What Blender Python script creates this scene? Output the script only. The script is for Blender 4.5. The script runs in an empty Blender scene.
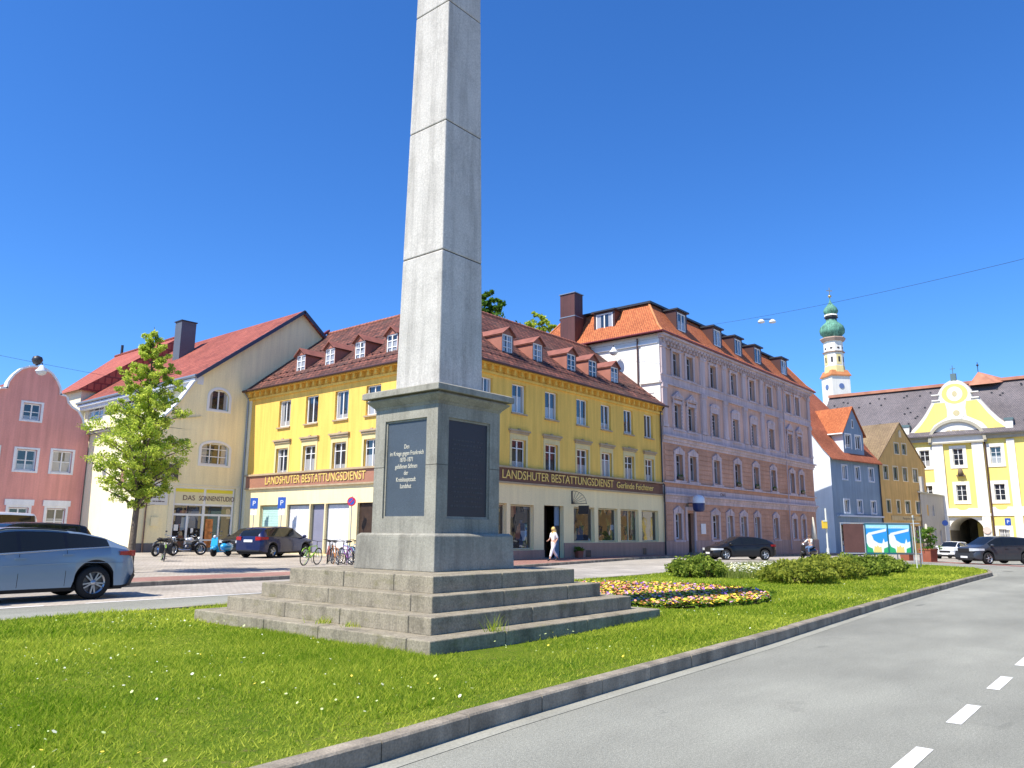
import bpy, bmesh, math, random
import numpy as np
from mathutils import Vector, Matrix
R=random.Random(7)
rad=math.radians
SC=bpy.context.scene
COL=SC.collection
# ------------------------------------------------------------------ world, sun, camera
SUN_AZ=rad(-11)      # direction the light travels in the ground plane
SUN_EL=rad(55)
w=bpy.data.worlds.new("World"); SC.world=w; w.use_nodes=True
nt=w.node_tree; nt.nodes.clear()
out=nt.nodes.new('ShaderNodeOutputWorld'); bg=nt.nodes.new('ShaderNodeBackground'); sky=nt.nodes.new('ShaderNodeTexSky')
sky.sky_type='NISHITA'; sky.sun_disc=False; sky.sun_elevation=SUN_EL
L=Vector((math.cos(SUN_EL)*math.cos(SUN_AZ),math.cos(SUN_EL)*math.sin(SUN_AZ),-math.sin(SUN_EL)))
S=-L
sky.sun_rotation=math.atan2(S.x,S.y)
sky.altitude=400; sky.air_density=1.0; sky.dust_density=0.15; sky.ozone_density=4.0
hs=nt.nodes.new('ShaderNodeHueSaturation'); hs.inputs['Saturation'].default_value=1.18; hs.inputs['Value'].default_value=1.0
nt.links.new(sky.outputs[0],hs.inputs['Color']); gm=nt.nodes.new('ShaderNodeVectorMath'); gm.operation='MULTIPLY'; gm.inputs[1].default_value=(.70,1.0,1.36); nt.links.new(hs.outputs[0],gm.inputs[0]); nt.links.new(gm.outputs[0],bg.inputs[0]); nt.links.new(bg.outputs[0],out.inputs[0])
bg.inputs[1].default_value=0.106
sl=bpy.data.lights.new('sun','SUN'); sl.energy=5.0; sl.angle=rad(.55); sl.color=(1,.94,.84)
so=bpy.data.objects.new('sun',sl); COL.objects.link(so); so.rotation_euler=L.to_track_quat('-Z','Y').to_euler(); so.location=(0,0,60)
SC.view_settings.view_transform='Standard'; SC.view_settings.look='None'; SC.view_settings.exposure=0.62; SC.view_settings.gamma=1
cam=bpy.data.cameras.new('camera'); co=bpy.data.objects.new('camera',cam); COL.objects.link(co); SC.camera=co
cam.sensor_width=36; cam.lens=770/1024*36; cam.clip_end=6000; cam.clip_start=.1
def cammat():
    r=rad(.45); p=math.atan(147.5/770); a=rad(40)
    hd=Vector((math.cos(a),math.sin(a),0)); rt=Vector((math.sin(a),-math.cos(a),0)); up=Vector((0,0,1))
    F=hd*math.cos(p)+up*math.sin(p); U=-hd*math.sin(p)+up*math.cos(p)
    R2=rt*math.cos(r)+U*math.sin(r); U2=U*math.cos(r)-rt*math.sin(r)
    m=Matrix.Identity(4)
    for i in range(3): m[i][0]=R2[i]; m[i][1]=U2[i]; m[i][2]=-F[i]
    m[2][3]=1.6
    return m
co.matrix_world=cammat()
SC.cycles.use_denoising=True
SC.cycles.max_bounces=6
# ------------------------------------------------------------------ materials
def nodes(name):
    m=bpy.data.materials.new(name); m.use_nodes=True; t=m.node_tree
    b=t.nodes['Principled BSDF']; return m,t,b
def N(t,ty,**k):
    n=t.nodes.new(ty)
    for a,v in k.items():
        if a in n.inputs.keys() if hasattr(n.inputs,'keys') else False: n.inputs[a].default_value=v
        else: setattr(n,a,v)
    return n
def noise(t,coord,sc,det=3,rough=.5,vec=(1,1,1)):
    mp=t.nodes.new('ShaderNodeMapping'); mp.inputs['Scale'].default_value=vec
    t.links.new(coord,mp.inputs[0])
    n=t.nodes.new('ShaderNodeTexNoise'); n.inputs['Scale'].default_value=sc; n.inputs['Detail'].default_value=det; n.inputs['Roughness'].default_value=rough
    t.links.new(mp.outputs[0],n.inputs['Vector']); return n.outputs['Fac']
def mrange(t,v,a,b,c,d):
    n=t.nodes.new('ShaderNodeMapRange'); n.inputs[1].default_value=a; n.inputs[2].default_value=b; n.inputs[3].default_value=c; n.inputs[4].default_value=d
    t.links.new(v,n.inputs[0]); return n.outputs[0]
def mul(t,a,b,op='MULTIPLY'):
    n=t.nodes.new('ShaderNodeMath'); n.operation=op
    for i,x in enumerate((a,b)):
        if isinstance(x,(int,float)): n.inputs[i].default_value=x
        else: t.links.new(x,n.inputs[i])
    return n.outputs[0]
def mix(t,f,a,b,mode='MIX'):
    n=t.nodes.new('ShaderNodeMix'); n.data_type='RGBA'; n.blend_type=mode
    if isinstance(f,(int,float)): n.inputs[0].default_value=f
    else: t.links.new(f,n.inputs[0])
    for i,x in ((6,a),(7,b)):
        if isinstance(x,tuple): n.inputs[i].default_value=(*x[:3],1)
        else: t.links.new(x,n.inputs[i])
    return n.outputs[2]
def scalecol(t,col,f):
    n=t.nodes.new('ShaderNodeVectorMath'); n.operation='SCALE'
    if isinstance(col,tuple): n.inputs[0].default_value=col[:3]
    else: t.links.new(col,n.inputs[0])
    t.links.new(f,n.inputs['Scale']); return n.outputs[0]
def bump(t,b,h,strength,dist=.02):
    n=t.nodes.new('ShaderNodeBump'); n.inputs['Strength'].default_value=strength; n.inputs['Distance'].default_value=dist
    t.links.new(h,n.inputs['Height']); t.links.new(n.outputs[0],b.inputs['Normal'])
MC={}
def mat(name,col,rough=.85,var=.1,sc=.6,fine=.06,fsc=25,bmp=.25,bsc=50,streak=0,spec=.3,metal=0,coat=0,bd=.01):
    if name in MC: return MC[name]
    m,t,b=nodes(name); MC[name]=m
    tc=t.nodes.new('ShaderNodeTexCoord').outputs['Object']
    f=mrange(t,noise(t,tc,sc,4),.3,.7,1-var,1+var)
    if fine: f=mul(t,f,mrange(t,noise(t,tc,fsc,2),.3,.7,1-fine,1+fine))
    if streak: f=mul(t,f,mrange(t,noise(t,tc,1.0,4,.6,(3.5,3.5,.25)),.35,.7,1,1-streak))
    c=scalecol(t,col,f); t.links.new(c,b.inputs['Base Color'])
    b.inputs['Roughness'].default_value=rough; b.inputs['Specular IOR Level'].default_value=spec; b.inputs['Metallic'].default_value=metal
    if coat: b.inputs['Coat Weight'].default_value=coat; b.inputs['Coat Roughness'].default_value=.04
    if bmp: bump(t,b,noise(t,tc,bsc,3),bmp,bd)
    return m
def plain(name,col,rough=.5,spec=.4,metal=0,coat=0,emit=0):
    if name in MC: return MC[name]
    m,t,b=nodes(name); MC[name]=m
    b.inputs['Base Color'].default_value=(*col,1); b.inputs['Roughness'].default_value=rough; b.inputs['Specular IOR Level'].default_value=spec; b.inputs['Metallic'].default_value=metal
    if coat: b.inputs['Coat Weight'].default_value=coat; b.inputs['Coat Roughness'].default_value=.03
    return m
def tilemat(name,c1,c2,mortar,bw=.2,rh=.28,ms=.012,var=.2,rough=.8,bmp=.6,sc=.5,off=.5,coord='UV',bd=.03,fine=.1,fsc=20,moss=None,mossamt=.6):
    if name in MC: return MC[name]
    m,t,b=nodes(name); MC[name]=m
    tcn=t.nodes.new('ShaderNodeTexCoord'); uv=tcn.outputs[coord]; ob=tcn.outputs['Object']
    br=t.nodes.new('ShaderNodeTexBrick'); br.offset=off
    for k,v in (('Scale',1),('Brick Width',bw),('Row Height',rh),('Mortar Size',ms),('Mortar Smooth',.3),('Bias',0)): br.inputs[k].default_value=v
    br.inputs['Color1'].default_value=(*c1,1); br.inputs['Color2'].default_value=(*c2,1); br.inputs['Mortar'].default_value=(*mortar,1)
    t.links.new(uv,br.inputs['Vector'])
    f=mul(t,mrange(t,noise(t,ob,sc,5),.3,.7,1-var,1+var),mrange(t,noise(t,ob,fsc,2),.3,.7,1-fine,1+fine))
    c=scalecol(t,br.outputs['Color'],f)
    if moss: c=mix(t,mrange(t,noise(t,ob,.35,6,.65),.5,.75,0,mossamt),c,moss)
    t.links.new(c,b.inputs['Base Color']); b.inputs['Roughness'].default_value=rough; b.inputs['Specular IOR Level'].default_value=.25
    h=mul(t,mul(t,br.outputs['Fac'],-1),mul(t,noise(t,ob,40,2),.3),'ADD')
    bump(t,b,h,bmp,bd)
    return m
# ------------------------------------------------------------------ mesh builder
class MB:
    def __init__(s,xf=None): s.v=[]; s.f=[]; s.sm=[]; s.xf=xf
    def cut(s):
        s.cuts=getattr(s,'cuts',[]); s.cuts.append((len(s.v),len(s.f)))
    def split(s,name,m,parent=None,bevel=0):
        c=getattr(s,'cuts',[(0,0)]); ends=c[1:]+[(len(s.v),len(s.f))]; res=[]
        for (a,fa),(b,fb) in zip(c,ends):
            if fb<=fa: continue
            q=MB(); q.v=s.v[a:b]; q.f=[tuple(i-a for i in f) for f in s.f[fa:fb]]; q.sm=s.sm[fa:fb]; res.append(q.build(name,m,parent,bevel=bevel))
        return res
    def face(s,pts,smooth=False):
        i=len(s.v)
        for p in pts:
            s.v.append(tuple(s.xf(p)) if s.xf else tuple(p))
        s.f.append(tuple(range(i,i+len(pts)))); s.sm.append(smooth)
    def mesh(s,verts,faces,smooth=False):
        i=len(s.v)
        s.v+= [tuple(s.xf(p)) if s.xf else tuple(p) for p in verts]
        for f in faces: s.f.append(tuple(i+k for k in f)); s.sm.append(smooth)
    def box(s,x0,x1,y0,y1,z0,z1):
        v=[(x0,y0,z0),(x1,y0,z0),(x1,y1,z0),(x0,y1,z0),(x0,y0,z1),(x1,y0,z1),(x1,y1,z1),(x0,y1,z1)]
        s.mesh(v,[(0,3,2,1),(4,5,6,7),(0,1,5,4),(1,2,6,5),(2,3,7,6),(3,0,4,7)])
    def frustum(s,cx,cy,a0,b0,z0,a1,b1,z1):
        v=[(cx-a0,cy-b0,z0),(cx+a0,cy-b0,z0),(cx+a0,cy+b0,z0),(cx-a0,cy+b0,z0),(cx-a1,cy-b1,z1),(cx+a1,cy-b1,z1),(cx+a1,cy+b1,z1),(cx-a1,cy+b1,z1)]
        s.mesh(v,[(0,3,2,1),(4,5,6,7),(0,1,5,4),(1,2,6,5),(2,3,7,6),(3,0,4,7)])
    def prism(s,poly,y0,y1):          # poly in (x,z), extruded along y (front at y0)
        n=len(poly); v=[(x,y0,z) for x,z in poly]+[(x,y1,z) for x,z in poly]
        s.mesh(v,[tuple(range(n)),tuple(range(2*n-1,n-1,-1))]+[(i,n+i,n+(i+1)%n,(i+1)%n) for i in range(n)])
    def prismz(s,poly,z0,z1):
        n=len(poly); v=[(x,y,z0) for x,y in poly]+[(x,y,z1) for x,y in poly]
        s.mesh(v,[tuple(range(n-1,-1,-1)),tuple(range(n,2*n))]+[(i,(i+1)%n,n+(i+1)%n,n+i) for i in range(n)])
    def slab(s,pts,th):               # planar polygon with thickness downward along z
        n=len(pts); v=[tuple(p) for p in pts]+[(p[0],p[1],p[2]-th) for p in pts]
        s.mesh(v,[tuple(range(n)),tuple(range(2*n-1,n-1,-1))]+[(i,n+i,n+(i+1)%n,(i+1)%n) for i in range(n)])
    def tube(s,p,q,r,r2=None,n=8,caps=True,smooth=True):
        p=Vector(p); q=Vector(q); r2=r if r2 is None else r2; d=(q-p)
        if d.length<1e-6: return
        d.normalize(); a=d.orthogonal().normalized(); b=d.cross(a)
        vs=[];
        for c,rr in ((p,r),(q,r2)):
            for i in range(n):
                t=2*math.pi*i/n; vs.append(tuple(c+a*math.cos(t)*rr+b*math.sin(t)*rr))
        s.mesh(vs,[(i,(i+1)%n,n+(i+1)%n,n+i) for i in range(n)],smooth)
        if caps: s.mesh(vs,[tuple(range(n-1,-1,-1)),tuple(range(n,2*n))])
    def path(s,pts,r,n=6):
        for a,b in zip(pts,pts[1:]): s.tube(a,b,r,r,n)
    def lathe(s,prof,c,n=16,axis='z',smooth=True,a0=0,a1=2*math.pi):
        cx,cy,cz=c; full=abs(a1-a0-2*math.pi)<1e-6; m=n if full else n+1; vs=[]
        for r,h in prof:
            for i in range(m):
                t=a0+(a1-a0)*i/n; x,y=math.cos(t)*r,math.sin(t)*r
                if axis=='z': vs.append((cx+x,cy+y,cz+h))
                elif axis=='y': vs.append((cx+x,cy+h,cz+y))
                else: vs.append((cx+h,cy+x,cz+y))
        fs=[]
        for k in range(len(prof)-1):
            for i in range(n if full else n):
                j=(i+1)%m
                fs.append((k*m+i,k*m+j,(k+1)*m+j,(k+1)*m+i))
        s.mesh(vs,fs,smooth)
    def ball(s,c,r,n=10,sz=1):
        prof=[(math.sin(math.pi*k/(n//2+2))*r,-math.cos(math.pi*k/(n//2+2))*r*sz) for k in range(n//2+3)]
        s.lathe(prof,c,n)
    def data(s,name,m=None):
        me=bpy.data.meshes.new(name); me.from_pydata(s.v,[],s.f)
        me.polygons.foreach_set('use_smooth',s.sm)
        uv=me.uv_layers.new(name='UVMap')
        co=np.empty(len(me.vertices)*3); me.vertices.foreach_get('co',co); co=co.reshape(-1,3)
        nr=np.empty(len(me.polygons)*3); me.polygons.foreach_get('normal',nr); nr=nr.reshape(-1,3)
        li=np.empty(len(me.loops),dtype=np.int32); me.loops.foreach_get('vertex_index',li)
        lt=np.empty(len(me.polygons),dtype=np.int32); me.polygons.foreach_get('loop_total',lt)
        fn=np.repeat(nr,lt,axis=0); P=co[li]
        up=np.array([0,0,1.]); T=np.cross(up,fn); ln=np.linalg.norm(T,axis=1,keepdims=True); flat=ln[:,0]<.2
        T=np.where(ln>1e-6,T/np.maximum(ln,1e-6),0); T[flat]=[1,0,0]
        B=np.cross(fn,T); B[flat]=[0,1,0]
        U=np.stack([(P*T).sum(1),(P*B).sum(1)],1).astype(np.float32)
        uv.data.foreach_set('uv',U.ravel())
        if m: me.materials.append(m)
        return me
    def build(s,name,m,parent=None,loc=(0,0,0),rz=0,bevel=0):
        me=s.data(name,m); return obj(name,me,parent,loc,rz,bevel)
def obj(name,me,parent=None,loc=(0,0,0),rz=0,bevel=0):
    o=bpy.data.objects.new(name,me); COL.objects.link(o); o.location=loc; o.rotation_euler=(0,0,rz)
    if parent: o.parent=parent
    if bevel:
        b=o.modifiers.new('bevel','BEVEL'); b.width=bevel; b.segments=2; b.limit_method='ANGLE'
    return o
def tag(o,label=None,cat=None,group=None,kind=None):
    if label: o['label']=label
    if cat: o['category']=cat
    if group: o['group']=group
    if kind: o['kind']=kind
    return o
def thing(name,label,cat,loc=(0,0,0),rz=0,group=None):
    o=bpy.data.objects.new(name,None); COL.objects.link(o); o.location=loc; o.rotation_euler=(0,0,rz); o.empty_display_size=.3
    return tag(o,label,cat,group)
def copy_tree(o,parent=None):
    c=o.copy(); COL.objects.link(c)
    if parent: c.parent=parent
    for ch in list(o.children): copy_tree(ch,c)
    return c
def text(s,size,m,parent,loc,rot,extrude=.01,align='CENTER',sx=1,name='lettering',width=None):
    cu=bpy.data.curves.new('t','FONT'); cu.body=s; cu.size=size; cu.extrude=extrude; cu.align_x=align; cu.align_y='CENTER'; cu.space_line=1.05
    o=bpy.data.objects.new('t',cu); COL.objects.link(o)
    dg=bpy.context.evaluated_depsgraph_get(); me=bpy.data.meshes.new_from_object(o.evaluated_get(dg)); me.name=name
    bpy.data.objects.remove(o); bpy.data.curves.remove(cu)
    if width: xs_=[v.co.x for v in me.vertices]; sx=width/(max(xs_)-min(xs_))
    for v in me.vertices: v.co.x*=sx
    me.materials.clear(); me.materials.append(m)
    t=bpy.data.objects.new(name,me); COL.objects.link(t); t.parent=parent; t.location=loc; t.rotation_euler=rot
    return t
def rotm(th,ox=0,oy=0):
    c,s_=math.cos(th),math.sin(th)
    return lambda p:(ox+p[0]*c-p[1]*s_, oy+p[0]*s_+p[1]*c, p[2])
# wall with rectangular openings, front at y=0 facing -y, reveals go inward
def wall(mb,u0,u1,z0,z1,ops=(),rev=.2,y=0):
    us=sorted({u0,u1,*[max(u0,min(u1,a)) for o in ops for a in (o[0],o[1])]}); zs=sorted({z0,z1,*[max(z0,min(z1,a)) for o in ops for a in (o[2],o[3])]})
    for a,b in zip(us,us[1:]):
        if b-a<1e-4: continue
        run=None
        for c,d in zip(zs,zs[1:]):
            cu,cz=(a+b)/2,(c+d)/2
            hit=any(o[0]<cu<o[1] and o[2]<cz<o[3] for o in ops)
            if hit:
                if run: mb.face([(a,y,run[0]),(b,y,run[0]),(b,y,run[1]),(a,y,run[1])]); run=None
            else: run=(run[0],d) if run else (c,d)
        if run: mb.face([(a,y,run[0]),(b,y,run[0]),(b,y,run[1]),(a,y,run[1])])
    for a,b,c,d in [o[:4] for o in ops]:
        r=y+rev
        mb.face([(a,y,c),(a,y,d),(a,r,d),(a,r,c)]); mb.face([(b,y,c),(b,r,c),(b,r,d),(b,y,d)])
        mb.face([(a,y,c),(a,r,c),(b,r,c),(b,y,c)]); mb.face([(a,y,d),(b,y,d),(b,r,d),(a,r,d)])
# ------------------------------------------------------------------ shared materials
def stucco(name,col,streak=.12,var=.06): return mat(name,col,.9,var,.35,.05,14,.35,90,streak,.2)
M_white=plain('white_paint',(.78,.78,.76),.45)
M_wood=mat('dark_door_wood',(.05,.03,.02),.5,.2,3)
M_metal=plain('grey_metal',(.25,.26,.27),.4,.5,.8)
M_dark=plain('dark_metal',(.03,.03,.035),.45,.5)
M_black=plain('black_rubber',(.018,.018,.018),.75,.3)
M_copper=plain('brown_sheet_metal',(.09,.045,.04),.45,.4,.3)
M_zinc=plain('zinc_sheet',(.32,.34,.36),.4,.5,.6)
def glassmat(name,dark=(.015,.02,.028),curt=(.55,.55,.55),amt=1.0,rough=.03,hue=None):
    m,t,b=nodes(name)
    tcn=t.nodes.new('ShaderNodeTexCoord'); ob=tcn.outputs['Object']; oi=t.nodes.new('ShaderNodeObjectInfo').outputs['Random']
    sp=t.nodes.new('ShaderNodeSeparateXYZ'); t.links.new(ob,sp.inputs[0])
    ax=mul(t,sp.outputs[0],0,'ADD'); a=t.nodes.new('ShaderNodeMath'); a.operation='ABSOLUTE'; t.links.new(ax,a.inputs[0])
    th=mrange(t,oi,0,1,.12,.75)                        # how far the curtain is drawn
    side=mul(t,a.outputs[0],th,'GREATER_THAN')
    r2=mul(t,mul(t,oi,7.31),1,'MODULO'); low=mul(t,sp.outputs[2],mrange(t,r2,0,1,-.3,1.1),'LESS_THAN')
    c=mul(t,mul(t,side,low,'MAXIMUM'),amt)
    wv=t.nodes.new('ShaderNodeTexWave'); wv.inputs['Scale'].default_value=4.5; wv.inputs['Distortion'].default_value=1.2; t.links.new(ob,wv.inputs[0])
    cc=scalecol(t,curt,mrange(t,wv.outputs['Fac'],0,1,.6,1))
    col=mix(t,mul(t,c,.75),dark,cc); t.links.new(col,b.inputs['Base Color'])
    b.inputs['Roughness'].default_value=rough; b.inputs['IOR'].default_value=1.7; b.inputs['Specular IOR Level'].default_value=.7
    nz=noise(t,ob,1.3,2); bump(t,b,nz,.12,.02)
    return m
M_pane=glassmat('window_glass')
M_pane2=glassmat('window_glass_clear',amt=.35)
M_shop=glassmat('shop_glass',(.02,.018,.02),(.4,.4,.42),.25,.015)
def display(m):   # goods and hangings standing behind the shop glass
    t=m.node_tree; b=t.nodes['Principled BSDF']; ob=t.nodes.new('ShaderNodeTexCoord').outputs['Object']
    oi=t.nodes.new('ShaderNodeObjectInfo').outputs['Random']; ad=t.nodes.new('ShaderNodeVectorMath'); ad.operation='ADD'; cx=t.nodes.new('ShaderNodeCombineXYZ'); t.links.new(mul(t,oi,37.0),cx.inputs[0]); t.links.new(mul(t,oi,11.0),cx.inputs[2]); t.links.new(ob,ad.inputs[0]); t.links.new(cx.outputs[0],ad.inputs[1])
    old=b.inputs['Base Color'].links[0].from_socket
    r=t.nodes.new('ShaderNodeValToRGB'); r.color_ramp.interpolation='CONSTANT'; e=r.color_ramp.elements; e[0].color=(.015,.012,.012,1); e[1].position=.45; e[1].color=(.22,.10,.06,1)
    for ps,c in ((.55,(.03,.05,.09,1)),(.66,(.42,.34,.2,1)),(.72,(.02,.02,.02,1)),(.84,(.25,.32,.38,1)),(.9,(.05,.09,.03,1))):
        q=e.new(ps); q.color=c
    v=t.nodes.new('ShaderNodeTexVoronoi'); v.distance='CHEBYCHEV'; v.inputs['Scale'].default_value=2.1
    mp=t.nodes.new('ShaderNodeMapping'); mp.inputs['Scale'].default_value=(1.3,.01,.8); t.links.new(ad.outputs[0],mp.inputs[0]); t.links.new(mp.outputs[0],v.inputs['Vector'])
    sp=t.nodes.new('ShaderNodeSeparateColor'); t.links.new(v.outputs['Color'],sp.inputs[0]); t.links.new(sp.outputs[0],r.inputs[0])
    t.links.new(mix(t,.8,old,r.outputs[0]),b.inputs['Base Color'])
display(M_shop)
WC={}
def win(parent,u,z,w,h,kind='two',th=0,xf=None,depth=.14,frame=M_white,pane=None,sill=None,label=None,fw=.07):
    """window whose bottom centre is at facade position u, z; th = facade rotation, xf maps (u,y,z) to the parent's space"""
    key=(round(w,2),round(h,2),kind,frame.name,(pane or M_pane).name,sill.name if sill else '',fw,depth)
    if key not in WC:
        b=MB(); t=.06
        b.box(-w/2,-w/2+fw,0,t,0,h); b.box(w/2-fw,w/2,0,t,0,h); b.box(-w/2+fw,w/2-fw,0,t,0,fw*1.2); b.box(-w/2+fw,w/2-fw,0,t,h-fw,h)
        if kind in('two','cross','six','three','t'): b.box(-fw*.55,fw*.55,-.012,t-.005,fw*1.2,h-fw)
        bars=[]
        if kind=='cross': bars=[.5]
        if kind=='six': bars=[.36,.68]
        if kind=='t': bars=[.7]
        for q in bars:
            b.box(-w/2+fw,-fw*.55,-.006,t-.01,h*q-.022,h*q+.022); b.box(fw*.55,w/2-fw,-.006,t-.01,h*q-.022,h*q+.022)
        if kind=='grid':
            for q in (1/3,2/3): b.box(-w/2+w*q-.03,-w/2+w*q+.03,-.01,t-.005,fw*1.2,h-fw)
            for q in (.38,.72): b.box(-w/2+fw,w/2-fw,-.004,t-.012,h*q-.025,h*q+.025)
        p=MB(); p.face([(-w/2+fw*.5,t*.6,fw*.5),(w/2-fw*.5,t*.6,fw*.5),(w/2-fw*.5,t*.6,h-fw*.5),(-w/2+fw*.5,t*.6,h-fw*.5)])
        s_=None
        if sill:
            s_=MB(); s_.box(-w/2-.08,w/2+.08,-depth-.1,0,-.09,-.003)
            s_=s_.data('sill',sill)
        WC[key]=(b.data('window',frame),p.data('pane',pane or M_pane),s_)
    fm,pm,sm=WC[key]
    q=xf((u,depth,z)) if xf else (u,depth,z)
    o=obj('window',fm,parent,q,th)
    pn=obj('pane',pm,o); pn.rotation_euler=(R.uniform(-.022,.022),0,R.uniform(-.03,.03))
    if sm: obj('sill',sm,o)
    if label: o['label']=label
    return o

def worn_lines(parent,m,x0,x1,y,ztop,n,step,h,seed):
    """rows of worn, unreadable raised lettering"""
    r=random.Random(seed); b=MB()
    for k in range(n):
        ins=r.uniform(0,.25)*(x1-x0); x=x0+ins*.5; e=x1-ins*.5; z=ztop-k*step
        while x<e:
            w_=r.uniform(.5,2.6)*h; b.box(x,min(e,x+w_),y-.004,y,z-h*.5,z+h*r.uniform(.1,.5)); x+=w_+h*r.uniform(.25,.7)
    o=b.build('lettering',m,parent); o['kind']='stuff'; return o
# ------------------------------------------------------------------ ground levels
def G(x): return 0 if x<45 else (-.0125*(x-45) if x<112 else -.0125*67)
def P(x,y): return G(x)+.12+.0068*(max(22.2,min(y,60))-22.2)
def sheet(name,poly,zf,m,breaksx=(45,112),breaksy=(),kind='structure',th=0,cell=None):
    bm=bmesh.new(); vs=[bm.verts.new((x,y,0)) for x,y in poly]; bm.faces.new(vs)
    cuts=[(x,0) for x in breaksx]+[(y,1) for y in breaksy]
    for v,ax in cuts:
        n=(1,0,0) if ax==0 else (0,1,0); c=(v,0,0) if ax==0 else (0,v,0)
        bmesh.ops.bisect_plane(bm,geom=bm.verts[:]+bm.edges[:]+bm.faces[:],plane_co=c,plane_no=n)
    bmesh.ops.triangulate(bm,faces=bm.faces[:]); bm.normal_update()
    for f in bm.faces:
        if f.normal.z<0: f.normal_flip()
    for v in bm.verts: v.co.z=zf(v.co.x,v.co.y)
    me=bpy.data.meshes.new(name); bm.to_mesh(me); bm.free()
    uv=me.uv_layers.new(name='UVMap')
    for l in me.loops: uv.data[l.index].uv=me.vertices[l.vertex_index].co.xy
    me.materials.append(m); o=obj(name,me); tag(o,kind=kind); return o
# ground materials
def asphalt():
    m,t,b=nodes('asphalt'); ob=t.nodes.new('ShaderNodeTexCoord').outputs['Object']
    f=mrange(t,noise(t,ob,.22,4,.6,(.35,1.6,1)),.3,.7,.88,1.12)       # wheel-track bands along the lane
    f=mul(t,f,mrange(t,noise(t,ob,110,2,.7),.3,.7,.6,1.4))
    v=t.nodes.new('ShaderNodeTexVoronoi'); v.inputs['Scale'].default_value=150; t.links.new(ob,v.inputs['Vector'])
    f=mul(t,f,mrange(t,v.outputs['Distance'],0,.7,1.12,.9))
    f=mul(t,f,mrange(t,noise(t,ob,1.1,5,.7),.62,.74,1,.82))
    f=mul(t,f,mrange(t,noise(t,ob,38,3,.8),.32,.68,.80,1.2)); f=mul(t,f,mrange(t,noise(t,ob,.55,5,.65,(.5,1,1)),.35,.65,.84,1.12))
    f=mul(t,f,mrange(t,noise(t,ob,.8,2,.5,(.35,1.4,1)),.70,.73,1,.62))
    c=scalecol(t,(.275,.272,.222),f)
    # fine cracks and small repaired spots
    v2=t.nodes.new('ShaderNodeTexVoronoi'); v2.feature='DISTANCE_TO_EDGE'; v2.inputs['Scale'].default_value=.42
    mp=t.nodes.new('ShaderNodeVectorMath'); mp.operation='ADD'
    nz=t.nodes.new('ShaderNodeTexNoise'); nz.inputs['Scale'].default_value=1.6; nz.inputs['Detail'].default_value=5; t.links.new(ob,nz.inputs['Vector'])
    sc=t.nodes.new('ShaderNodeVectorMath'); sc.operation='SCALE'; sc.inputs['Scale'].default_value=1.1; t.links.new(nz.outputs['Color'],sc.inputs[0])
    t.links.new(ob,mp.inputs[0]); t.links.new(sc.outputs[0],mp.inputs[1]); t.links.new(mp.outputs[0],v2.inputs['Vector'])
    cr=mul(t,mrange(t,v2.outputs['Distance'],0,.004,1,0),mrange(t,noise(t,ob,.18,2),.54,.6,0,.35))
    c=mix(t,cr,c,(.05,.05,.05))
    t.links.new(c,b.inputs['Base Color']); b.inputs['Roughness'].default_value=.82; b.inputs['Specular IOR Level'].default_value=.35
    bump(t,b,mul(t,noise(t,ob,170,2),v.outputs['Distance'],'ADD'),.5,.006)
    return m
M_asph=asphalt()
M_paveroad=tilemat('stone_paving',(.42,.385,.33),(.34,.31,.265),(.2,.18,.15),.9,.6,.02,.16,.8,.35,.35,coord='UV',bd=.01)
M_setts=tilemat('granite_setts',(.42,.375,.31),(.34,.30,.25),(.29,.25,.20),.16,.15,.010,.28,.8,.5,.4,coord='UV',bd=.01)
M_red=tilemat('red_pavers',(.36,.19,.15),(.29,.15,.12),(.17,.12,.1),.24,.12,.008,.15,.8,.4,.4,coord='UV',bd=.008)
M_kerb=mat('kerb_granite',(.31,.265,.20),.85,.32,2.5,.2,60,.6,45,.45)
M_gutter=mat('gutter_concrete',(.30,.295,.243),.85,.12,1.5,.15,40,.4,60)
M_paint=mat('road_paint',(.78,.77,.72),.7,.12,3,.1,60,.3,80)
M_ground=mat('far_ground',(.3,.28,.24),.9,.15,.02,.1,.5,0)
# base ground to the horizon
sheet('ground',[(-1500,-1500),(1500,-1500),(1500,1500),(-1500,1500)],lambda x,y:G(x)-.03,M_ground)
IS_FRONT=[(-14,4.3),(0,4.33),(3.7,4.40),(5.2,4.5),(7.2,4.56),(11.3,4.66),(14.7,4.84),(19.9,5.09),(30.2,5.42),(36.5,5.55)]
IS_NOSE=[(38.6,5.9),(40.2,6.8),(41.6,8.1),(42.3,9.4),(42.1,11),(40.6,12.5),(38,13.6),(35,14.2)]
IS_BACK=[(27.4,14.55),(21,14.45),(8,14.6),(0,14.5),(-14,14.5)]
ISLE=IS_FRONT+IS_NOSE+IS_BACK
sheet('road',[(-60,-4.2),(112,-4.2),(112,4),(42,22),(27,22.3),(14.5,22.3),(14.5,17.95),(-60,18.6)],lambda x,y:G(x)+.0,M_asph)
sheet('paved_road',[(14.5,13.8),(46,13.8),(57,13.4),(90,15),(90,24.9),(42,24.75),(27,22.35),(14.5,22.3)],lambda x,y:G(x)+.004,M_paveroad)
sheet('parking_bay_paving',[(-60,18.62),(14.5,17.95),(14.5,22.3),(-60,22.3)],lambda x,y:.004,M_setts)
sheet('square_paving',[(57,13.4),(112.2,2),(112.2,25),(90,25),(90,15)],lambda x,y:G(x)+.008,M_setts)
sheet('crossing_strip',[(47,3),(49.2,3),(60,12.2),(57.5,13.2)],lambda x,y:G(x)+.012,M_red)
PL=[(-60,22.45),(27,22.45),(42,24.9),(86,25.05),(112.3,25.05),(112.3,80),(-60,80)]
sheet('plaza_paving',PL,P,M_setts,breaksy=(60,))
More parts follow.
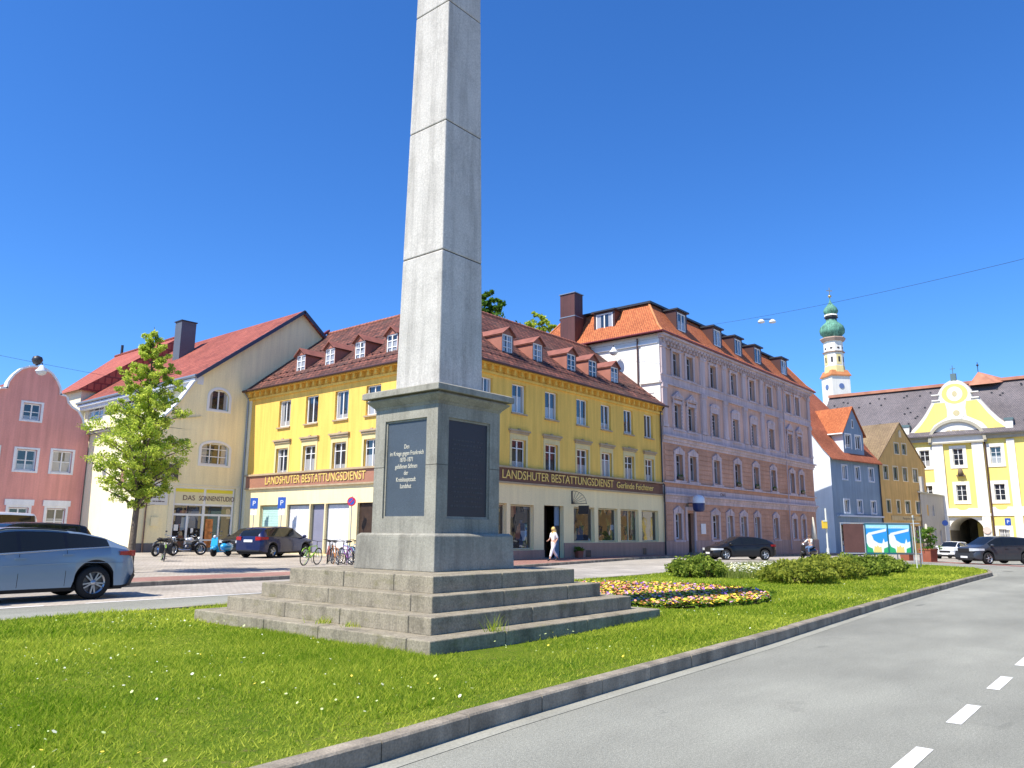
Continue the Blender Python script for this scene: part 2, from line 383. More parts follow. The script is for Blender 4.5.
sheet('pavement_strip',[(-60,22.45),(27,22.45),(42,24.9),(86,25.05),(86,26.47),(26.8,26.47),(26.8,24.2),(-60,24.2)],lambda x,y:P(x,y)+.004,M_red)
sheet('pavement',[(-60,-12),(112,-12),(112,-4.3),(-60,-4.3)],lambda x,y:G(x)+.12,M_setts)
# road paint
def dashes():
    mb=MB()
    for k in range(-3,22):
        x=5.9+k*1.98+ (0 if k<9 else 0)
        if x<4 and k>-1: continue
        if x>42: break
        mb.face([(x,1.55,G(x)+.004),(x+.95,1.55,G(x)+.004),(x+.95,1.67,G(x)+.004),(x,1.67,G(x)+.004)])
    o=mb.build('road_marking',M_paint); tag(o,kind='structure')
    mb=MB(); z=.008
    mb.face([(-30,18.25,z),(6.5,18.08,z),(6.5,18.2,z),(-30,18.37,z)])
    mb.face([(7.3,18.05,z),(14.5,17.85,z),(14.5,17.95,z),(7.3,18.16,z)])
    o=mb.build('road_marking',M_paint); tag(o,kind='structure')
    mb=MB()
    for (x,y),(x2,y2) in (((46.2,3.4),(56.6,13.5)),((50,3),(61,12.2))):
        d=Vector((x2-x,y2-y)).normalized(); n=Vector((-d.y,d.x))*.07
        z=.016
        mb.face([(x-n.x,y-n.y,G(x)+z),(x+n.x,y+n.y,G(x)+z),(x2+n.x,y2+n.y,G(x2)+z),(x2-n.x,y2-n.y,G(x2)+z)])
    o=mb.build('road_marking',M_paint); tag(o,kind='structure')
dashes()
def offset(poly,d,closed=False):
    out=[]; n=len(poly)
    for i in range(n):
        a=Vector(poly[i-1 if (i or closed) else 0]); b=Vector(poly[i]); c=Vector(poly[(i+1)%n if (closed or i<n-1) else i])
        t=((b-a).normalized() if (b-a).length else Vector((0,0)))+((c-b).normalized() if (c-b).length else Vector((0,0)))
        t.normalize(); out.append((b.x-t.y*d,b.y+t.x*d))
    return out
def kerb(name,line,h0,h1,wd,m,stone=1.0,inner=1):
    # kerb stones laid along a polyline with open joints; wd to the left side
    mb=MB(); pts=[Vector(p) for p in line]; seg=[(b-a).length for a,b in zip(pts,pts[1:])]; L_=sum(seg)
    def at(s):
        for a,b,l in zip(pts,pts[1:],seg):
            if s<=l: return a+(b-a)*(s/l),(b-a).normalized()
            s-=l
        return pts[-1],(pts[-1]-pts[-2]).normalized()
    s=0; n=0
    while s<L_-.05:
        e=min(L_,s+stone*(1+R.uniform(-.04,.04))); p,d=at(s+.006); q,d2=at(e-.006); dn=Vector((-d.y,d.x))*wd*inner; dn2=Vector((-d2.y,d2.x))*wd*inner
        j=R.uniform(-.004,.004); jz=R.uniform(-.004,.004)
        ch=.015
        def ring(p,dn,g0,g1):
            u=dn.normalized()
            return [(p.x+u.x*j,p.y+u.y*j,g0),(p.x+u.x*j,p.y+u.y*j,g1-ch),(p.x+u.x*(ch+j),p.y+u.y*(ch+j),g1),(p.x+dn.x,p.y+dn.y,g1),(p.x+dn.x,p.y+dn.y,g0)]
        A=ring(p,dn,h0(p.x,p.y),h1(p.x,p.y)+jz); B=ring(q,dn2,h0(q.x,q.y),h1(q.x,q.y)+jz); v=A+B
        f=[(i,(i+1)%5,5+(i+1)%5,5+i) for i in range(5)]+[(4,3,2,1,0),(5,6,7,8,9)]
        if inner>0: f=[tuple(reversed(x)) for x in f]
        mb.mesh(v,f); s=e
    o=mb.build(name,m); tag(o,kind='structure'); return o
kerb('kerb',IS_FRONT+IS_NOSE+IS_BACK,lambda x,y:-.1,lambda x,y:.15,.15,M_kerb)
kerb('kerb',[(-30,22.3),(27,22.3),(42,24.75),(86,24.9)],lambda x,y:G(x)-.1,lambda x,y:P(x,y)+.006,.15,M_kerb)
kerb('kerb',[(112,-4.15),(-60,-4.15)],lambda x,y:G(x)-.1,lambda x,y:G(x)+.125,.15,M_kerb,inner=1)
g=offset(IS_FRONT+IS_NOSE+IS_BACK,-.17)
sheet('gutter',g+list(reversed(offset(IS_FRONT+IS_NOSE+IS_BACK,-.002))),lambda x,y:.004,M_gutter)
# ------------------------------------------------------------------ lawn
def lawnmat():
    m,t,b=nodes('lawn_soil'); ob=t.nodes.new('ShaderNodeTexCoord').outputs['Object']
    c=mix(t,mrange(t,noise(t,ob,1.2,5,.7),.35,.65,0,1),(.07,.12,.012),(.13,.17,.02))
    c=mix(t,mrange(t,noise(t,ob,9,3,.7),.55,.75,0,.7),c,(.17,.13,.06))
    t.links.new(c,b.inputs['Base Color']); b.inputs['Roughness'].default_value=1; b.inputs['Specular IOR Level'].default_value=0; bump(t,b,noise(t,ob,30,3),.8,.03); return m
inner=offset(ISLE,.15)
def inpoly(x,y,poly):
    c=False; n=len(poly); j=n-1
    for i in range(n):
        xi,yi=poly[i]; xj,yj=poly[j]
        if (yi>y)!=(yj>y) and x<(xj-xi)*(y-yi)/(yj-yi)+xi: c=not c
        j=i
    return c
def LZ(x,y): # lawn surface
    return .13+.02*math.sin(x*.9)*math.sin(y*.7)
def lawn_sheet():
    bm=bmesh.new(); vs=[bm.verts.new((x,y,0)) for x,y in inner]; bm.faces.new(vs)
    for k in range(-13,43): bmesh.ops.bisect_plane(bm,geom=bm.verts[:]+bm.edges[:]+bm.faces[:],plane_co=(k,0,0),plane_no=(1,0,0))
    for k in range(5,15): bmesh.ops.bisect_plane(bm,geom=bm.verts[:]+bm.edges[:]+bm.faces[:],plane_co=(0,k,0),plane_no=(0,1,0))
    bmesh.ops.triangulate(bm,faces=bm.faces[:]); bm.normal_update()
    for f in bm.faces:
        if f.normal.z<0: f.normal_flip()
    for v in bm.verts: v.co.z=LZ(v.co.x,v.co.y)
    me=bpy.data.meshes.new('lawn_ground'); bm.to_mesh(me); bm.free(); me.materials.append(lawnmat()); o=obj('lawn_ground',me); tag(o,kind='structure')
lawn_sheet()
def leafmat(name,c1,c2,rough=.55,trans=.35,attr=True):
    m,t,b=nodes(name); nt=t
    at_=t.nodes.new('ShaderNodeAttribute'); at_.attribute_name='tint'
    c=mix(t,at_.outputs['Fac'],c1,c2); t.links.new(c,b.inputs['Base Color']); b.inputs['Roughness'].default_value=rough; b.inputs['Specular IOR Level'].default_value=.05
    if trans:
        tr=t.nodes.new('ShaderNodeBsdfTranslucent'); t.links.new(scalecol(t,c,mrange(t,at_.outputs['Fac'],0,1,1.6,1.6)),tr.inputs[0])
        mx=t.nodes.new('ShaderNodeMixShader'); mx.inputs[0].default_value=trans
        t.links.new(b.outputs[0],mx.inputs[1]); t.links.new(tr.outputs[0],mx.inputs[2]); t.links.new(mx.outputs[0],t.nodes['Material Output'].inputs[0])
    return m
rng=np.random.default_rng(3)
def tris(name,V,tint,m,kind=None,nv=3):
    """V: (n,nv,3) polygons"""
    n=len(V); me=bpy.data.meshes.new(name); me.vertices.add(n*nv); me.vertices.foreach_set('co',V.astype(np.float32).ravel())
    me.loops.add(n*nv); me.loops.foreach_set('vertex_index',np.arange(n*nv,dtype=np.int32))
    me.polygons.add(n); me.polygons.foreach_set('loop_start',np.arange(0,n*nv,nv,dtype=np.int32))
    try: me.polygons.foreach_set('loop_total',np.full(n,nv,dtype=np.int32))
    except Exception: pass
    a=me.attributes.new('tint','FLOAT','FACE'); a.data.foreach_set('value',tint.astype(np.float32))
    me.update(); me.validate(); me.materials.append(m); return me
def vnoise(x,y,seed=0):
    r=np.random.default_rng(seed); v=0
    for k in range(5):
        a=r.uniform(0,6.28); f=r.uniform(.25,1.6); v=v+np.sin((x*np.cos(a)+y*np.sin(a))*f+r.uniform(0,6.28))
    return v/5
poly_in=np.array(offset(ISLE,.12))
def inside(x,y):
    c=np.zeros(len(x),bool); n=len(poly_in); j=n-1
    for i in range(n):
        xi,yi=poly_in[i]; xj,yj=poly_in[j]
        if yi!=yj: c^=((yi>y)!=(yj>y))&(x<(xj-xi)*(y-yi)/(yj-yi)+xi)
        j=i
    return c
OB=(9.513,9.676)
BED=lambda x,y:((x-16.3)/3.2)**2+((y-9.95)/3.15)**2
def scatter(n,x0,x1,y0,y1):
    x=rng.uniform(x0,x1,n); y=rng.uniform(y0,y1,n); k=inside(x,y)
    k&=~((abs(x-OB[0])<2.79)&(abs(y-OB[1])<2.79)); k&=~(BED(x,y)<.97)
    return x[k],y[k]
def grass():
    Vs=[];Ts=[]
    for n,x0,x1,y0,y1,h,wd in [(300000,-1.5,9,4.5,11.5,.055,.0046),(95000,9,16,4.6,10,.058,.0075),(60000,-4,10,10,14.5,.066,.010),(80000,12,26,4.8,14.6,.07,.016),(60000,26,42.5,5.3,14.6,.08,.026)]:
        x,y=scatter(n,x0,x1,y0,y1)
        den=vnoise(x,y,5)
        k=rng.random(len(x))<np.clip(1.0+den*1.0+.35*vnoise(x*3,y*3,33),.12,1); x=x[k];y=y[k];den=den[k]
        # worn edge next to the kerb
        edge=(y-np.interp(x,[p[0] for p in IS_FRONT],[p[1] for p in IS_FRONT]))
        k=(edge>.55)|(rng.random(len(x))<.25+edge*1.2); x=x[k];y=y[k];den=den[k];edge=edge[k]
        n=len(x); z=.13+.02*np.sin(x*.9)*np.sin(y*.7)-.005
        a=rng.uniform(0,6.28,n); hh=h*.74*rng.uniform(.4,1.5,n)*np.clip(1+.75*vnoise(x*2.2,y*2.2,9),.35,2); 
        hh*=np.where(edge<.5,.65,1)
        ln=hh*rng.uniform(.2,1.5,n); la=rng.uniform(0,6.28,n); w_=wd*1.2*rng.uniform(.6,1.3,n)
        V=np.zeros((n,3,3)); V[:,0]=np.stack([x-np.cos(a)*w_,y-np.sin(a)*w_,z],1); V[:,1]=np.stack([x+np.cos(a)*w_,y+np.sin(a)*w_,z],1)
        V[:,2]=np.stack([x+np.cos(la)*ln,y+np.sin(la)*ln,z+hh],1)
        t=np.clip(.40+.30*vnoise(x*1.1,y*1.1,2)+.18*vnoise(x*5,y*5,12)+.26*rng.standard_normal(n)-.1*den,0,1); t=np.where(edge<.4,np.clip(t+.25,0,1),t)
        Vs.append(V);Ts.append(t)
    me=tris('grass',np.concatenate(Vs),np.concatenate(Ts),leafmat('grass_blade',(.12,.22,.008),(.56,.58,.08),.6,.5))
    tag(obj('grass',me),'bright green mown lawn grass on the traffic island around the obelisk','grass',kind='stuff')
grass()
def blobs(name,x,y,z,r,tint,m,label,cat,flat=.5,seg=5):
    """many small tilted flower heads, each a little polygon fan"""
    n=len(x); ang=rng.uniform(0,6.28,n); tx=rng.normal(0,.35,n); ty=rng.normal(0,.35,n)
    V=np.zeros((n,seg,3))
    for k in range(seg):
        a=ang+k*2*math.pi/seg; dx=np.cos(a)*r; dy=np.sin(a)*r
        V[:,k]=np.stack([x+dx,y+dy,z+dx*tx+dy*ty],1)
    me=tris(name,V,tint,m,nv=seg); o=obj(name,me); tag(o,label,cat,kind='stuff'); return o
def ramp(name,stops,rough=.6):
    m,t,b=nodes(name); a=t.nodes.new('ShaderNodeAttribute'); a.attribute_name='tint'
    r=t.nodes.new('ShaderNodeValToRGB'); r.color_ramp.interpolation='CONSTANT'
    el=r.color_ramp.elements
    el[0].position=0; el[0].color=(*stops[0][1],1); el[1].position=stops[1][0]; el[1].color=(*stops[1][1],1)
    for p,c in stops[2:]:
        e=el.new(p); e.color=(*c,1)
    t.links.new(a.outputs['Fac'],r.inputs[0]); t.links.new(r.outputs[0],b.inputs['Base Color']); b.inputs['Roughness'].default_value=rough; return m
# daisies and dandelions in the lawn
x,y=scatter(3000,-1,26,4.9,14); k=(vnoise(x*1.5,y*1.5,4)>-.05); x=x[k];y=y[k]
blobs('lawn_flowers',x,y,.13+.055+rng.uniform(-.01,.03,len(x)),rng.uniform(.008,.020,len(x))*(.5+.5*rng.random(len(x))),rng.random(len(x)),ramp('lawn_flower_petals',[(0,(.62,.64,.44)),(.30,(.50,.58,.24)),(.86,(.8,.6,.05))]),'small white daisies and dandelions dotted through the lawn','flowers')
x,y=scatter(5200,25,33,9.6,13.6); k=(((x-29)/3.9)**2+((y-11.9)/1.7)**2<1)&(vnoise(x*2,y*2,8)>-.25); x=x[k];y=y[k]
blobs('meadow_flowers',x,y,.3+rng.uniform(-.1,.16,len(x)),rng.uniform(.02,.042,len(x)),rng.random(len(x)),ramp('meadow_petals',[(0,(.78,.76,.55)),(.5,(.7,.66,.25)),(.75,(.8,.8,.75))]),'drift of cream wild flowers growing between the shrubs','flowers')
def tall_grass():
    n=26000; x=rng.uniform(24,40,n); y=rng.uniform(8.8,14,n)
    k=inside(x,y)&(((x-30.5)/7.5)**2+((y-11.8)/2.1)**2<1); x=x[k];y=y[k]; n=len(x)
    h=rng.uniform(.15,.42,n); a=rng.uniform(0,6.28,n); la=rng.uniform(0,6.28,n); ln=h*rng.uniform(.1,.5,n); w_=.012
    V=np.zeros((n,3,3)); V[:,0]=np.stack([x-np.cos(a)*w_,y-np.sin(a)*w_,np.full(n,.12)],1); V[:,1]=np.stack([x+np.cos(a)*w_,y+np.sin(a)*w_,np.full(n,.12)],1); V[:,2]=np.stack([x+np.cos(la)*ln,y+np.sin(la)*ln,.12+h],1)
    me=tris('tall_grass',V,np.clip(.5+.25*rng.standard_normal(n),0,1),leafmat('tall_grass_blade',(.10,.17,.02),(.34,.36,.09),.5,.4))
    tag(obj('tall_grass',me),'tall pale meadow grass growing between the shrubs on the island','grass',kind='stuff')
tall_grass()
# flower bed beside the obelisk
def bed():
    th=np.linspace(0,2*math.pi,48,endpoint=False)
    mb=MB(); pts=[(16.3+3.2*math.cos(a),9.95+3.15*math.sin(a),.155) for a in th]; pts=[p for p in pts]
    # the bed stops at the lowest step
    pts=[(max(p[0],12.36) if abs(p[1]-OB[1])<2.85 else p[0],p[1],p[2]) for p in pts]
    mb.face(pts); tag(mb.build('flower_bed_soil',mat('bed_soil',(.06,.04,.025),1,.2,2)),kind='structure')
    n=19000; x=rng.uniform(12.4,20.7,n); y=rng.uniform(6.6,13.7,n); k=(BED(x,y)<1.0)&((x>12.42)|(abs(y-OB[1])>2.85)); x=x[k];y=y[k]
    zz=.155+rng.uniform(.05,.13,len(x))
    # colour zones
    q=vnoise(x*1.7,y*1.7,21)+.45*rng.standard_normal(len(x))+.35*np.sin((x-y)*1.3)
    t=np.clip(.5+.3*q,0.001,.999)
    blobs('pansies',x,y,zz,rng.uniform(.022,.045,len(x)),t,ramp('pansy_petals',[(0,(.80,.60,.02)),(.22,(.85,.66,.06)),(.37,(.78,.34,.18)),(.44,(.55,.30,.46)),(.49,(.24,.10,.42)),(.53,(.66,.20,.10)),(.61,(.82,.58,.04)),(.76,(.55,.13,.12)),(.86,(.80,.50,.30))]),'yellow, purple and orange pansies filling the flower bed beside the obelisk steps','flowers')
    n=26000; x=rng.uniform(12.4,20.7,n); y=rng.uniform(6.6,13.7,n); k=(BED(x,y)<1.0)&((x>12.42)|(abs(y-OB[1])>2.85)); x=x[k];y=y[k]
    o=blobs('pansy_leaves',x,y,.155+rng.uniform(.0,.11,len(x)),rng.uniform(.03,.05,len(x)),np.clip(.4+.3*rng.standard_normal(len(x)),0,1),leafmat('pansy_leaf',(.10,.19,.018),(.26,.38,.05),.5,.3),'green leaves of the pansies covering the flower bed','leaves')
bed()
# ------------------------------------------------------------------ leaf clumps, shrubs and trees
def leaves(cent,rad_,n_per,size,seed,aspect=.55,tb=.5,flat=.0):
    r=np.random.default_rng(seed); cent=np.array(cent); m=len(cent); n=m*n_per
    c=np.repeat(cent,n_per,0); rr=np.repeat(np.broadcast_to(rad_,(m,)) if np.ndim(rad_)==0 else np.array(rad_),n_per)
    d=r.standard_normal((n,3)); d/=np.linalg.norm(d,axis=1,keepdims=True); p=c+d*(rr*r.uniform(.15,1,n)**.6)[:,None]*np.array([1,1,.75])
    a=r.standard_normal((n,3)); a[:,2]-=.3; a/=np.linalg.norm(a,axis=1,keepdims=True)
    b=np.cross(a,r.standard_normal((n,3))); b/=np.linalg.norm(b,axis=1,keepdims=True)
    s=size*r.uniform(.6,1.3,n)[:,None]
    V=np.stack([p-a*s,p+b*s*aspect,p+a*s,p-b*s*aspect],1)
    ct=np.repeat(r.normal(tb,.16,m),n_per); t=np.clip(ct+r.normal(0,.13,n),0,1)
    return V,t
M_bark=mat('bark',(.16,.125,.09),.95,.25,3,.2,30,.9,14,0,.1,bd=.03)
def shrub(name,label,cx,cy,rx,ry,h,ncl,seed,m,th=0,group=None,size=.055):
    r=random.Random(seed); root=thing(name,label,'shrub',(cx,cy,.13),0,group)
    cs=[];rr=[]; h=h*.88
    for i in range(ncl):
        a=r.uniform(0,6.28); q=math.sqrt(r.random()); hh=r.random()
        top=h*(1-.55*q**2.2)*(.8+.3*r.random()); z=.1+max(0,top-.1)*(hh**.55)
        X=math.cos(a)*q*rx; Y=math.sin(a)*q*ry
        cs.append((X*math.cos(th)-Y*math.sin(th),X*math.sin(th)+Y*math.cos(th),z)); rr.append(r.uniform(.10,.2))
    V,t=leaves(cs,rr,34,size,seed); V[:,:,2]=np.maximum(V[:,:,2],.02)
    obj('foliage',tris('foliage',V,t,m,nv=4),root)
    mb=MB()
    for i in range(0,len(cs),3):
        c=cs[i]; b=(c[0]*.35,c[1]*.35,0); mid=((b[0]+c[0])/2,(b[1]+c[1])/2,c[2]*.6)
        mb.tube(b,mid,.014,.01,4,False); mb.tube(mid,c,.01,.004,4,False)
    mb.build('stems',M_bark,root)
    return root
M_sh=leafmat('shrub_leaf',(.085,.12,.012),(.42,.44,.07),.5,.4)
M_sh2=leafmat('shrub_leaf_dark',(.065,.12,.014),(.32,.38,.06),.5,.3)
SG='shrubs on the traffic island'
shrub('shrub','low rounded dark green bush nearest the flower bed',24.35,12.25,1.0,.95,.8,200,1,M_sh2,group=SG)
shrub('shrub','low bush at the back of the meadow grass beside the rounded bush',26.6,13.2,1.2,.8,.5,120,12,M_sh,group=SG)
shrub('shrub','wide leafy bush at the near left end of the long shrub row',24.4,8.9,1.5,1.1,.78,250,2,M_sh,.1,group=SG)
shrub('shrub','tall bushy shrub in the middle of the long row',26.9,8.85,1.6,1.1,.85,260,3,M_sh,group=SG)
shrub('shrub','spreading bush behind the long shrub row under the pale flowers',29.2,9.8,1.8,1.0,.72,230,4,M_sh,group=SG)
shrub('shrub','dark shrub right of the middle of the long row',30.6,8.9,1.5,1.0,.84,220,5,M_sh2,group=SG)
shrub('shrub','last small shrub at the right end of the row beside the thin white post',33.2,8.8,1.4,.9,.74,190,6,M_sh2,group=SG)
def tree(name,label,loc,H,trunk_h,tr,crown,seed,m,leaf=.075,npl=16,levels=3,group=None,lean=(0,0),nl=26,bark=None,cover=1.0):
    """crown(t)->radius at fraction t of the crown height"""
    r=random.Random(seed); root=thing(name,label,'tree',loc,0,group); mb=MB(); cs=[];rs=[]
    pts=[]; 
    for i in range(11):
        t=i/10; pts.append(Vector((lean[0]*t*H+math.sin(t*5+seed)*.04*H*.15,lean[1]*t*H+math.cos(t*4+seed)*.03*H*.15,t*H*.97)))
    for i in range(10): mb.tube(pts[i],pts[i+1],tr*(1-i/10.6),tr*(1-(i+1)/10.6),9,False)
    mb.tube(pts[0]-Vector((0,0,.1)),pts[0]+Vector((0,0,.25)),tr*1.5,tr*1.02,9,False)
    def axis(z):
        t=max(0,min(.9999,z/(H*.97)))*10; i=int(t); return pts[i].lerp(pts[i+1],t-i)
    lb=MB()
    for k in range(nl):
        f=(k+r.uniform(.1,.9))/nl; z=trunk_h+(H-trunk_h)*f*.93; a=k*2.4+r.uniform(-.5,.5); rad_=crown(f)*r.uniform(.74,1.0)
        base=axis(z-rad_*.35 if z-rad_*.35>trunk_h*.85 else z*.97); tip=axis(z)+Vector((math.cos(a)*rad_,math.sin(a)*rad_,rad_*r.uniform(-.02,.3)))
        mid=base.lerp(tip,.5)+Vector((0,0,rad_*r.uniform(-.02,.12)))
        lb.cut(); br=tr*(.34*(1-f)+.1); lb.tube(base,mid,br,br*.6,6,False); lb.tube(mid,tip,br*.6,br*.15,5,False)
        ns=max(3,int(4+rad_*levels))
        for s_ in range(ns):
            q=(s_+.6)/ns; b0=base.lerp(mid,q*2) if q<.5 else mid.lerp(tip,q*2-1)
            d=Vector((r.uniform(-1,1),r.uniform(-1,1),r.uniform(-.3,.8)))*rad_*.34*(1.15-q*.5); e=b0+d
            lb.tube(b0,e,br*.25,br*.08,4,False)
            if q>.18 or r.random()<.4:
                for _ in range(2):
                    cs.append(tuple(e.lerp(b0,r.random()*.6)+Vector((r.gauss(0,.05*rad_),r.gauss(0,.05*rad_),r.gauss(0,.04*rad_))))); rs.append(max(.12,rad_*.15)*r.uniform(.6,1.2))
    mb.build('trunk',bark or M_bark,root); lb.split('limb',bark or M_bark,root)
    V,t=leaves(cs,rs,npl,leaf,seed)
    obj('crown',tris('crown',V,t,m,nv=4),root); return root
M_tree=leafmat('spring_leaf',(.17,.27,.025),(.60,.64,.12),.5,.55)
M_tree2=leafmat('courtyard_leaf',(.035,.10,.012),(.17,.28,.04),.5,.4)
tree('street_tree','slender young street tree with sparse light green leaves by the pavement',(12.15,26.8,.15),8.75,2.45,.125,lambda f:(1.15+3.6*f if f<.2 else 1.87*(1-(f-.2)/.8)**.85+.16),5,M_tree,.048,38,3.5,nl=72)
tree('courtyard_tree','dark green tree crown rising above the brown roof right beside the obelisk',(49.4,45.4,.3),23.9,9,.4,lambda f:1.6+2.4*math.sin(math.pi*min(1,f*.9+.1)),8,M_tree2,.15,40,2.0,nl=60,group='tall trees behind the yellow corner building')
tree('courtyard_tree','paler green tree crown showing behind the ridge left of the brown chimney',(53.7,41.6,.3),21.6,9,.35,lambda f:1.2+1.7*math.sin(math.pi*min(1,f*.9+.1)),9,M_tree,.13,34,2.2,nl=44,group='tall trees behind the yellow corner building')
# ------------------------------------------------------------------ the obelisk
def stonemat(name,col,dirt=(.09,.08,.065),amt=.5,sp=.25,streak=.35,moss=0):
    m,t,b=nodes(name); ob=t.nodes.new('ShaderNodeTexCoord').outputs['Object']
    f=mrange(t,noise(t,ob,.9,5,.6),.3,.7,.88,1.1); f=mul(t,f,mrange(t,noise(t,ob,34,3,.85),.3,.7,1-sp,1+sp))
    c=scalecol(t,col,f)
    s=mrange(t,noise(t,ob,1,6,.7,(4.5,4.5,.35)),.46,.68,0,streak); c=mix(t,s,c,dirt)
    s2=mrange(t,noise(t,ob,2.3,7,.72),.5,.78,0,amt); c=mix(t,s2,c,dirt)
    if moss: c=mix(t,mrange(t,noise(t,ob,3.1,6,.7,(1,1,2)),.55,.7,0,moss),c,(.16,.15,.05))
    t.links.new(c,b.inputs['Base Color']); b.inputs['Roughness'].default_value=.85; b.inputs['Specular IOR Level'].default_value=.25
    bump(t,b,mul(t,noise(t,ob,70,3,.7),mul(t,noise(t,ob,6,4,.7),1.5),'ADD'),.45,.012); return m
M_shaft=stonemat('shaft_granite',(.53,.505,.45),amt=.25,sp=.22,streak=.35)
M_ped=stonemat('pedestal_granite',(.315,.30,.245),amt=.5,sp=.2,streak=.45)
M_step=stonemat('step_granite',(.30,.262,.19),(.05,.043,.03),.8,.35,.4,.5)
M_plaque=mat('plaque_stone',(.062,.078,.095),.45,.12,1.2,.35,130,.15,120,0,.45)
M_gold=plain('gold_letters',(.62,.58,.46),.5,.5,.0)
M_joint=plain('mortar_joint',(.10,.09,.075),.95,.1)
def obelisk():
    cx,cy=OB; o=thing('obelisk','tall weathered granite obelisk on four steps with dark inscription plaques','monument',(cx,cy,.13))
    z0=.13
    def st(hx,za,zb,seed,d=.42):
        r=random.Random(seed); mb=MB(); core=MB(); za-=z0; zb-=z0
        core.frustum(0,0,hx-.012,hx-.012,za,hx-.012,hx-.012,zb-.01)
        for side in range(4):
            f=rotm(side*math.pi/2); a=-hx
            while a<hx-d-.01:
                e=a+r.uniform(1.3,2.1)
                if e>hx-d-.5: e=hx-d
                j=r.uniform(-.005,.005); k=.005
                v=[(a+k,-hx+j,za),(e-k,-hx+j,za),(e-k,-hx+d-k,za),(a+k,-hx+d-k,za),(a+k,-hx+j,zb),(e-k,-hx+j,zb),(e-k,-hx+d-k,zb),(a+k,-hx+d-k,zb)]
                mb.mesh([f(p) for p in v],[(0,3,2,1),(4,5,6,7),(0,1,5,4),(1,2,6,5),(2,3,7,6),(3,0,4,7)]); a=e
        q=mb.build('step',M_step,o,bevel=.014); c=core.build('step_core',M_joint,q)
    st(2.77,-.05,.302,1); st(2.41,.295,.518,2); st(2.03,.51,.738,3); st(1.71,.73,.973,4,.82)
    def Z(z): return z-z0
    b=MB(); b.frustum(0,0,.965,.965,Z(.973),.95,.95,Z(1.52)); b.frustum(0,0,.95,.95,Z(1.52),.90,.90,Z(1.56)); b.build('plinth',M_ped,o,bevel=.012)
    # pedestal die with recessed panels
    hd=.77; pw=.515; pz0,pz1=Z(1.80),Z(3.45)
    b=MB()
    for side in range(4):
        b.xf=rotm(side*math.pi/2)
        wall(b,-hd,hd,Z(1.56),Z(3.66),[(-pw,pw,pz0,pz1)],.07,-hd)
        # moulded inner frame
        b.box(-pw,-pw+.035,-hd+.03,-hd+.07,pz0,pz1); b.box(pw-.035,pw,-hd+.03,-hd+.07,pz0,pz1); b.box(-pw+.035,pw-.035,-hd+.03,-hd+.07,pz0,pz0+.035); b.box(-pw+.035,pw-.035,-hd+.03,-hd+.07,pz1-.035,pz1)
    b.xf=None; b.frustum(0,0,hd-.08,hd-.08,Z(1.56),hd-.08,hd-.08,Z(3.66))
    b.build('pedestal',M_ped,o)
    j=MB(); 
    for zz in (2.64,): j.frustum(0,0,hd+.0015,hd+.0015,Z(zz),hd+.0015,hd+.0015,Z(zz+.012))
    # joints only on the frame borders
    jj=MB()
    for side in range(4):
        jj.xf=rotm(side*math.pi/2)
        for a,c in ((-hd-.002,-pw),(pw,hd+.002)): jj.box(a,c,-hd-.002,-hd+.01,Z(2.655),Z(2.665))
    jj.build('pedestal_joint',M_joint,o)
    b=MB(); b.frustum(0,0,.775,.775,Z(3.66),.80,.80,Z(3.70)); b.frustum(0,0,.80,.80,Z(3.70),.90,.90,Z(3.80)); b.frustum(0,0,.90,.90,Z(3.80),.90,.90,Z(3.815)); b.frustum(0,0,.84,.84,Z(3.815),.84,.84,Z(3.85))
    b.frustum(0,0,.955,.955,Z(3.85),.955,.955,Z(3.95)); b.frustum(0,0,.955,.955,Z(3.95),.9,.9,Z(3.975)); b.frustum(0,0,.62,.62,Z(3.975),.6,.6,Z(4.02))
    b.build('cornice',M_ped,o,bevel=.006)
    hw=lambda z:.545-.0132*(z-4.0)
    zs=[4.02,6.45,8.95,11.42,13.6]
    for i,(a,c) in enumerate(zip(zs,zs[1:])):
        b=MB(); s=.0 if i%2==0 else .0
        b.frustum(0,0,hw(a),hw(a),Z(a)+.006,hw(c),hw(c),Z(c)-.006); b.build('shaft_block',M_shaft,o,bevel=.02)
        k=MB(); k.frustum(0,0,hw(c)-.012,hw(c)-.012,Z(c)-.03,hw(c)-.012,hw(c)-.012,Z(c)+.03); k.build('shaft_joint',M_joint,o)
    b=MB(); a=hw(13.6); top=Z(14.5)
    for side in range(4):
        b.xf=rotm(side*math.pi/2); b.face([(-a,-a,Z(13.606)),(a,-a,Z(13.606)),(0,0,top)])
    b.build('pyramid_tip',M_shaft,o)
    TX=["Den\nim Kriege gegen Frankreich\n1870–1871\ngefallenen Söhnen\nder\nKreishauptstadt\nLandshut"]
    for k,side in enumerate((-math.pi/2,0,math.pi/2,math.pi)):
        b=MB(); b.box(-pw+.035,pw-.035,-hd+.045,-hd+.075,pz0+.035,pz1-.035)
        pl=b.build('plaque',M_plaque if k!=1 else mat('plaque_dark_stone',(.022,.022,.028),.45,.12,1.2,.2,130,.15,120,0,.45),o,(0,0,0),side)
        if k==0: text(TX[0],.105,M_gold,pl,(0,-hd+.043,Z(2.66)),(math.pi/2,0,0),.002,sx=.72)
        if k==1: worn_lines(pl,plain('dull_letters',(.06,.06,.065),.6),-.4,.4,-hd+.045,Z(3.1),15,.078,.03,3)
obelisk()
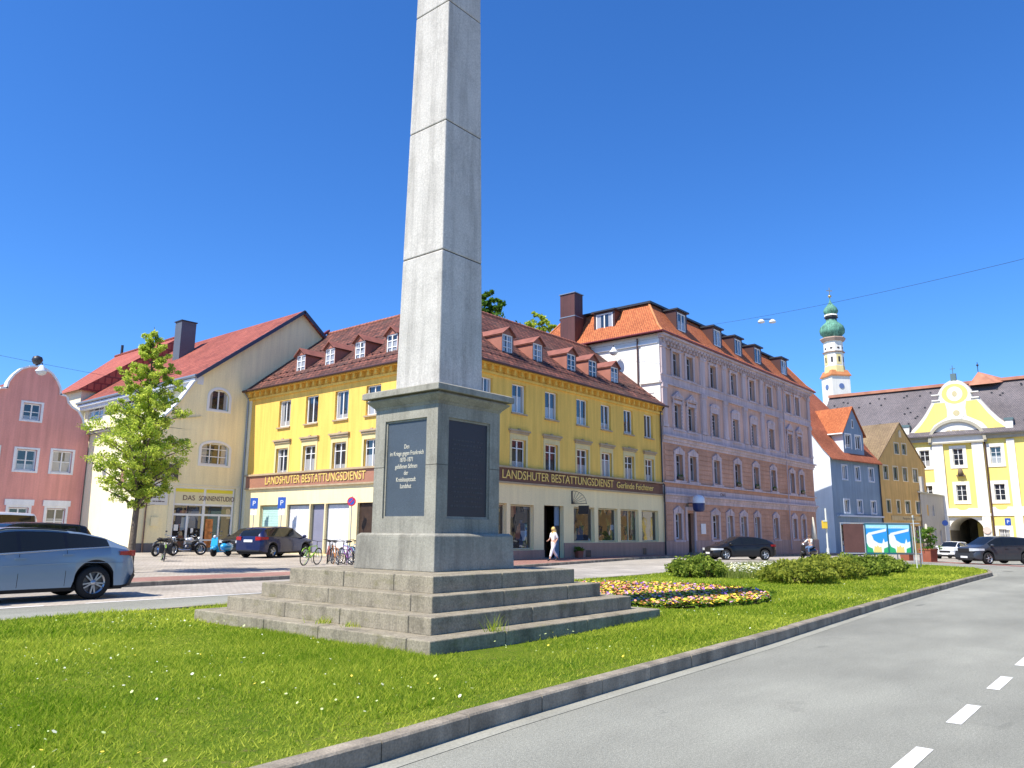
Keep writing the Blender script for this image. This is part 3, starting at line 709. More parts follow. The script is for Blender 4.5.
# tufts growing in the step joints
def tufts():
    mm=bpy.data.materials['grass_blade']
    for i,(x,y,z,n,h,lab) in enumerate([(7.02,9.35,.30,60,.10,'tiny green weed tuft growing on the lowest step, middle of its left side'),(7.05,8.75,.30,50,.08,'tiny weed tuft growing on the lowest step left of the near corner'),(8.0,6.98,.30,45,.2,'thin upright grass stalks growing at the foot of the second step')]):
        r=np.random.default_rng(i); a=r.uniform(0,6.28,n); b=r.uniform(0,6.28,n); px=r.normal(0,.07,n); py=r.normal(0,.07,n); hh=h*r.uniform(.5,1.2,n); ln=hh*r.uniform(.3,1,n); w_=.006
        V=np.zeros((n,3,3)); V[:,0]=np.stack([px-np.cos(a)*w_,py-np.sin(a)*w_,0*px],1); V[:,1]=np.stack([px+np.cos(a)*w_,py+np.sin(a)*w_,0*px],1); V[:,2]=np.stack([px+np.cos(b)*ln,py+np.sin(b)*ln,hh],1)
        o=obj('weed_tuft',tris('weed_tuft',V,r.random(n),mm)); o.location=(x,y,z); tag(o,lab,'weed')
tufts()
# ------------------------------------------------------------------ yellow corner building
M_yel=stucco('yellow_stucco',(.89,.57,.13),.2); M_cream=stucco('cream_stucco',(.90,.75,.42),.10); M_yel_band=stucco('pale_surround_stucco',(.72,.60,.30))
M_sandsill=mat('sandstone_trim',(.42,.32,.2),.85,.15,2)
M_brownroof=tilemat('brown_roof_tiles',(.23,.085,.06),(.085,.038,.032),(.05,.025,.02),.42,.36,.04,.25,.85,1,.8,coord='UV',moss=(.10,.075,.06),mossamt=.65)
M_signp=mat('sign_fascia',(.36,.17,.11),.6,.06,1); M_signd=mat('sign_fascia_brown',(.16,.075,.05),.6,.06,1)
M_plinth=stucco('plinth_stucco',(.42,.27,.20),.2)
M_salmon=mat('salmon_tin',(.34,.14,.10),.75,.16,1,.05,20,.1)
M_redtin=plain('dark_red_tin',(.16,.03,.035),.45,.4,.2)
M_goldl=plain('gilt_letters',(.80,.58,.16),.4,.5,.1); M_goldd=plain('gilt_letters_outline',(.12,.07,.02),.5)
M_downpipe=plain('black_downpipe',(.025,.025,.03),.4,.5)
def yellow_building():
    W=21.15; D=18.25; ze=10.38; k=.8; dr=6.0; zr=ze+k*(dr+.4)
    o=thing('corner_building','yellow three storey corner building with brown tiled roof and shops, directly behind the obelisk','building',(26.8,26.47,0))
    XR=None; XL=lambda p:(p[1],-p[0],p[2])   # left wing local: u runs along -Y, wall faces -X
    LW=lambda u:-u
    rw=[(2.0,3.15),(4.75,5.95),(7.7,8.9),(10.8,12.0),(13.45,14.6),(16.15,17.3),(18.75,19.9)]
    lwY=[13.55,10.8,8.0,5.25,2.45]   # bottom (small Y) edge of each window, widths 1.22
    opsR=[]; opsL=[]
    for a,b in rw: opsR+=[(a,b,7.95,9.55),(a,b,4.95,6.5)]
    for y in lwY: opsL+=[(-(y+1.22),-y,7.75,9.4),(-(y+1.22),-y,4.86,6.45)]
    up=MB(); wall(up,0,W,4.9,ze,opsR)
    up.xf=XL; wall(up,-D,0,4.9,ze,opsL); up.xf=None
    up.face([(W,0,4.9),(W,12,4.9),(W,12,ze),(W,0,ze)]); up.face([(0,D,-.5),(0,D,ze),(12,D,ze),(12,D,-.5)])
    up.face([(12,12,-.5),(W,12,-.5),(W,12,ze),(12,12,ze)]); up.face([(12,12,-.5),(12,12,ze),(12,D,ze),(12,D,-.5)])
    up.build('upper_wall',M_yel,o)
    # ground floor
    sR=[(.5,2.6,.65,3.05),(2.95,4.4,.65,3.05),(4.7,6.7,.65,3.02),(7.6,9.45,-.1,3.05),(10.45,12.6,1.02,3.05),(13.0,15.2,1.02,3.05),(15.55,17.75,1.02,3.05),(18.15,20.35,1.02,3.05)]
    sL=[(-16.15,-14.1,.95,3.06),(-13.3,-11.1,.3,3.06),(-11.0,-9.7,.3,3.06),(-9.6,-7.5,.3,3.06),(-6.8,-5.4,-.1,3.06),(-4.6,-1.2,.9,3.06)]
    g=MB(); wall(g,0,W,-.4,4.19,sR,.28); g.xf=XL; wall(g,-D,0,-.4,4.19,sL,.22); g.xf=None
    g.face([(W,0,-.4),(W,12,-.4),(W,12,4.9),(W,0,4.9)]); g.build('ground_floor_wall',M_cream,o)
    pl=MB()
    for a,b in ((0,7.6),(9.45,W)): 
        cuts=[q for q in sR if q[2]<.9 and a<=q[0]<b and q[2]>0]
        pl.box(a,b,-.05,0,-.4,.62 if b<8 else .98)
    pl.build('plinth',M_plinth,o)
    # fascia boards with lettering
    f=MB(); f.box(-.1,W-.25,-.1,0,4.19,4.9); f.build('sign_fascia',M_signd,o)
    f2=MB(xf=XL); f2.box(-D+.45,.1,-.1,0,4.14,4.86); fl=f2.build('sign_fascia',M_signp,o)
    c=MB(); c.box(-.2,W-.2,-.2,0,4.9,5.0); c.box(-.2,W-.2,-.14,0,4.1,4.19); c.xf=XL; c.box(-D+.4,.2,-.2,0,4.86,4.97); c.box(-D+.4,.2,-.14,0,4.05,4.14); c.build('string_course',M_sandsill,o)
    s1="LANDSHUTER BESTATTUNGSDIENST"
    text(s1,.66,M_goldl,o,(9.2,-.13,4.55),(math.pi/2,0,0),.012,width=10.7); text("Gerlinde Feichtner",.55,M_goldl,o,(17.25,-.13,4.53),(math.pi/2,0,0),.012,width=4.6)
    text(s1,.66,M_goldl,o,(-.13,10.85,4.50),(math.pi/2,0,-math.pi/2),.012,width=9.5); text("Gerlinde Feichtner",.55,M_goldl,o,(-.13,2.7,4.49),(math.pi/2,0,-math.pi/2),.012,width=4.4)
    # windows
    for a,b in rw:
        for z,h in ((7.95,1.6),(4.95,1.55)): win(o,(a+b)/2,z,b-a-.03,h,'two' if z>6 else 't',sill=M_sandsill)
    for y in lwY:
        for z,h in ((7.75,1.65),(4.86,1.59)): win(o,-(y+.61),z,1.19,h,'two' if z>6 else 't',-math.pi/2,XL,sill=M_sandsill if z>6 else None)
    # surrounds and little cornices over the first floor windows
    t=MB(); tc=MB()
    def sur(xf,a,b,z0,z1):
        t.xf=tc.xf=xf; e=.16; t.cut(); tc.cut()
        t.box(a-e,a,-.03,.02,z0,z1); t.box(b,b+e,-.03,.02,z0,z1); t.box(a-e,b+e,-.03,.02,z1,z1+.3)
        tc.box(a-e-.12,b+e+.12,-.16,.0,z1+.42,z1+.52); tc.box(a-e-.05,b+e+.05,-.1,.0,z1+.3,z1+.42)
        m_=(a+b)/2; tc.box(m_-.1,m_+.1,-.07,0,z1+.52,z1+.6)
    for a,b in rw: sur(None,a,b,4.97,6.5)
    for y in lwY: sur(XL,-(y+1.22),-y,4.97,6.45)
    t.split('window_surround',M_yel_band,o); tc.split('window_cornice',M_sandsill,o)
    # eaves cornice with small brackets
    c=MB(); br=MB()
    for xf,L_ in ((None,(0,W)),(XL,(-D,0))):
        c.xf=br.xf=xf; c.box(L_[0]-(.3 if xf is None else 0),L_[1]+(.3 if xf else 0),-.3,-.002,ze-.14,ze-.02); c.box(L_[0]-(.12 if xf is None else 0),L_[1]+(.12 if xf else 0),-.12,-.002,ze-.62,ze-.5)
        n=int((L_[1]-L_[0])/.62)
        for i in range(n):
            u=L_[0]+.3+i*.62; br.cut(); br.box(u,u+.16,-.26,-.002,ze-.42,ze-.14)
    c.build('eaves_cornice',M_yel,o); br.split('eaves_bracket',M_yel,o)
    q=MB(); q.cut(); q.box(-.012,.22,-.012,.0,4.97,ze-.62); q.xf=XL; q.cut(); q.box(-D+.05,-D+.4,-.04,0,-.3,ze-.62); q.split('corner_strip',stucco('cream_strip',(.85,.78,.55)),o)
    # roof
    zf=lambda d: ze+k*(d+.4)
    e=-.45; r=MB()
    A=(e,e,zf(e)); B=(W+.1,e,zf(e)); Cc=(W+.1,dr,zr); Dd=(dr,dr,zr); E=(dr,D+.15,zr); F=(e,D+.15,zf(e))
    r.face([A,B,Cc,Dd]); r.face([A,Dd,E,F]); r.face([Dd,Cc,(W+.1,12.45,zf(e)),(12.45,12.45,zf(e))]); r.face([E,Dd,(12.45,12.45,zf(e)),(12.45,D+.15,zf(e))])
    ro=r.build('roof',M_brownroof,o)
    u=MB(); 
    for a,b,w_ in ((Dd,Cc,.13),(Dd,E,.13),(A,Dd,.11)):
        va=Vector(a); vb=Vector(b); n=int((vb-va).length/.36)
        for i in range(n):
            p=va.lerp(vb,i/n); q=va.lerp(vb,(i+1.06)/n); u.tube(p,q,w_,w_*.86,7,True)
    u.build('ridge_tiles',mat('ridge_tile',(.33,.13,.09),.85,.25,2,.2,10),ro)
    gb=MB(); gb.face([(W,0,ze),(W,dr,zr-.3),(W,12,ze)]); gb.face([(0,D,ze),(12,D,ze),(dr,D,zr-.3)]); gb.build('gable_wall',M_yel,o)
    # red tin verge at the left end with upstand
    v=MB(); p0=Vector((e-.05,D+.15,zf(e)+.02)); p1=Vector((dr,D+.15,zr+.12)); 
    for a,b in ((p0,p1),):
        v.mesh([(a.x,a.y-.16,a.z),(a.x,a.y+.16,a.z),(b.x,b.y+.16,b.z),(b.x,b.y-.16,b.z),(a.x,a.y-.16,a.z+.2),(a.x,a.y+.16,a.z+.2),(b.x,b.y+.16,b.z+.2),(b.x,b.y-.16,b.z+.2)],[(0,1,2,3),(7,6,5,4),(0,4,5,1),(3,2,6,7),(0,3,7,4),(1,5,6,2)])
    v.build('verge_flashing',M_redtin,ro)
    gt=MB(); gt.tube((e-.07,e-.07,zf(e)-.03),(W+.1,e-.07,zf(e)-.03),.075,n=8); gt.tube((e-.07,e-.07,zf(e)-.03),(e-.07,D+.1,zf(e)-.03),.075,n=8); gt.build('gutter',M_copper,ro)
    # snow guard hooks
    sg=MB()
    for row,d in enumerate((.35,.95,3.2)):
        sg.cut(); sg.box(d+.2,W-.3,d-.01,d+.01,zf(d)+.05,zf(d)+.07); sg.box(d-.01,d+.01,d+.2,D-.3,zf(d)+.05,zf(d)+.07)
        for i in range(30):
            x=.6+i*.7+(.35 if row%2 else 0)
            if x<W-.2 and x>d: sg.box(x-.03,x+.03,d-.05,d+.06,zf(d),zf(d)+.08)
            if x<D-.2 and x>d: sg.box(d-.05,d+.06,x-.03,x+.03,zf(d),zf(d)+.08)
    sg.split('snow_guard_rail',M_copper,ro)
    # dormers
    def dormer(c_,left):
        root=MB(); tr=(lambda p:p) if not left else XL
        z0=11.22 if left else 11.4; z1=z0+1.2; hw=.51; d0=.95
        if left: d0=.85
        f=root; f.xf=lambda p:tr((p[0],p[1],p[2]))
        dz=lambda z:(z-ze)/k-.4
        # front with opening, cheeks, gable
        wall(f,c_-hw,c_+hw,z0-.25,z1,[(c_-.46,c_+.46,z0,z1-.04)],.08,d0)
        f.face([(c_-hw,d0,z1),(c_+hw,d0,z1),(c_,d0,z1+.42)])
        for s_ in (-1,1):
            x=c_+s_*hw; f.face([(x,d0,z0-.25),(x,d0,z1),(x,dz(z1),z1)])
        d=f.build('dormer',M_salmon,o)
        rf=MB(xf=tr); ov=.09; zt=z1+.42
        for s_ in (-1,1):
            a=(c_+s_*(hw+ov),d0-.15,z1-.06); b=(c_,d0-.15,zt); c2=(c_,dz(zt),zt); d2=(c_+s_*(hw+ov),dz(z1-.06),z1-.06)
            rf.face([a,b,c2,d2]); up=lambda p:(p[0],p[1],p[2]-.06); rf.face([up(a),up(d2),up(c2),up(b)]); rf.face([a,up(a),up(b),b])
        rf.build('dormer_roof',mat('dormer_roof_tin',(.24,.09,.065),.7,.2,2,.05,20),d)
        w_=win(d,c_,z0,.9,1.16,'six',-math.pi/2 if left else 0,tr,depth=d0+.04,fw=.075)
        for ch in list(w_.children):
            ch.parent=d; ch.location=w_.location; ch.rotation_euler=w_.rotation_euler
    for X in (5.47,8.24,11.66,14.03,16.66): dormer(X,False)
    for Y in (14.05,11.1,8.28,5.5,2.75): dormer(-Y,True)
    # shop windows
    fr=mat('shop_frame',(.62,.55,.36),.5,.05)
    def shop(a,b,z0,z1,th,xf,dep,pane=M_shop,fm=fr,bars=()):
        w_=b-a; f=MB(); 
        for q in ((-w_/2,-w_/2+.06,0,z1-z0),(w_/2-.06,w_/2,0,z1-z0),(-w_/2+.06,w_/2-.06,0,.06),(-w_/2+.06,w_/2-.06,z1-z0-.06,z1-z0)): f.box(q[0],q[1],0,.06,q[2],q[3])
        for bx in bars: f.box(bx-.03,bx+.03,0,.05,.06,z1-z0-.06)
        p=MB(); p.face([(-w_/2+.03,.04,.03),(w_/2-.03,.04,.03),(w_/2-.03,.04,z1-z0-.03),(-w_/2+.03,.04,z1-z0-.03)])
        pos=((a+b)/2,dep,z0); pos=xf(pos) if xf else pos
        w2=f.build('shop_window',fm,o,pos,th); p.build('pane',pane,w2); return w2
    for i,(a,b,c_,d_) in enumerate(sR):
        if i==3: continue
        shop(a+.01,b-.01,c_+.02,d_-.02,0,None,.2,bars=() if i not in(6,) else (.1,))
    # entrance: recessed doorway with dark glazed door and blue side panel
    e_=MB(); e_.box(7.61,9.44,1.2,1.25,.05,3.04); e_.build('entrance_back',M_wood,o)
    e2=MB(); e2.box(7.95,8.0,1.14,1.2,.05,2.4); e2.box(8.9,8.95,1.14,1.2,.05,2.4); e2.box(8.0,8.9,1.14,1.2,2.32,2.4); e2.build('entrance_door',M_metal,o)
    e3=MB(); e3.box(9.0,9.43,.32,.36,.05,3.04); e3.build('entrance_side_panel',mat('blue_panel',(.18,.26,.36),.5,.05),o)
    e4=MB(); e4.box(9.06,9.4,.27,.31,1.35,1.95); e4.build('notice_case',M_dark,o)
    v=MB(); v.cut(); v.box(11.55,12.1,-.06,-.04,.15,.55); v.cut(); v.box(18.1,18.55,-.06,-.04,.2,.6); v.split('cellar_grille',M_dark,o)
    # left wing shop fronts: drawn blind, pale hangings and a grey centre panel
    bl=tilemat('green_blind',(.45,.66,.60),(.42,.62,.57),(.25,.4,.37),8,.1,.012,.05,.6,.3,1,coord='UV',bd=.01)
    shop(-16.14,-14.11,.97,3.04,-math.pi/2,XL,.15,bl)
    hang=mat('pale_hanging',(.72,.72,.74),.9,.12,1.2,.03,10,.6,2.2,.1,bd=.15); dk=mat('grey_panel',(.23,.23,.30),.6,.08,1)
    shop(-13.29,-11.11,.32,3.04,-math.pi/2,XL,.15,hang,M_metal); shop(-10.99,-9.71,.32,3.04,-math.pi/2,XL,.18,dk,M_metal); shop(-9.59,-7.51,.32,3.04,-math.pi/2,XL,.15,hang,M_metal)
    dd=MB(xf=XL); dd.box(-6.79,-5.41,.15,.2,-.1,3.04); dd.build('side_door',M_wood,o)
    shop(-4.59,-1.21,.92,3.04,-math.pi/2,XL,.15)
    li=MB(); li.box(-.3,-.1,-.05,0,0,.1)
    # downpipes
    d=MB(); x=W-.32; d.path([(x,-.42,zf(e)-.1),(x,-.12,zf(e)-.45),(x,-.12,4.95),(x,-.26,4.85),(x,-.26,4.15),(x+.25,-.12,3.7),(x+.25,-.1,.1)],.055,8)
    d.build('downpipe',M_downpipe,o)
    d=MB(); d.path([(-.45,D-.1,zf(e)-.1),(-.12,D-.1,zf(e)-.5),(-.12,D-.1,.2)],.05,8); d.build('downpipe',M_zinc,o)
    return o
yellow_building()
# wrought iron hanging sign
def hanging_sign():
    o=thing('hanging_sign','black wrought iron fan bracket with a small dark sign board over the shop windows','sign',(37.05,26.47,3.0))
    b=MB(); b.box(-.04,.04,-.05,0,.2,.95)
    for i in range(7):
        a=i/6*math.pi/2; b.tube((.02,-.03,.22),(.02+.0+.85*math.cos(a)*.15,-.03-.85*math.cos(a),.22+.7*math.sin(a)),.012,n=4)
    pts=[(.02+.12*math.cos(i/10*math.pi/2),-.03-.9*math.cos(i/10*math.pi/2),.22+.74*math.sin(i/10*math.pi/2)) for i in range(11)]
    b.path(pts,.014,5); b.tube((.02,-.03,.22),(.14,-.98,.22),.018,n=5); b.build('bracket',M_dark,o)
    s=MB(); s.box(.08,.14,-1.12,-.42,-.38,.1); s.build('sign_board',M_dark,o)
hanging_sign()
# ------------------------------------------------------------------ salmon and lavender town house
M_sal=stucco('salmon_stucco',(.72,.46,.35),.3,.16); M_lav=stucco('lavender_trim',(.62,.50,.49),.28,.14); M_brk=mat('rusticated_stucco',(.56,.32,.22),.9,.15,.6,.1,12,.3,60,.15,.2)
M_oroof=tilemat('orange_roof_tiles',(.58,.19,.07),(.42,.12,.045),(.2,.06,.03),.18,.17,.02,.12,.8,.8,.5,coord='UV')
M_whitewall=stucco('white_render',(.84,.81,.74),.06)
def trim_window(mb,a,b,z0,z1,head):
    e=.26
    mb.cut(); mb.box(a-e,a,-.07,.02,z0-.1,z1+.1); mb.box(b,b+e,-.07,.02,z0-.1,z1+.1); mb.box(a-e,b+e,-.09,.02,z1+.0,z1+.22); mb.box(a-e-.08,b+e+.08,-.16,.02,z0-.24,z0-.1)
    m_=(a+b)/2
    if head=='ped':
        mb.box(a-e-.06,b+e+.06,-.15,0,z1+.34,z1+.42)
        mb.prism([(a-e-.1,z1+.42),(b+e+.1,z1+.42),(m_,z1+.95)],-.17,0); mb.prism([(a-.05,z1+.46),(b+.05,z1+.46),(m_,z1+.80)],-.2,-.171)
        mb.ball((m_,-.15,z1+.56),.1,8)
        for u in (a-e,b+e-.14):
            mb.box(u,u+.14,-.13,-.07,z1-.02,z1+.34)
    if head=='arch':
        pts=[(m_+(b-m_+e+.06)*math.cos(t),z1+.42+.34*math.sin(t)) for t in [math.pi*i/10 for i in range(11)]]
        mb.prism(pts[::-1],-.15,0); mb.box(a-e,b+e,-.11,0,z1+.2,z1+.42); mb.ball((m_,-.13,z1+.52),.11,8)
    if head=='flat':
        mb.box(a-e-.06,b+e+.06,-.14,0,z1+.3,z1+.4); mb.box(m_-.09,m_+.09,-.13,0,z1+.0,z1+.34)
    if head=='key':
        mb.prism([(a-e,z1+.22),(b+e,z1+.22),(m_+.15,z1+.48),(m_-.15,z1+.48)],-.11,0); mb.box(m_-.1,m_+.1,-.15,0,z1+.05,z1+.52)
def salmon_house():
    X0=47.98; W=30.4; D=11.5; ze=15.75
    o=thing('apartment_house','tall salmon and lavender apartment house with ornate windows and orange mansard roof','building',(X0,26.47,0))
    ax=[2.35,4.5,8.5,12.35,16.1,19.95,24.5,26.95]; hw=.54
    ops=[]
    for i,c in enumerate(ax):
        ops+=[(c-hw,c+hw,12.95,14.72),(c-hw,c+hw,9.08,10.86),(c-hw,c+hw,5.38,7.16)]
    gx=[(1.95,.45),(7.9,.55),(10.5,.5),(13.1,.55),(15.85,.5),(19.95,.5),(24.45,.5),(26.8,.5)]
    gops=[(c-h,c+h,1.2,2.95) for c,h in gx]; gops.append((3.25,4.35,-.4,3.0))
    b=MB(); wall(b,0,W,8.2,ze,[q for q in ops if q[2]>8.2],.3); b.build('upper_wall',M_sal,o)
    b=MB(); wall(b,0,W,-.8,8.2,[q for q in ops if q[2]<8.2]+gops,.3); b.build('lower_wall',M_brk,o)
    # horizontal rustication blocks on the two lower floors
    r=MB()
    def band(z0,z1,ops_,step):
        z=z0
        while z<z1-.1:
            r.cut(); zt=min(z+step-.05,z1); hit=sorted([(q[0]-.28,q[1]+.28) for q in ops_ if q[2]-.3<zt and q[3]+.5>z]); a=.25
            for s_,e_ in hit+[(W-.25,W)]:
                if s_>a: r.box(a,s_,-.035,-.001,z,zt)
                a=max(a,e_)
            z+=step
    band(1.05,3.55,gops,.36); band(5.2,7.75,[q for q in ops if q[2]<8],.36); r.split('rustication_course',M_brk,o,bevel=.01)
    s=MB(); s.face([(0,0,-.8),(0,0,ze),(0,D,ze),(0,D,-.8)]); s.face([(W,0,-.8),(W,D,-.8),(W,D,ze),(W,0,ze)]); s.face([(0,D,-.8),(0,D,ze),(W,D,ze),(W,D,-.8)]); s.build('side_wall',M_whitewall,o)
    # base, string courses and cornices
    c=MB(); c.box(-.02,3.2,-.12,-.001,-.8,1.05); c.box(4.4,W+.05,-.12,-.001,-.8,1.05); c.build('base_course',stucco('base_stucco',(.50,.34,.28),.25),o)
    c=MB(); L_=lambda y,z0,z1,ex=0: c.box(-ex,W+ex,-y,-.0005,z0,z1)
    L_(.32,4.18,4.3,.2); L_(.16,3.98,4.18,.1); L_(.08,3.7,3.98,.05); L_(.06,4.3,4.75,.02); L_(.18,5.05,5.15,.08)
    L_(.34,8.28,8.4,.2); L_(.18,8.05,8.28,.1); L_(.07,7.85,8.05,.04); L_(.09,8.4,8.98,.03)
    L_(.14,12.1,12.22,.08); L_(.07,12.22,12.7,.03); L_(.12,12.7,12.8,.06)
    L_(.5,15.52,15.68,.3); L_(.3,15.36,15.52,.18); L_(.1,15.05,15.36,.05)
    c.build('cornices',M_lav,o)
    br=MB()
    for i in range(60):
        u=.3+i*.507
        if u<W-.2: br.cut(); br.box(u,u+.17,-.4,-.11,15.2,15.36); br.box(u,u+.12,-.24,-.1,14.98,15.2)
    br.split('cornice_bracket',M_lav,o)
    # swag ornaments under the cornice
    sw=MB()
    for i in range(16):
        u=1.0+i*1.9; sw.cut()
        pts=[(u+.5*math.cos(t),-.1,15.0+.22*math.sin(t)) for t in [math.pi+math.pi*j/8 for j in range(9)]]
        sw.path(pts,.05,5)
    sw.split('swag_ornament',M_lav,o)
    p=MB(); pil=[.05,6.1,10.1,13.95,17.7,21.85,W-.75]
    for u in pil:
        wd=.62 if u not in (6.1,21.85) else .8
        p.cut(); p.box(u,u+wd,-.14,-.001,8.98,12.1); p.box(u-.06,u+wd+.06,-.2,-.001,11.8,12.1); p.box(u-.05,u+wd+.05,-.18,-.001,8.98,9.2); p.box(u,u+wd,-.13,-.001,12.8,15.05); p.box(u-.05,u+wd+.05,-.18,-.001,14.75,15.05)
        p.box(u+.12,u+wd-.12,-.17,-.141,9.4,11.6); p.box(u-.04,u+wd+.04,-.12,-.0012,8.42,8.95)
    p.split('pilaster',M_lav,o)
    t=MB()
    for i,c_ in enumerate(ax):
        trim_window(t,c_-hw,c_+hw,12.95,14.72,''); trim_window(t,c_-hw,c_+hw,9.08,10.86,'ped' if i in(0,1,6,7) else 'arch'); trim_window(t,c_-hw,c_+hw,5.38,7.16,'key')
    for c_,h in gx: trim_window(t,c_-h,c_+h,1.2,2.95,'key')
    t.cut(); t.box(2.98,3.25,-.1,.02,-.3,3.2); t.box(4.35,4.62,-.1,.02,-.3,3.2); t.box(2.98,4.62,-.12,.02,3.2,3.45)
    t.split('window_surround',M_lav,o)
    # dotted quoin blocks beside the second floor windows
    q=MB()
    for c_ in ax:
        q.cut()
        for k_ in range(7):
            for s_ in (-1,1): q.box(c_+s_*(hw+.13)-.11,c_+s_*(hw+.13)+.11,-.11,-.071,9.1+k_*.26,9.22+k_*.26)
    q.split('window_quoins',M_lav,o)
    fr=plain('grey_window_frame',(.45,.44,.46),.5)
    for i,c_ in enumerate(ax):
        for z,h in ((12.95,1.77),(9.08,1.78),(5.38,1.78)): win(o,c_,z,2*hw-.02,h,'t',depth=.22,frame=fr,pane=M_pane2)
    for c_,h in gx: win(o,c_,1.2,2*h-.02,1.75,'t',depth=.2,frame=M_white)
    d=MB(); d.box(3.26,4.34,.25,.3,-.3,2.98); d.build('entrance_door',M_wood,o)
    st=MB(); st.box(3.1,4.5,-.5,-.13,-.4,.22); st.build('door_step',M_kerb,o)
    # window boxes with dark plants
    for i,c_ in enumerate(ax):
        if i in (0,3,4,5,7):
            pm=MB(); pm.box(c_-.42,c_+.42,-.18,.02,5.39,5.56); q_=pm.build('window_box',M_dark,o)
            V,tt=leaves([(c_+dx,-.08,5.62) for dx in (-.3,-.1,.1,.3)],.12,14,.05,i); obj('plants',tris('plants',V,tt,M_tree2,nv=4),q_)
    # small panels with script on the band
    text("CAFE",.34,plain('faded_letters',(.17,.10,.08),.8),o,(9.3,-.075,4.53),(math.pi/2,0,0),.004,sx=1.2)
    # mansard
    e=.55; zt=18.65; ins=1.75; m=MB()
    A=(-e,-e,ze);B=(W+e,-e,ze);C_=(W+e,D+e,ze);Dv=(-e,D+e,ze)
    a=(ins,ins,zt);b2=(W-ins,ins,zt);c2=(W-ins,D-ins,zt);d2=(ins,D-ins,zt)
    # slight bell-cast: lower strip flatter
    def mid(P_,Q_,t_,dz): return (P_[0]+(Q_[0]-P_[0])*t_,P_[1]+(Q_[1]-P_[1])*t_,P_[2]+(Q_[2]-P_[2])*t_+dz)
    lo=[A,B,C_,Dv]; hi=[a,b2,c2,d2]; mi=[mid(x,y,.3,-.22) for x,y in zip(lo,hi)]
    for i in range(4):
        j=(i+1)%4; m.face([lo[i],lo[j],mi[j],mi[i]]); m.face([mi[i],mi[j],hi[j],hi[i]])
    mr=m.build('mansard_roof',M_oroof,o)
    hp=MB()
    for i in range(4): 
        hp.path([Vector(lo[i]),Vector(mi[i]),Vector(hi[i])],.1,6)
    hp.build('hip_tiles',mat('hip_tile',(.5,.2,.08),.8,.2,2),mr)
    tp=MB(); tp.box(ins-.25,W-ins+.25,ins-.25,D-ins+.25,zt,zt+.16); tp.box(ins+1.5,W-ins-1.5,ins+1.2,D-ins-1.2,zt+.16,zt+.35); tp.box(2.6,4.2,3.6,5.4,zt+.16,zt+.55); tp.build('flat_roof_edge',M_dark,mr)
    gt=MB()
    for i in range(4): gt.tube(lo[i],lo[(i+1)%4],.08,n=7)
    gt.build('gutter',M_redtin,mr)
    sg=MB(); 
    for i in range(52):
        u=.2+i*.58; sg.box(u,u+.05,-.12,-.02,ze+.33,ze+.46)
    for i in range(18): sg.box(-.12,-.02,.2+i*.58,.25+i*.58,ze+.33,ze+.46)
    sg.box(.2,W-.2,-.08,-.06,ze+.4,ze+.43); sg.build('snow_guard_rail',M_copper,mr)
    def dormer(c_,left):
        tr=(lambda p:p) if not left else (lambda p:(p[1],-p[0],p[2]))
        f=MB(xf=tr); hw_=.85 if not left else .95; z0=16.75 if not left else 16.5; z1=18.35; y=.42 if not left else .6; 
        wall(f,c_-hw_,c_+hw_,z0-.3,z1,[(c_-hw_+.18,c_+hw_-.18,z0+.05,z1-.12)],.1,y)
        for s_ in (-1,1):
            x=c_+s_*hw_; f.face([(x,y,z0-.3),(x,y,z1),(x,2.1,z1),(x,1.2,17.6),(x,y+.02,16.6)])
        d=f.build('dormer',M_copper if not left else M_copper,o)
        r_=MB(xf=tr); r_.box(c_-hw_-.12,c_+hw_+.12,y-.18,2.4,z1,z1+.12); r_.build('dormer_roof',M_dark,d)
        w_=win(d,c_,z0+.06,2*hw_-.38,z1-z0-.19,'two',-math.pi/2 if left else 0,tr,depth=y+.03,fw=.09)
        for ch in list(w_.children): ch.parent=d; ch.location=w_.location; ch.rotation_euler=w_.rotation_euler
    for X in (4.35,10.6,14.7,18.95,25.3): dormer(X,False)
    dormer(-5.05,True)
    ch=MB(); ch.box(-.35,.75,7.15,8.55,15.3,20.1); c1=ch.build('chimney',tilemat('chimney_cladding',(.115,.05,.045),(.095,.042,.04),(.03,.015,.015),.35,8,.012,.1,.5,.4,1,coord='UV',bd=.02),o)
    ch=MB(); ch.box(-.42,.82,7.08,8.62,20.1,20.16); ch.box(-.37,.77,7.13,8.57,18.2,18.27); ch.build('chimney_cap',M_zinc,c1)
    ch=MB(); ch.box(.75,1.4,7.3,8.9,16,18.6); ch.build('chimney_flank',M_copper,c1)
    # side details: pilaster strip, rail and pipe
    sd=MB(); sd.box(-.06,-.001,.0,1.5,3.0,15.4); sd.box(-.2,-.0005,-.02,1.6,12.1,12.25); sd.box(-.1,-.0006,.5,1.4,11.4,11.7); sd.build('side_pilaster',M_whitewall,o)
    for i in range(1): 
        pp=MB(); pp.tube((-.12,1.75,ze-.2),(-.12,1.75,11.2),.06,n=8); pp.build('downpipe',M_copper,o)
    rl=MB(); rl.box(-.14,-.02,.1,9,15.0,15.12); rl.build('side_cornice',M_white,o)
    pp=MB(); pp.path([(22.9,-.5,ze-.1),(22.9,-.2,ze-.6),(22.9,-.2,.2)],.05,7); pp.build('downpipe',M_lav,o)
    # little lightning rods and a scaffold rod at the right end
    for z in (8.3,10.2,12): pp=MB(); pp.tube((W,.4,z),(W+1.1,.4,z+.03),.02,n=5); pp.build('iron_anchor',M_dark,o)
salmon_house()
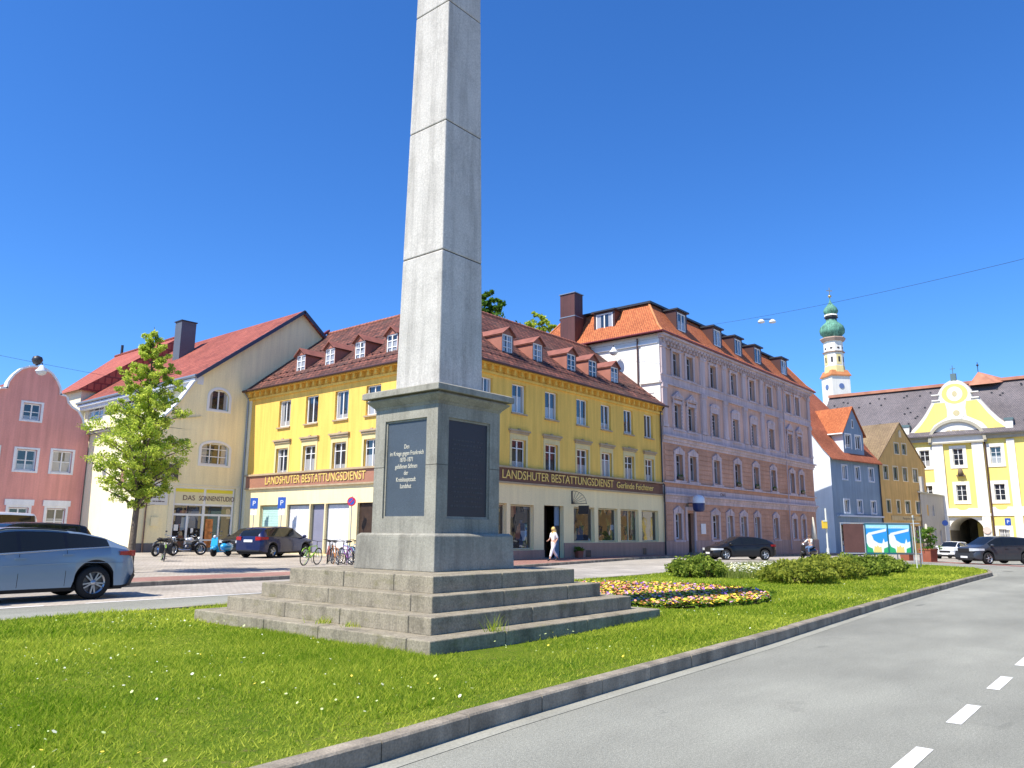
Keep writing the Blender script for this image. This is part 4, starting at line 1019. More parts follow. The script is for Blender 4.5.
def globe_sign():
    o=thing('sign_lantern','rounded white and dark blue lantern sign sticking out above the salmon house doorway','sign',(51.4,26.47,3.7))
    b=MB(); b.box(-.05,.05,-.5,-.02,-.02,.04); b.box(-.12,.12,-.05,-.02,-.25,.25); b.build('bracket',M_dark,o)
    s=MB(); s.lathe([(0,-.62),(.30,-.6),(.42,-.45),(.45,-.1),(.45,.0)],(0,-.9,0),14); s.build('lower_half',plain('navy_plastic',(.02,.04,.14),.3),o)
    s=MB(); s.lathe([(.45,0.005),(.45,.1),(.42,.35),(.3,.52),(0,.6)],(0,-.9,0),14); s.build('upper_half',plain('white_plastic',(.75,.78,.8),.3),o)
globe_sign()
def plate(name,label,cat,loc,w_,h,th,m,txt=None,tm=None,sz=.1):
    o=thing(name,label,cat,loc,th); b=MB(); b.box(-w_/2,w_/2,-.035,0,-h/2,h/2); p=b.build('board',m,o)
    if txt: text(txt,sz,tm or M_dark,p,(0,-.04,0),(math.pi/2,0,0),.002)
    return o
plate('notice_plate','small white notice plate on the salmon house wall right of the doorway','notice',(53.7,26.42,1.9),.75,.75,0,plain('white_plate',(.7,.72,.75),.4))
# ------------------------------------------------------------------ beige gabled house with the sun studio
M_beige=stucco('beige_stucco',(.97,.84,.50),.14,.08); M_bwhite=stucco('pale_cream_stucco',(.84,.76,.52),.05)
M_redroof=tilemat('red_roof_tiles',(.38,.11,.075),(.27,.07,.05),(.14,.04,.03),.42,.38,.045,.18,.8,.9,.5,coord='UV')
M_redroof2=tilemat('bright_red_roof_tiles',(.44,.13,.085),(.36,.10,.07),(.25,.06,.05),.5,.6,.06,.1,.8,.9,.4,coord='UV')
def beige_house():
    o=thing('gabled_house','beige gabled house with a long red tiled roof, dark chimney and a glazed shopfront','building',(20.22,44.7,0))
    Dp=17.5
    ops=[(3.6,5.42,5.5,6.85),(2.1,6.1,-.2,4.1)]
    b=MB(); wall(b,0,17.2,-.4,7.5,ops,.22); wall(b,3.2,17.2,7.5,10.95,[(3.86,5.16,8.9,10.2)],.22)
    cur=[(0,7.5),(.3,7.55),(.9,7.9),(1.45,8.45),(1.95,9.1),(2.35,9.75),(2.75,10.4),(3.2,10.85)]
    b.face([(u,0,z) for u,z in cur[1:]]+[(3.2,0,7.5)]); b.face([(3.2,0,10.95),(17.2,0,10.95),(10.15,0,16.5)])
    b.build('front_wall',M_beige,o)
    s=MB(); s.face([(0,0,-.4),(0,0,7.5),(0,Dp,7.5),(0,Dp,-.4)])
    wl=MB(xf=lambda p:(p[1],-p[0],p[2])); wall(wl,-Dp,0,7.8,10.95,[(-16.9,-14.2,9.45,10.55),(-11.2,-9.2,9.4,10.5),(-5.6,-3.7,9.35,10.45)],.15,3.35)
    s.v+=wl.v and []; s.build('side_wall',M_bwhite,o); wl.build('upper_side_wall',M_bwhite,o)
    for a,c in ((-16.9,-14.2),(-11.2,-9.2),(-5.6,-3.7)): win(o,(a+c)/2,9.4,c-a-.05,1.1,'grid',-math.pi/2,lambda p:(p[1]+3.35,-p[0],p[2]),depth=.08)
    bk=MB(); bk.face([(17.2,0,-.4),(17.2,Dp,-.4),(17.2,Dp,10.95),(17.2,0,10.95)]); bk.face([(0,Dp,-.4),(0,Dp,7.5),(3.3,Dp,7.5),(3.3,Dp,10.9),(10.15,Dp,16.5),(17.2,Dp,10.9),(17.2,Dp,-.4)]); bk.build('back_wall',M_bwhite,o)
    # curved shoulder coping and side cornice
    c=MB()
    for (u,z),(u2,z2) in zip(cur,cur[1:]): 
        n=Vector((-(z2-z),u2-u)).normalized()*.1
        c.mesh([(u,-.12,z),(u2,-.12,z2),(u2+n.x,-.12,z2+n.y),(u+n.x,-.12,z+n.y),(u,.4,z),(u2,.4,z2),(u2+n.x,.4,z2+n.y),(u+n.x,.4,z+n.y)],[(0,1,2,3),(7,6,5,4),(3,2,6,7),(0,4,5,1)])
    c.box(2.75,3.34,-.05,Dp,10.55,10.86); c.box(2.95,3.34,-.04,Dp,10.35,10.55); c.build('eaves_cove',stucco('bluish_white_trim',(.72,.75,.78)),o)
    l=MB(); l.box(-.25,0,.0,Dp,7.45,7.62); l.face([(-.3,-.1,7.62),(3.4,-.1,8.4),(3.4,Dp,8.4),(-.3,Dp,7.62)]); l.build('lean_to_roof',M_zinc,o)
    r=MB(); zl=10.86; r.slab([(2.75,-.3,zl),(10.15,-.3,16.62),(10.15,Dp,16.62),(2.75,Dp,zl)],.16); r.slab([(17.6,-.3,10.7),(17.6,Dp,10.7),(10.15,Dp,16.62),(10.15,-.3,16.62)],.16); ro=r.build('roof',M_redroof,o)
    v=MB(); 
    for a,c_ in (((2.7,zl-.05),(10.15,16.6)),((10.15,16.6),(17.6,10.7))):
        d=Vector((c_[0]-a[0],c_[1]-a[1])).normalized(); n=Vector((-d.y,d.x))*.11
        v.mesh([(a[0]-n.x,-.36,a[1]-n.y*2),(c_[0]-n.x,-.36,c_[1]-n.y*2),(c_[0]+n.x*.4,-.36,c_[1]+n.y*.4),(a[0]+n.x*.4,-.36,a[1]+n.y*.4),(a[0]-n.x,-.3,a[1]-n.y*2),(c_[0]-n.x,-.3,c_[1]-n.y*2),(c_[0]+n.x*.4,-.3,c_[1]+n.y*.4),(a[0]+n.x*.4,-.3,a[1]+n.y*.4)],[(0,1,2,3),(7,6,5,4),(3,2,6,7),(0,4,5,1),(0,3,7,4),(1,5,6,2)])
    v.build('verge_board',plain('dark_blue_board',(.05,.06,.10),.5),ro)
    gt=MB(); gt.tube((2.7,-.3,10.82),(2.7,Dp,10.82),.1,n=7); gt.build('gutter',M_zinc,ro)
    ch=MB(); ch.box(7.0,8.15,10.9,11.9,13,17.15); c1=ch.build('chimney',mat('dark_chimney_sheet',(.11,.12,.14),.5,.08,1),o); ch=MB(); ch.box(6.93,8.22,10.83,11.97,17.15,17.22); ch.build('chimney_cap',M_dark,c1)
    # windows, upper ones with arched heads
    def arch(a,b_,z0,z1,sp,kind):
        w_=b_-a; win(o,(a+b_)/2,z0,w_-.03,z1-z0-.02,kind,depth=.14,label='arched window with white frame')
        m=MB(); c_=(a+b_)/2; n=8; h=z1-sp
        for sgn in (-1,1):
            pts=[(c_+sgn*w_/2,z1)]+[(c_+sgn*w_/2*math.cos(t),sp+h*math.sin(t)) for t in [math.pi/2*i/n for i in range(n,-1,-1)]]
            m.prism(pts,-.0,.15) if sgn>0 else m.prism(pts[::-1],-.0,.15)
        m.build('arch_spandrel',M_beige,o)
        t=MB()
        pts=[(c_+(w_/2+.0)*math.cos(t_),sp+h*math.sin(t_)) for t_ in [math.pi*i/14 for i in range(15)]]; out=[(c_+(w_/2+.16)*math.cos(t_),sp+(h+.16)*math.sin(t_)) for t_ in [math.pi*i/14 for i in range(15)]]
        for i in range(14):
            t.prism([pts[i],out[i],out[i+1],pts[i+1]],-.03,-.001)
        t.box(a-.16,a,-.03,-.001,z0-.12,sp); t.box(b_,b_+.16,-.03,-.001,z0-.12,sp); t.box(a,b_,-.03,-.001,z0-.12,z0); t.build('window_surround',M_white,o)
    arch(3.86,5.16,8.9,10.2,9.7,'two'); arch(3.6,5.42,5.5,6.85,6.5,'grid')
    # shopfront
    f=MB(); a,c_=2.14,6.06
    f.box(a,a+.12,.1,.2,.1,4.1); f.box(c_-.12,c_,.1,.2,.1,4.1); f.box(a+.12,c_-.12,.1,.2,3.98,4.1); f.box(4.02,4.18,.1,.19,.1,3.98); f.box(a+.12,4.02,.1,.19,2.98,3.1); f.box(4.18,c_-.12,.1,.19,2.98,3.1); f.box(a+.12,4.02,.1,.19,2.38,2.5); f.box(4.18,c_-.12,.1,.19,2.38,2.5)
    f.box(3.05,3.17,.1,.18,.1,2.38); f.box(5.1,5.2,.1,.18,.1,2.38); f.box(a+.12,3.05,.1,.17,.9,.99); f.box(3.17,4.02,.1,.17,.9,.99); f.box(4.18,5.1,.1,.17,.9,.99); f.box(5.2,c_-.12,.1,.17,.9,.99)
    sf=f.build('shopfront_frame',M_white,o); p=MB(); p.face([(a,.15,.1),(c_,.15,.1),(c_,.15,3.0),(a,.15,3.0)]); p.build('pane',M_shop,sf)
    sg=MB(); sg.box(a+.12,4.02,.09,.16,3.1,3.98); sg.box(4.18,c_-.12,.09,.16,3.1,3.98); s_=sg.build('shop_sign',plain('cream_sign',(.75,.68,.42),.4),o)
    st_=MB(); st_.box(a+.12,4.02,.08,.089,3.78,3.98); st_.box(4.18,c_-.12,.08,.089,3.78,3.98); st_.build('yellow_stripe',plain('yellow_band',(.78,.68,.05),.4),s_)
    text("DAS",.42,plain('dark_red_letters',(.12,.04,.05),.5),s_,(3.1,.078,3.42),(math.pi/2,0,0),.003); text("SONNENSTUDIO",.42,plain('dark_red_letters',(.12,.04,.05),.5),s_,(4.9,.078,3.42),(math.pi/2,0,0),.003,sx=.72)
    # surround, plinth, poster figure in the window
    t=MB(); t.box(a-.3,a-.03,-.03,-.001,-.3,4.25); t.box(c_+.03,c_+.3,-.03,-.001,-.3,4.25); t.box(a-.03,c_+.03,-.03,-.001,4.12,4.25); t.build('shopfront_surround',M_bwhite,o)
    pl=MB(); pl.box(-.03,1.8,-.04,-.0005,-.4,.78); pl.box(6.4,6.6,-.04,-.0005,-.4,.78); pl.build('plinth',stucco('grey_plinth',(.16,.155,.16),.2),o)
    pm=MB(); pm.box(4.3,4.78,.11,.145,.5,2.2); pm.build('window_poster',mat('orange_poster',(.55,.20,.06),.5,.5,3.5),o)
    wp=MB(); wp.box(2.35,2.6,.12,.148,1.5,1.85); wp.box(3.4,3.55,.12,.148,1.35,1.65); wp.build('window_notice',M_white,o)
    # wall boards, pipe and meter
    dsg=MB(); dsg.box(.35,2.25,-.08,-.02,4.42,5.35); d_=dsg.build('sign_board',plain('dark_olive_sign',(.07,.065,.05),.5),o); text("TEL. 466 2727",.27,plain('cream_letters',(.6,.58,.48),.5),d_,(1.3,-.083,4.62),(math.pi/2,0,0),.002,sx=.85)
    wsg=MB(); wsg.box(.72,1.75,-.06,-.015,2.95,4.25); w2=wsg.build('price_board',plain('pale_sign',(.70,.68,.62),.5),o); worn_lines(w2,plain('brown_letters',(.12,.08,.07),.5),.85,1.6,-.063,4.05,5,.22,.08,6)
    pp=MB(); pp.path([(.55,-.1,4.3),(.5,-.1,2.5),(.5,-.1,.1)],.045,6); pp.build('downpipe',plain('brown_pipe',(.10,.06,.045),.5),o)
    mt=MB(); mt.box(.85,1.3,-.14,-.01,1.75,2.25); mt.build('meter_box',M_beige,o); rr=MB(); rr.tube((-.05,-.12,7.9),(-.05,-.12,.0),.05,n=6); rr.build('corner_pipe',M_bwhite,o)
    # extractor grille on the white side wall
    g=MB(); g.box(-.1,0,1.6,2.2,4.3,5.3); g.build('wall_sign',mat('rust_sign',(.30,.16,.13),.6,.2,2),o)
beige_house()
def red_back_house():
    o=thing('rear_house','higher bright red tiled roof standing behind the beige gabled house','building',(23.2,62.3,0))
    b=MB(); b.box(0,14.4,0,4.2,-.2,12.1); b.box(0,14.4,4.2,11.5,-.2,12.0); b.build('walls',M_bwhite,o)
    r=MB(); r.face([(-.4,-.3,11.9),(7.2,-.3,17.55),(7.2,12.3,17.55),(-.4,4.2,11.9)]); r.face([(14.8,-.3,11.9),(14.8,12.3,11.9),(7.2,12.3,17.55),(7.2,-.3,17.55)]); r.face([(-.4,4.2,11.9),(7.2,12.3,17.55),(14.8,12.3,11.9)]); r.face([(-.4,-.3,11.9),(14.8,-.3,11.9),(7.2,-.3,17.55)]); ro=r.build('roof',M_redroof2,o)
    c=MB(); c.tube((7.2,-.3,17.6),(7.2,12.3,17.6),.13,n=6); c.build('ridge_tiles',M_redroof,ro); c=MB(); c.tube((7.2,11,17.6),(7.2,11,18.5),.12,n=6); c.build('vent_pipe',M_dark,ro)
red_back_house()
# ------------------------------------------------------------------ pink house with the curved gable
def pink_house():
    o=thing('curved_gable_house','dusty pink house with a curved baroque gable and white trimmed windows','building',(20.15,52.1,0))
    M=stucco('pink_stucco',(.78,.35,.29),.2,.1); T=stucco('white_trim',(.80,.80,.80))
    rp=[(0,7.75),(-.40,7.9),(-.47,8.1),(-.58,8.42),(-.85,8.83),(-1.25,9.05),(-1.49,9.3),(-1.62,9.68),(-2.0,9.74),(-2.05,10.15),(-2.28,10.6),(-2.62,11.0),(-3.0,11.2)]
    cx=-3.43; lp=[(2*cx-u,z) for u,z in reversed(rp)]; top=rp+[(cx,11.27)]+lp; left=2*cx
    wins=[(-4.05,-2.8,7.9,9.15),(-4.1,-2.72,4.85,6.35),(-2.13,-.72,4.85,6.42),(-6.2,-4.8,4.85,6.35),(-4.15,-2.8,1.1,2.9),(-2.1,-.76,1.1,2.9),(-6.2,-4.85,1.1,2.9)]
    ins=[(a+.14,b-.14,c+.1,d-.12) for a,b,c,d in wins]
    b=MB(); wall(b,left,0,-.4,7.0,[q for q in ins if q[3]<7],.2); 
    # upper field with one opening: split around the window
    q=(-3.91,-2.94,8.0,9.03)
    wall(b,-4.3,-2.4,7.0,9.7,[q],.2)
    rr=[p for p in top if p[0]>=-2.4]; b.face([(0,0,7.0)]+[(u,0,z) for u,z in rr]+[(-2.4,0,10.7),(-2.4,0,7.0)])
    ll=[p for p in top if p[0]<=-5.1]; b.face([(-4.3,0,7.0),(-4.3,0,10.95)]+[(u,0,z) for u,z in top if u<-4.3]+[(left,0,7.0)])
    b.face([(-4.3,0,9.7),(-2.4,0,9.7)]+[(-2.4,0,10.7)]+[(u,0,z) for u,z in top if -4.3<u<-2.4]+[(-4.3,0,10.95)])
    b.build('front_wall',M,o)
    s=MB(); s.box(left,-.001,.4,13,-.4,7.6); s.build('rear_walls',M,o)
    rf=MB(); rf.face([(-.3,.3,7.6),(cx,.3,10.9),(cx,13,10.9),(-.3,13,7.6)]); rf.face([(left+.3,.3,7.6),(left+.3,13,7.6),(cx,13,10.9),(cx,.3,10.9)]); rf.build('roof',M_redroof,o)
    c=MB()
    for (u,z),(u2,z2) in zip(top,top[1:]):
        d=Vector((u2-u,z2-z)); 
        if d.length<.01: continue
        n=Vector((d.y,-d.x)).normalized()*-.0; nn=Vector((-d.y,d.x)).normalized(); nn=-nn if nn.y<0 or False else nn
        k=.11
        if abs(nn.y)<.15: nn=Vector((1 if u>cx else -1,0.2)).normalized()
        c.mesh([(u,-.1,z),(u2,-.1,z2),(u2+nn.x*k,-.1,z2+nn.y*k),(u+nn.x*k,-.1,z+nn.y*k),(u,.45,z),(u2,.45,z2),(u2+nn.x*k,.45,z2+nn.y*k),(u+nn.x*k,.45,z+nn.y*k)],[(0,1,2,3),(7,6,5,4),(3,2,6,7),(0,4,5,1),(0,3,7,4),(1,5,6,2)])
    c.build('gable_coping',T,o)
    t=MB()
    for (a,b_,c_,d_),i in zip(wins,range(9)):
        t.cut()
        if i<4: t.box(a,a+.139,-.03,-.001,c_,d_); t.box(b_-.139,b_,-.03,-.001,c_,d_); t.box(a+.139,b_-.139,-.03,-.001,d_-.119,d_); t.box(a+.139,b_-.139,-.06,-.001,c_,c_+.099)
        else: t.box(a,a+.139,-.03,-.001,c_,d_); t.box(b_-.139,b_,-.03,-.001,c_,d_); t.box(a+.139,b_-.139,-.03,-.001,d_-.119,d_); t.box(a-.1,b_+.1,-.07,-.001,d_,d_+.35)
    t.split('window_trim',T,o)
    for i,(a,b_,c_,d_) in enumerate(ins): win(o,(a+b_)/2,c_,b_-a-.02,d_-c_-.02,'cross',depth=.1)
    f=MB(); f.lathe([(0,-.32),(.2,-.25),(.32,0),(.25,.2),(0,.3)],(cx,.15,11.75),12); f.tube((cx,.15,11.3),(cx,.15,11.5),.07,n=6); f.build('gable_finial',M_dark,o)
pink_house()
# ------------------------------------------------------------------ blue house, ochre house, small grey house
TB=rad(-12.3)
def on(u,y=0): # point on the row of houses
    return (85.23+u*math.cos(TB)-y*math.sin(TB),26.91+u*math.sin(TB)+y*math.cos(TB),0)
def blue_house():
    o=thing('blue_house','slate blue house with orange roof and large gabled dormer','building',on(0),TB)
    M=stucco('blue_stucco',(.24,.33,.42),.2,.1); Ms=stucco('pale_blue_side',(.66,.70,.74),.08); T=stucco('pale_blue_trim',(.58,.64,.72))
    W=10.25; D=15; ze=9.8
    ws=[(2.1,3.4),(4.8,6.1),(7.75,9.1)]; ops=[]
    for a,b in ws: ops+=[(a+.18,b-.18,7.5,8.95),(a+.18,b-.18,3.92,5.25)]
    ops+=[(1.2,2.3,.4,2.6),(3.2,6.4,.1,2.9),(7.4,8.9,.3,2.7)]
    b=MB(); wall(b,0,W,-.9,ze,ops,.2); b.build('front_wall',M,o)
    s=MB(); prof=[(0,-.9),(0,ze),(.7,10.75),(2.2,12.9),(7.5,18.7),(12.8,12.9),(D,ze),(D,-.9)]
    s.face([(0,y,z) for y,z in prof]); s.face([(W,y,z) for y,z in prof]); s.face([(0,D,-.9),(W,D,-.9),(W,D,ze),(0,D,ze)]); s.build('side_wall',Ms,o)
    sg=MB(); sg.box(-.05,-.001,3.3,5.2,1.6,4.2); sg.build('side_hatch',M_dark,o)
    r=MB(); pr_=[(-.45,ze-.25),(.7,10.85),(2.2,13.0),(7.5,18.85),(12.8,13.0),(D+.4,ze-.25)]
    for (y,z),(y2,z2) in zip(pr_,pr_[1:]): r.slab([(-.2,y,z),(W+.1,y,z),(W+.1,y2,z2),(-.2,y2,z2)],.14)
    ro=r.build('roof',tilemat('rust_roof_tiles',(.45,.15,.07),(.33,.10,.05),(.12,.04,.03),.2,.2,.02,.25,.8,.7,.35,coord='UV'),o)
    t=MB()
    for a,b_ in ws:
        for z0,z1 in ((7.5,8.95),(3.92,5.25)):
            t.cut(); t.box(a,a+.18,-.04,-.001,z0-.14,z1+.14); t.box(b_-.18,b_,-.04,-.001,z0-.14,z1+.14); t.box(a+.18,b_-.18,-.04,-.001,z1,z1+.14); t.box(a+.18,b_-.18,-.08,-.001,z0-.14,z0)
    t.cut(); t.box(.7,10.1,-.3,-.001,3.45,3.62); t.split('window_trim',T,o)
    for a,b_ in ws:
        for z0,h in ((7.5,1.45),(3.92,1.33)): win(o,(a+b_)/2,z0,b_-a-.38,h,'two',depth=.12)
    for a,b_,c_,d_ in ops[-3:]: win(o,(a+b_)/2,c_,b_-a-.02,d_-c_-.02,'grid',depth=.14,frame=mat('brown_frame',(.10,.05,.035),.6))
    d=MB(); y=.35; wall(d,3.6,7.95,10.35,13.0,[(4.1,5.2,11.05,12.55),(6.2,7.3,11.05,12.55)],.15,y)
    d.face([(3.6,y,13.0),(7.95,y,13.0),(5.77,y,15.7)]); dm=d.build('gabled_dormer',M,o)
    ck=MB()
    for x in (3.6,7.95): ck.face([(x,y,10.35),(x,y,13.0),(x,2.25,13.0),(x,.9,11.1),(x,y+.05,10.4)])
    ck.build('dormer_cheek',Ms,dm)
    dr=MB(); dr.slab([(3.25,.15,12.6),(5.77,.15,15.85),(5.77,4.8,15.85),(3.25,1.9,12.6)],.14); dr.slab([(8.3,.15,12.6),(8.3,1.9,12.6),(5.77,4.8,15.85),(5.77,.15,15.85)],.14); dr.build('dormer_roof',M_oroof,dm)
    gt=MB(); gt.tube((3.2,.15,12.55),(3.2,2.0,12.55),.09,n=6); gt.build('dormer_gutter',M_white,dm)
    for c_ in (4.65,6.75):
        w_=win(dm,c_,11.05,1.08,1.48,'two',depth=y+.08)
    tt=MB()
    for a,b_ in ((4.1,5.2),(6.2,7.3)):
        for q in ((a-.16,a),(b_,b_+.16)): tt.box(q[0],q[1],y-.03,y-.001,10.95,12.7)
        tt.box(a,b_,y-.03,y-.001,12.55,12.7)
    tt.box(5.55,5.98,y-.03,y-.001,13.35,14.35); tt.build('dormer_trim',M_white,dm); q=MB(); q.box(5.64,5.89,y-.04,y-.031,13.45,14.25); q.build('attic_light',M_dark,dm)
    pp=MB(); pp.tube((W-.15,-.12,ze-.3),(W-.15,-.12,-.4),.07,n=6); pp.build('downpipe',M_dark,o)
blue_house()
def ochre_house():
    o=thing('ochre_house','ochre rendered gabled house between the blue house and the yellow gatehouse','building',on(10.4),TB)
    M=stucco('ochre_stucco',(.66,.43,.16),.25,.14); T=stucco('ochre_trim',(.72,.62,.42))
    W=11.3; D=12
    wA=[(.75,2.1),(3.1,4.45),(5.4,6.75),(7.9,9.4)]; wB=[(.95,2.05),(3.3,4.3),(5.4,6.8),(8.05,9.4)]
    ops=[(a+.15,b-.15,7.9,9.45) for a,b in wA]+[(a+.12,b-.12,4.1,5.5) for a,b in wB]+[(1,3.2,0,2.8),(4.2,6.4,.6,2.6),(7.4,9.6,.6,2.6)]
    b=MB(); wall(b,0,W,-1,10.2,ops,.2); 
    up=[(4.0,5.0,11.05,12.3),(5.85,6.85,11.1,12.35)]
    wall(b,3.7,7.2,10.2,12.45,up,.2); b.face([(0,0,10.2),(.25,0,10.25),(3.7,0,13.35),(3.7,0,10.2)]); b.face([(W,0,10.2),(7.2,0,10.2),(7.2,0,13.35)]); b.face([(3.7,0,12.45),(7.2,0,12.45),(7.2,0,13.35),(5.6,0,14.75),(3.7,0,13.35)])
    b.build('front_wall',M,o)
    s=MB(); s.face([(0,0,-1),(0,D,-1),(0,D,10.2),(0,0,10.2)]); s.face([(W,0,-1),(W,D,-1),(W,D,10.2),(W,0,10.2)]); s.face([(0,D,-1),(W,D,-1),(W,D,10.2),(0,D,10.2)]); s.build('side_walls',M,o)
    r=MB(); r.slab([(-.25,-.1,10.05),(5.6,-.1,14.95),(5.6,D,14.95),(-.25,D,10.05)],.12); r.slab([(W+.25,-.1,9.85),(W+.25,D,9.85),(5.6,D,14.95),(5.6,-.1,14.95)],.12)
    r.build('roof',tilemat('olive_roof_tiles',(.30,.22,.12),(.24,.17,.10),(.10,.07,.05),.2,.2,.02,.2,.8,.6,.5,coord='UV'),o)
    t=MB()
    def tr_(a,b_,z0,z1,e):
        t.cut(); t.box(a-e,a,-.04,-.001,z0-e*.7,z1+e); t.box(b_,b_+e,-.04,-.001,z0-e*.7,z1+e); t.box(a,b_,-.04,-.001,z1,z1+e); t.box(a,b_,-.07,-.001,z0-e*.7,z0)
    for q in ops[:8]: tr_(*q,.14)
    for q in up: tr_(*q,.14)
    t.cut(); t.prism([(5.3,13.1),(5.9,13.1),(5.9,13.7),(5.6,14.0),(5.3,13.7)],-.05,-.001); t.split('window_trim',T,o)
    for q in ops[:8]+up: win(o,(q[0]+q[1])/2,q[2],q[1]-q[0]-.02,q[3]-q[2]-.02,'two',depth=.12,frame=mat('green_frame',(.20,.27,.20),.5))
    for q in ops[8:]: win(o,(q[0]+q[1])/2,q[2],q[1]-q[0]-.02,q[3]-q[2]-.02,'grid',depth=.14,frame=mat('brown_frame',(.1,.05,.035),.6))
    sg=MB(); sg.box(1.9,9.0,-.1,-.001,3.2,3.75); s_=sg.build('shop_sign',stucco('sign_band',(.58,.46,.25)),o); text("Ratsgarten Stuben",.42,M_dark,s_,(6.0,-.103,3.47),(math.pi/2,0,0),.004)
    # grey skylight gable peeping over the ridge
    k=MB(); k.box(-1.2,3.4,7,8.5,11.5,14.0); k.face([(-1.4,6.8,14.0),(3.7,6.8,14.0),(3.7,9,13.7),(-1.4,9,15.2)]); k.build('rear_dormer',T,o)
ochre_house()
def grey_house():
    o=thing('small_grey_house','small plain grey white house with narrow windows beside the gateway arch','building',(104.2,22.6,0),rad(-8))
    M=stucco('grey_white_stucco',(.46,.45,.42),.15); Mb=stucco('bluish_side',(.22,.28,.38))
    ops=[(1.8,2.3,3.9,5.2),(3.6,4.1,3.9,5.2),(1.9,2.3,.6,2.2),(3.7,4.1,.6,2.2),(5.4,5.9,.6,2.2)]
    b=MB(); wall(b,0,8.2,-1,6.6,ops,.15); b.box(0,8.2,.16,6,-1,6.55); b.build('walls',M,o)
    r=MB(); r.slab([(-.2,-.2,6.75),(8.4,-.2,6.55),(8.4,6.2,7.4),(-.2,6.2,7.6)],.15); r.build('roof',M_zinc,o)
    for q in ops: win(o,(q[0]+q[1])/2,q[2],q[1]-q[0]-.02,q[3]-q[2]-.02,'plain',depth=.1,fw=.05)
    c=MB(); c.box(.4,1.0,-.2,.3,6.7,8.6); c.build('chimney',M,o)
grey_house()
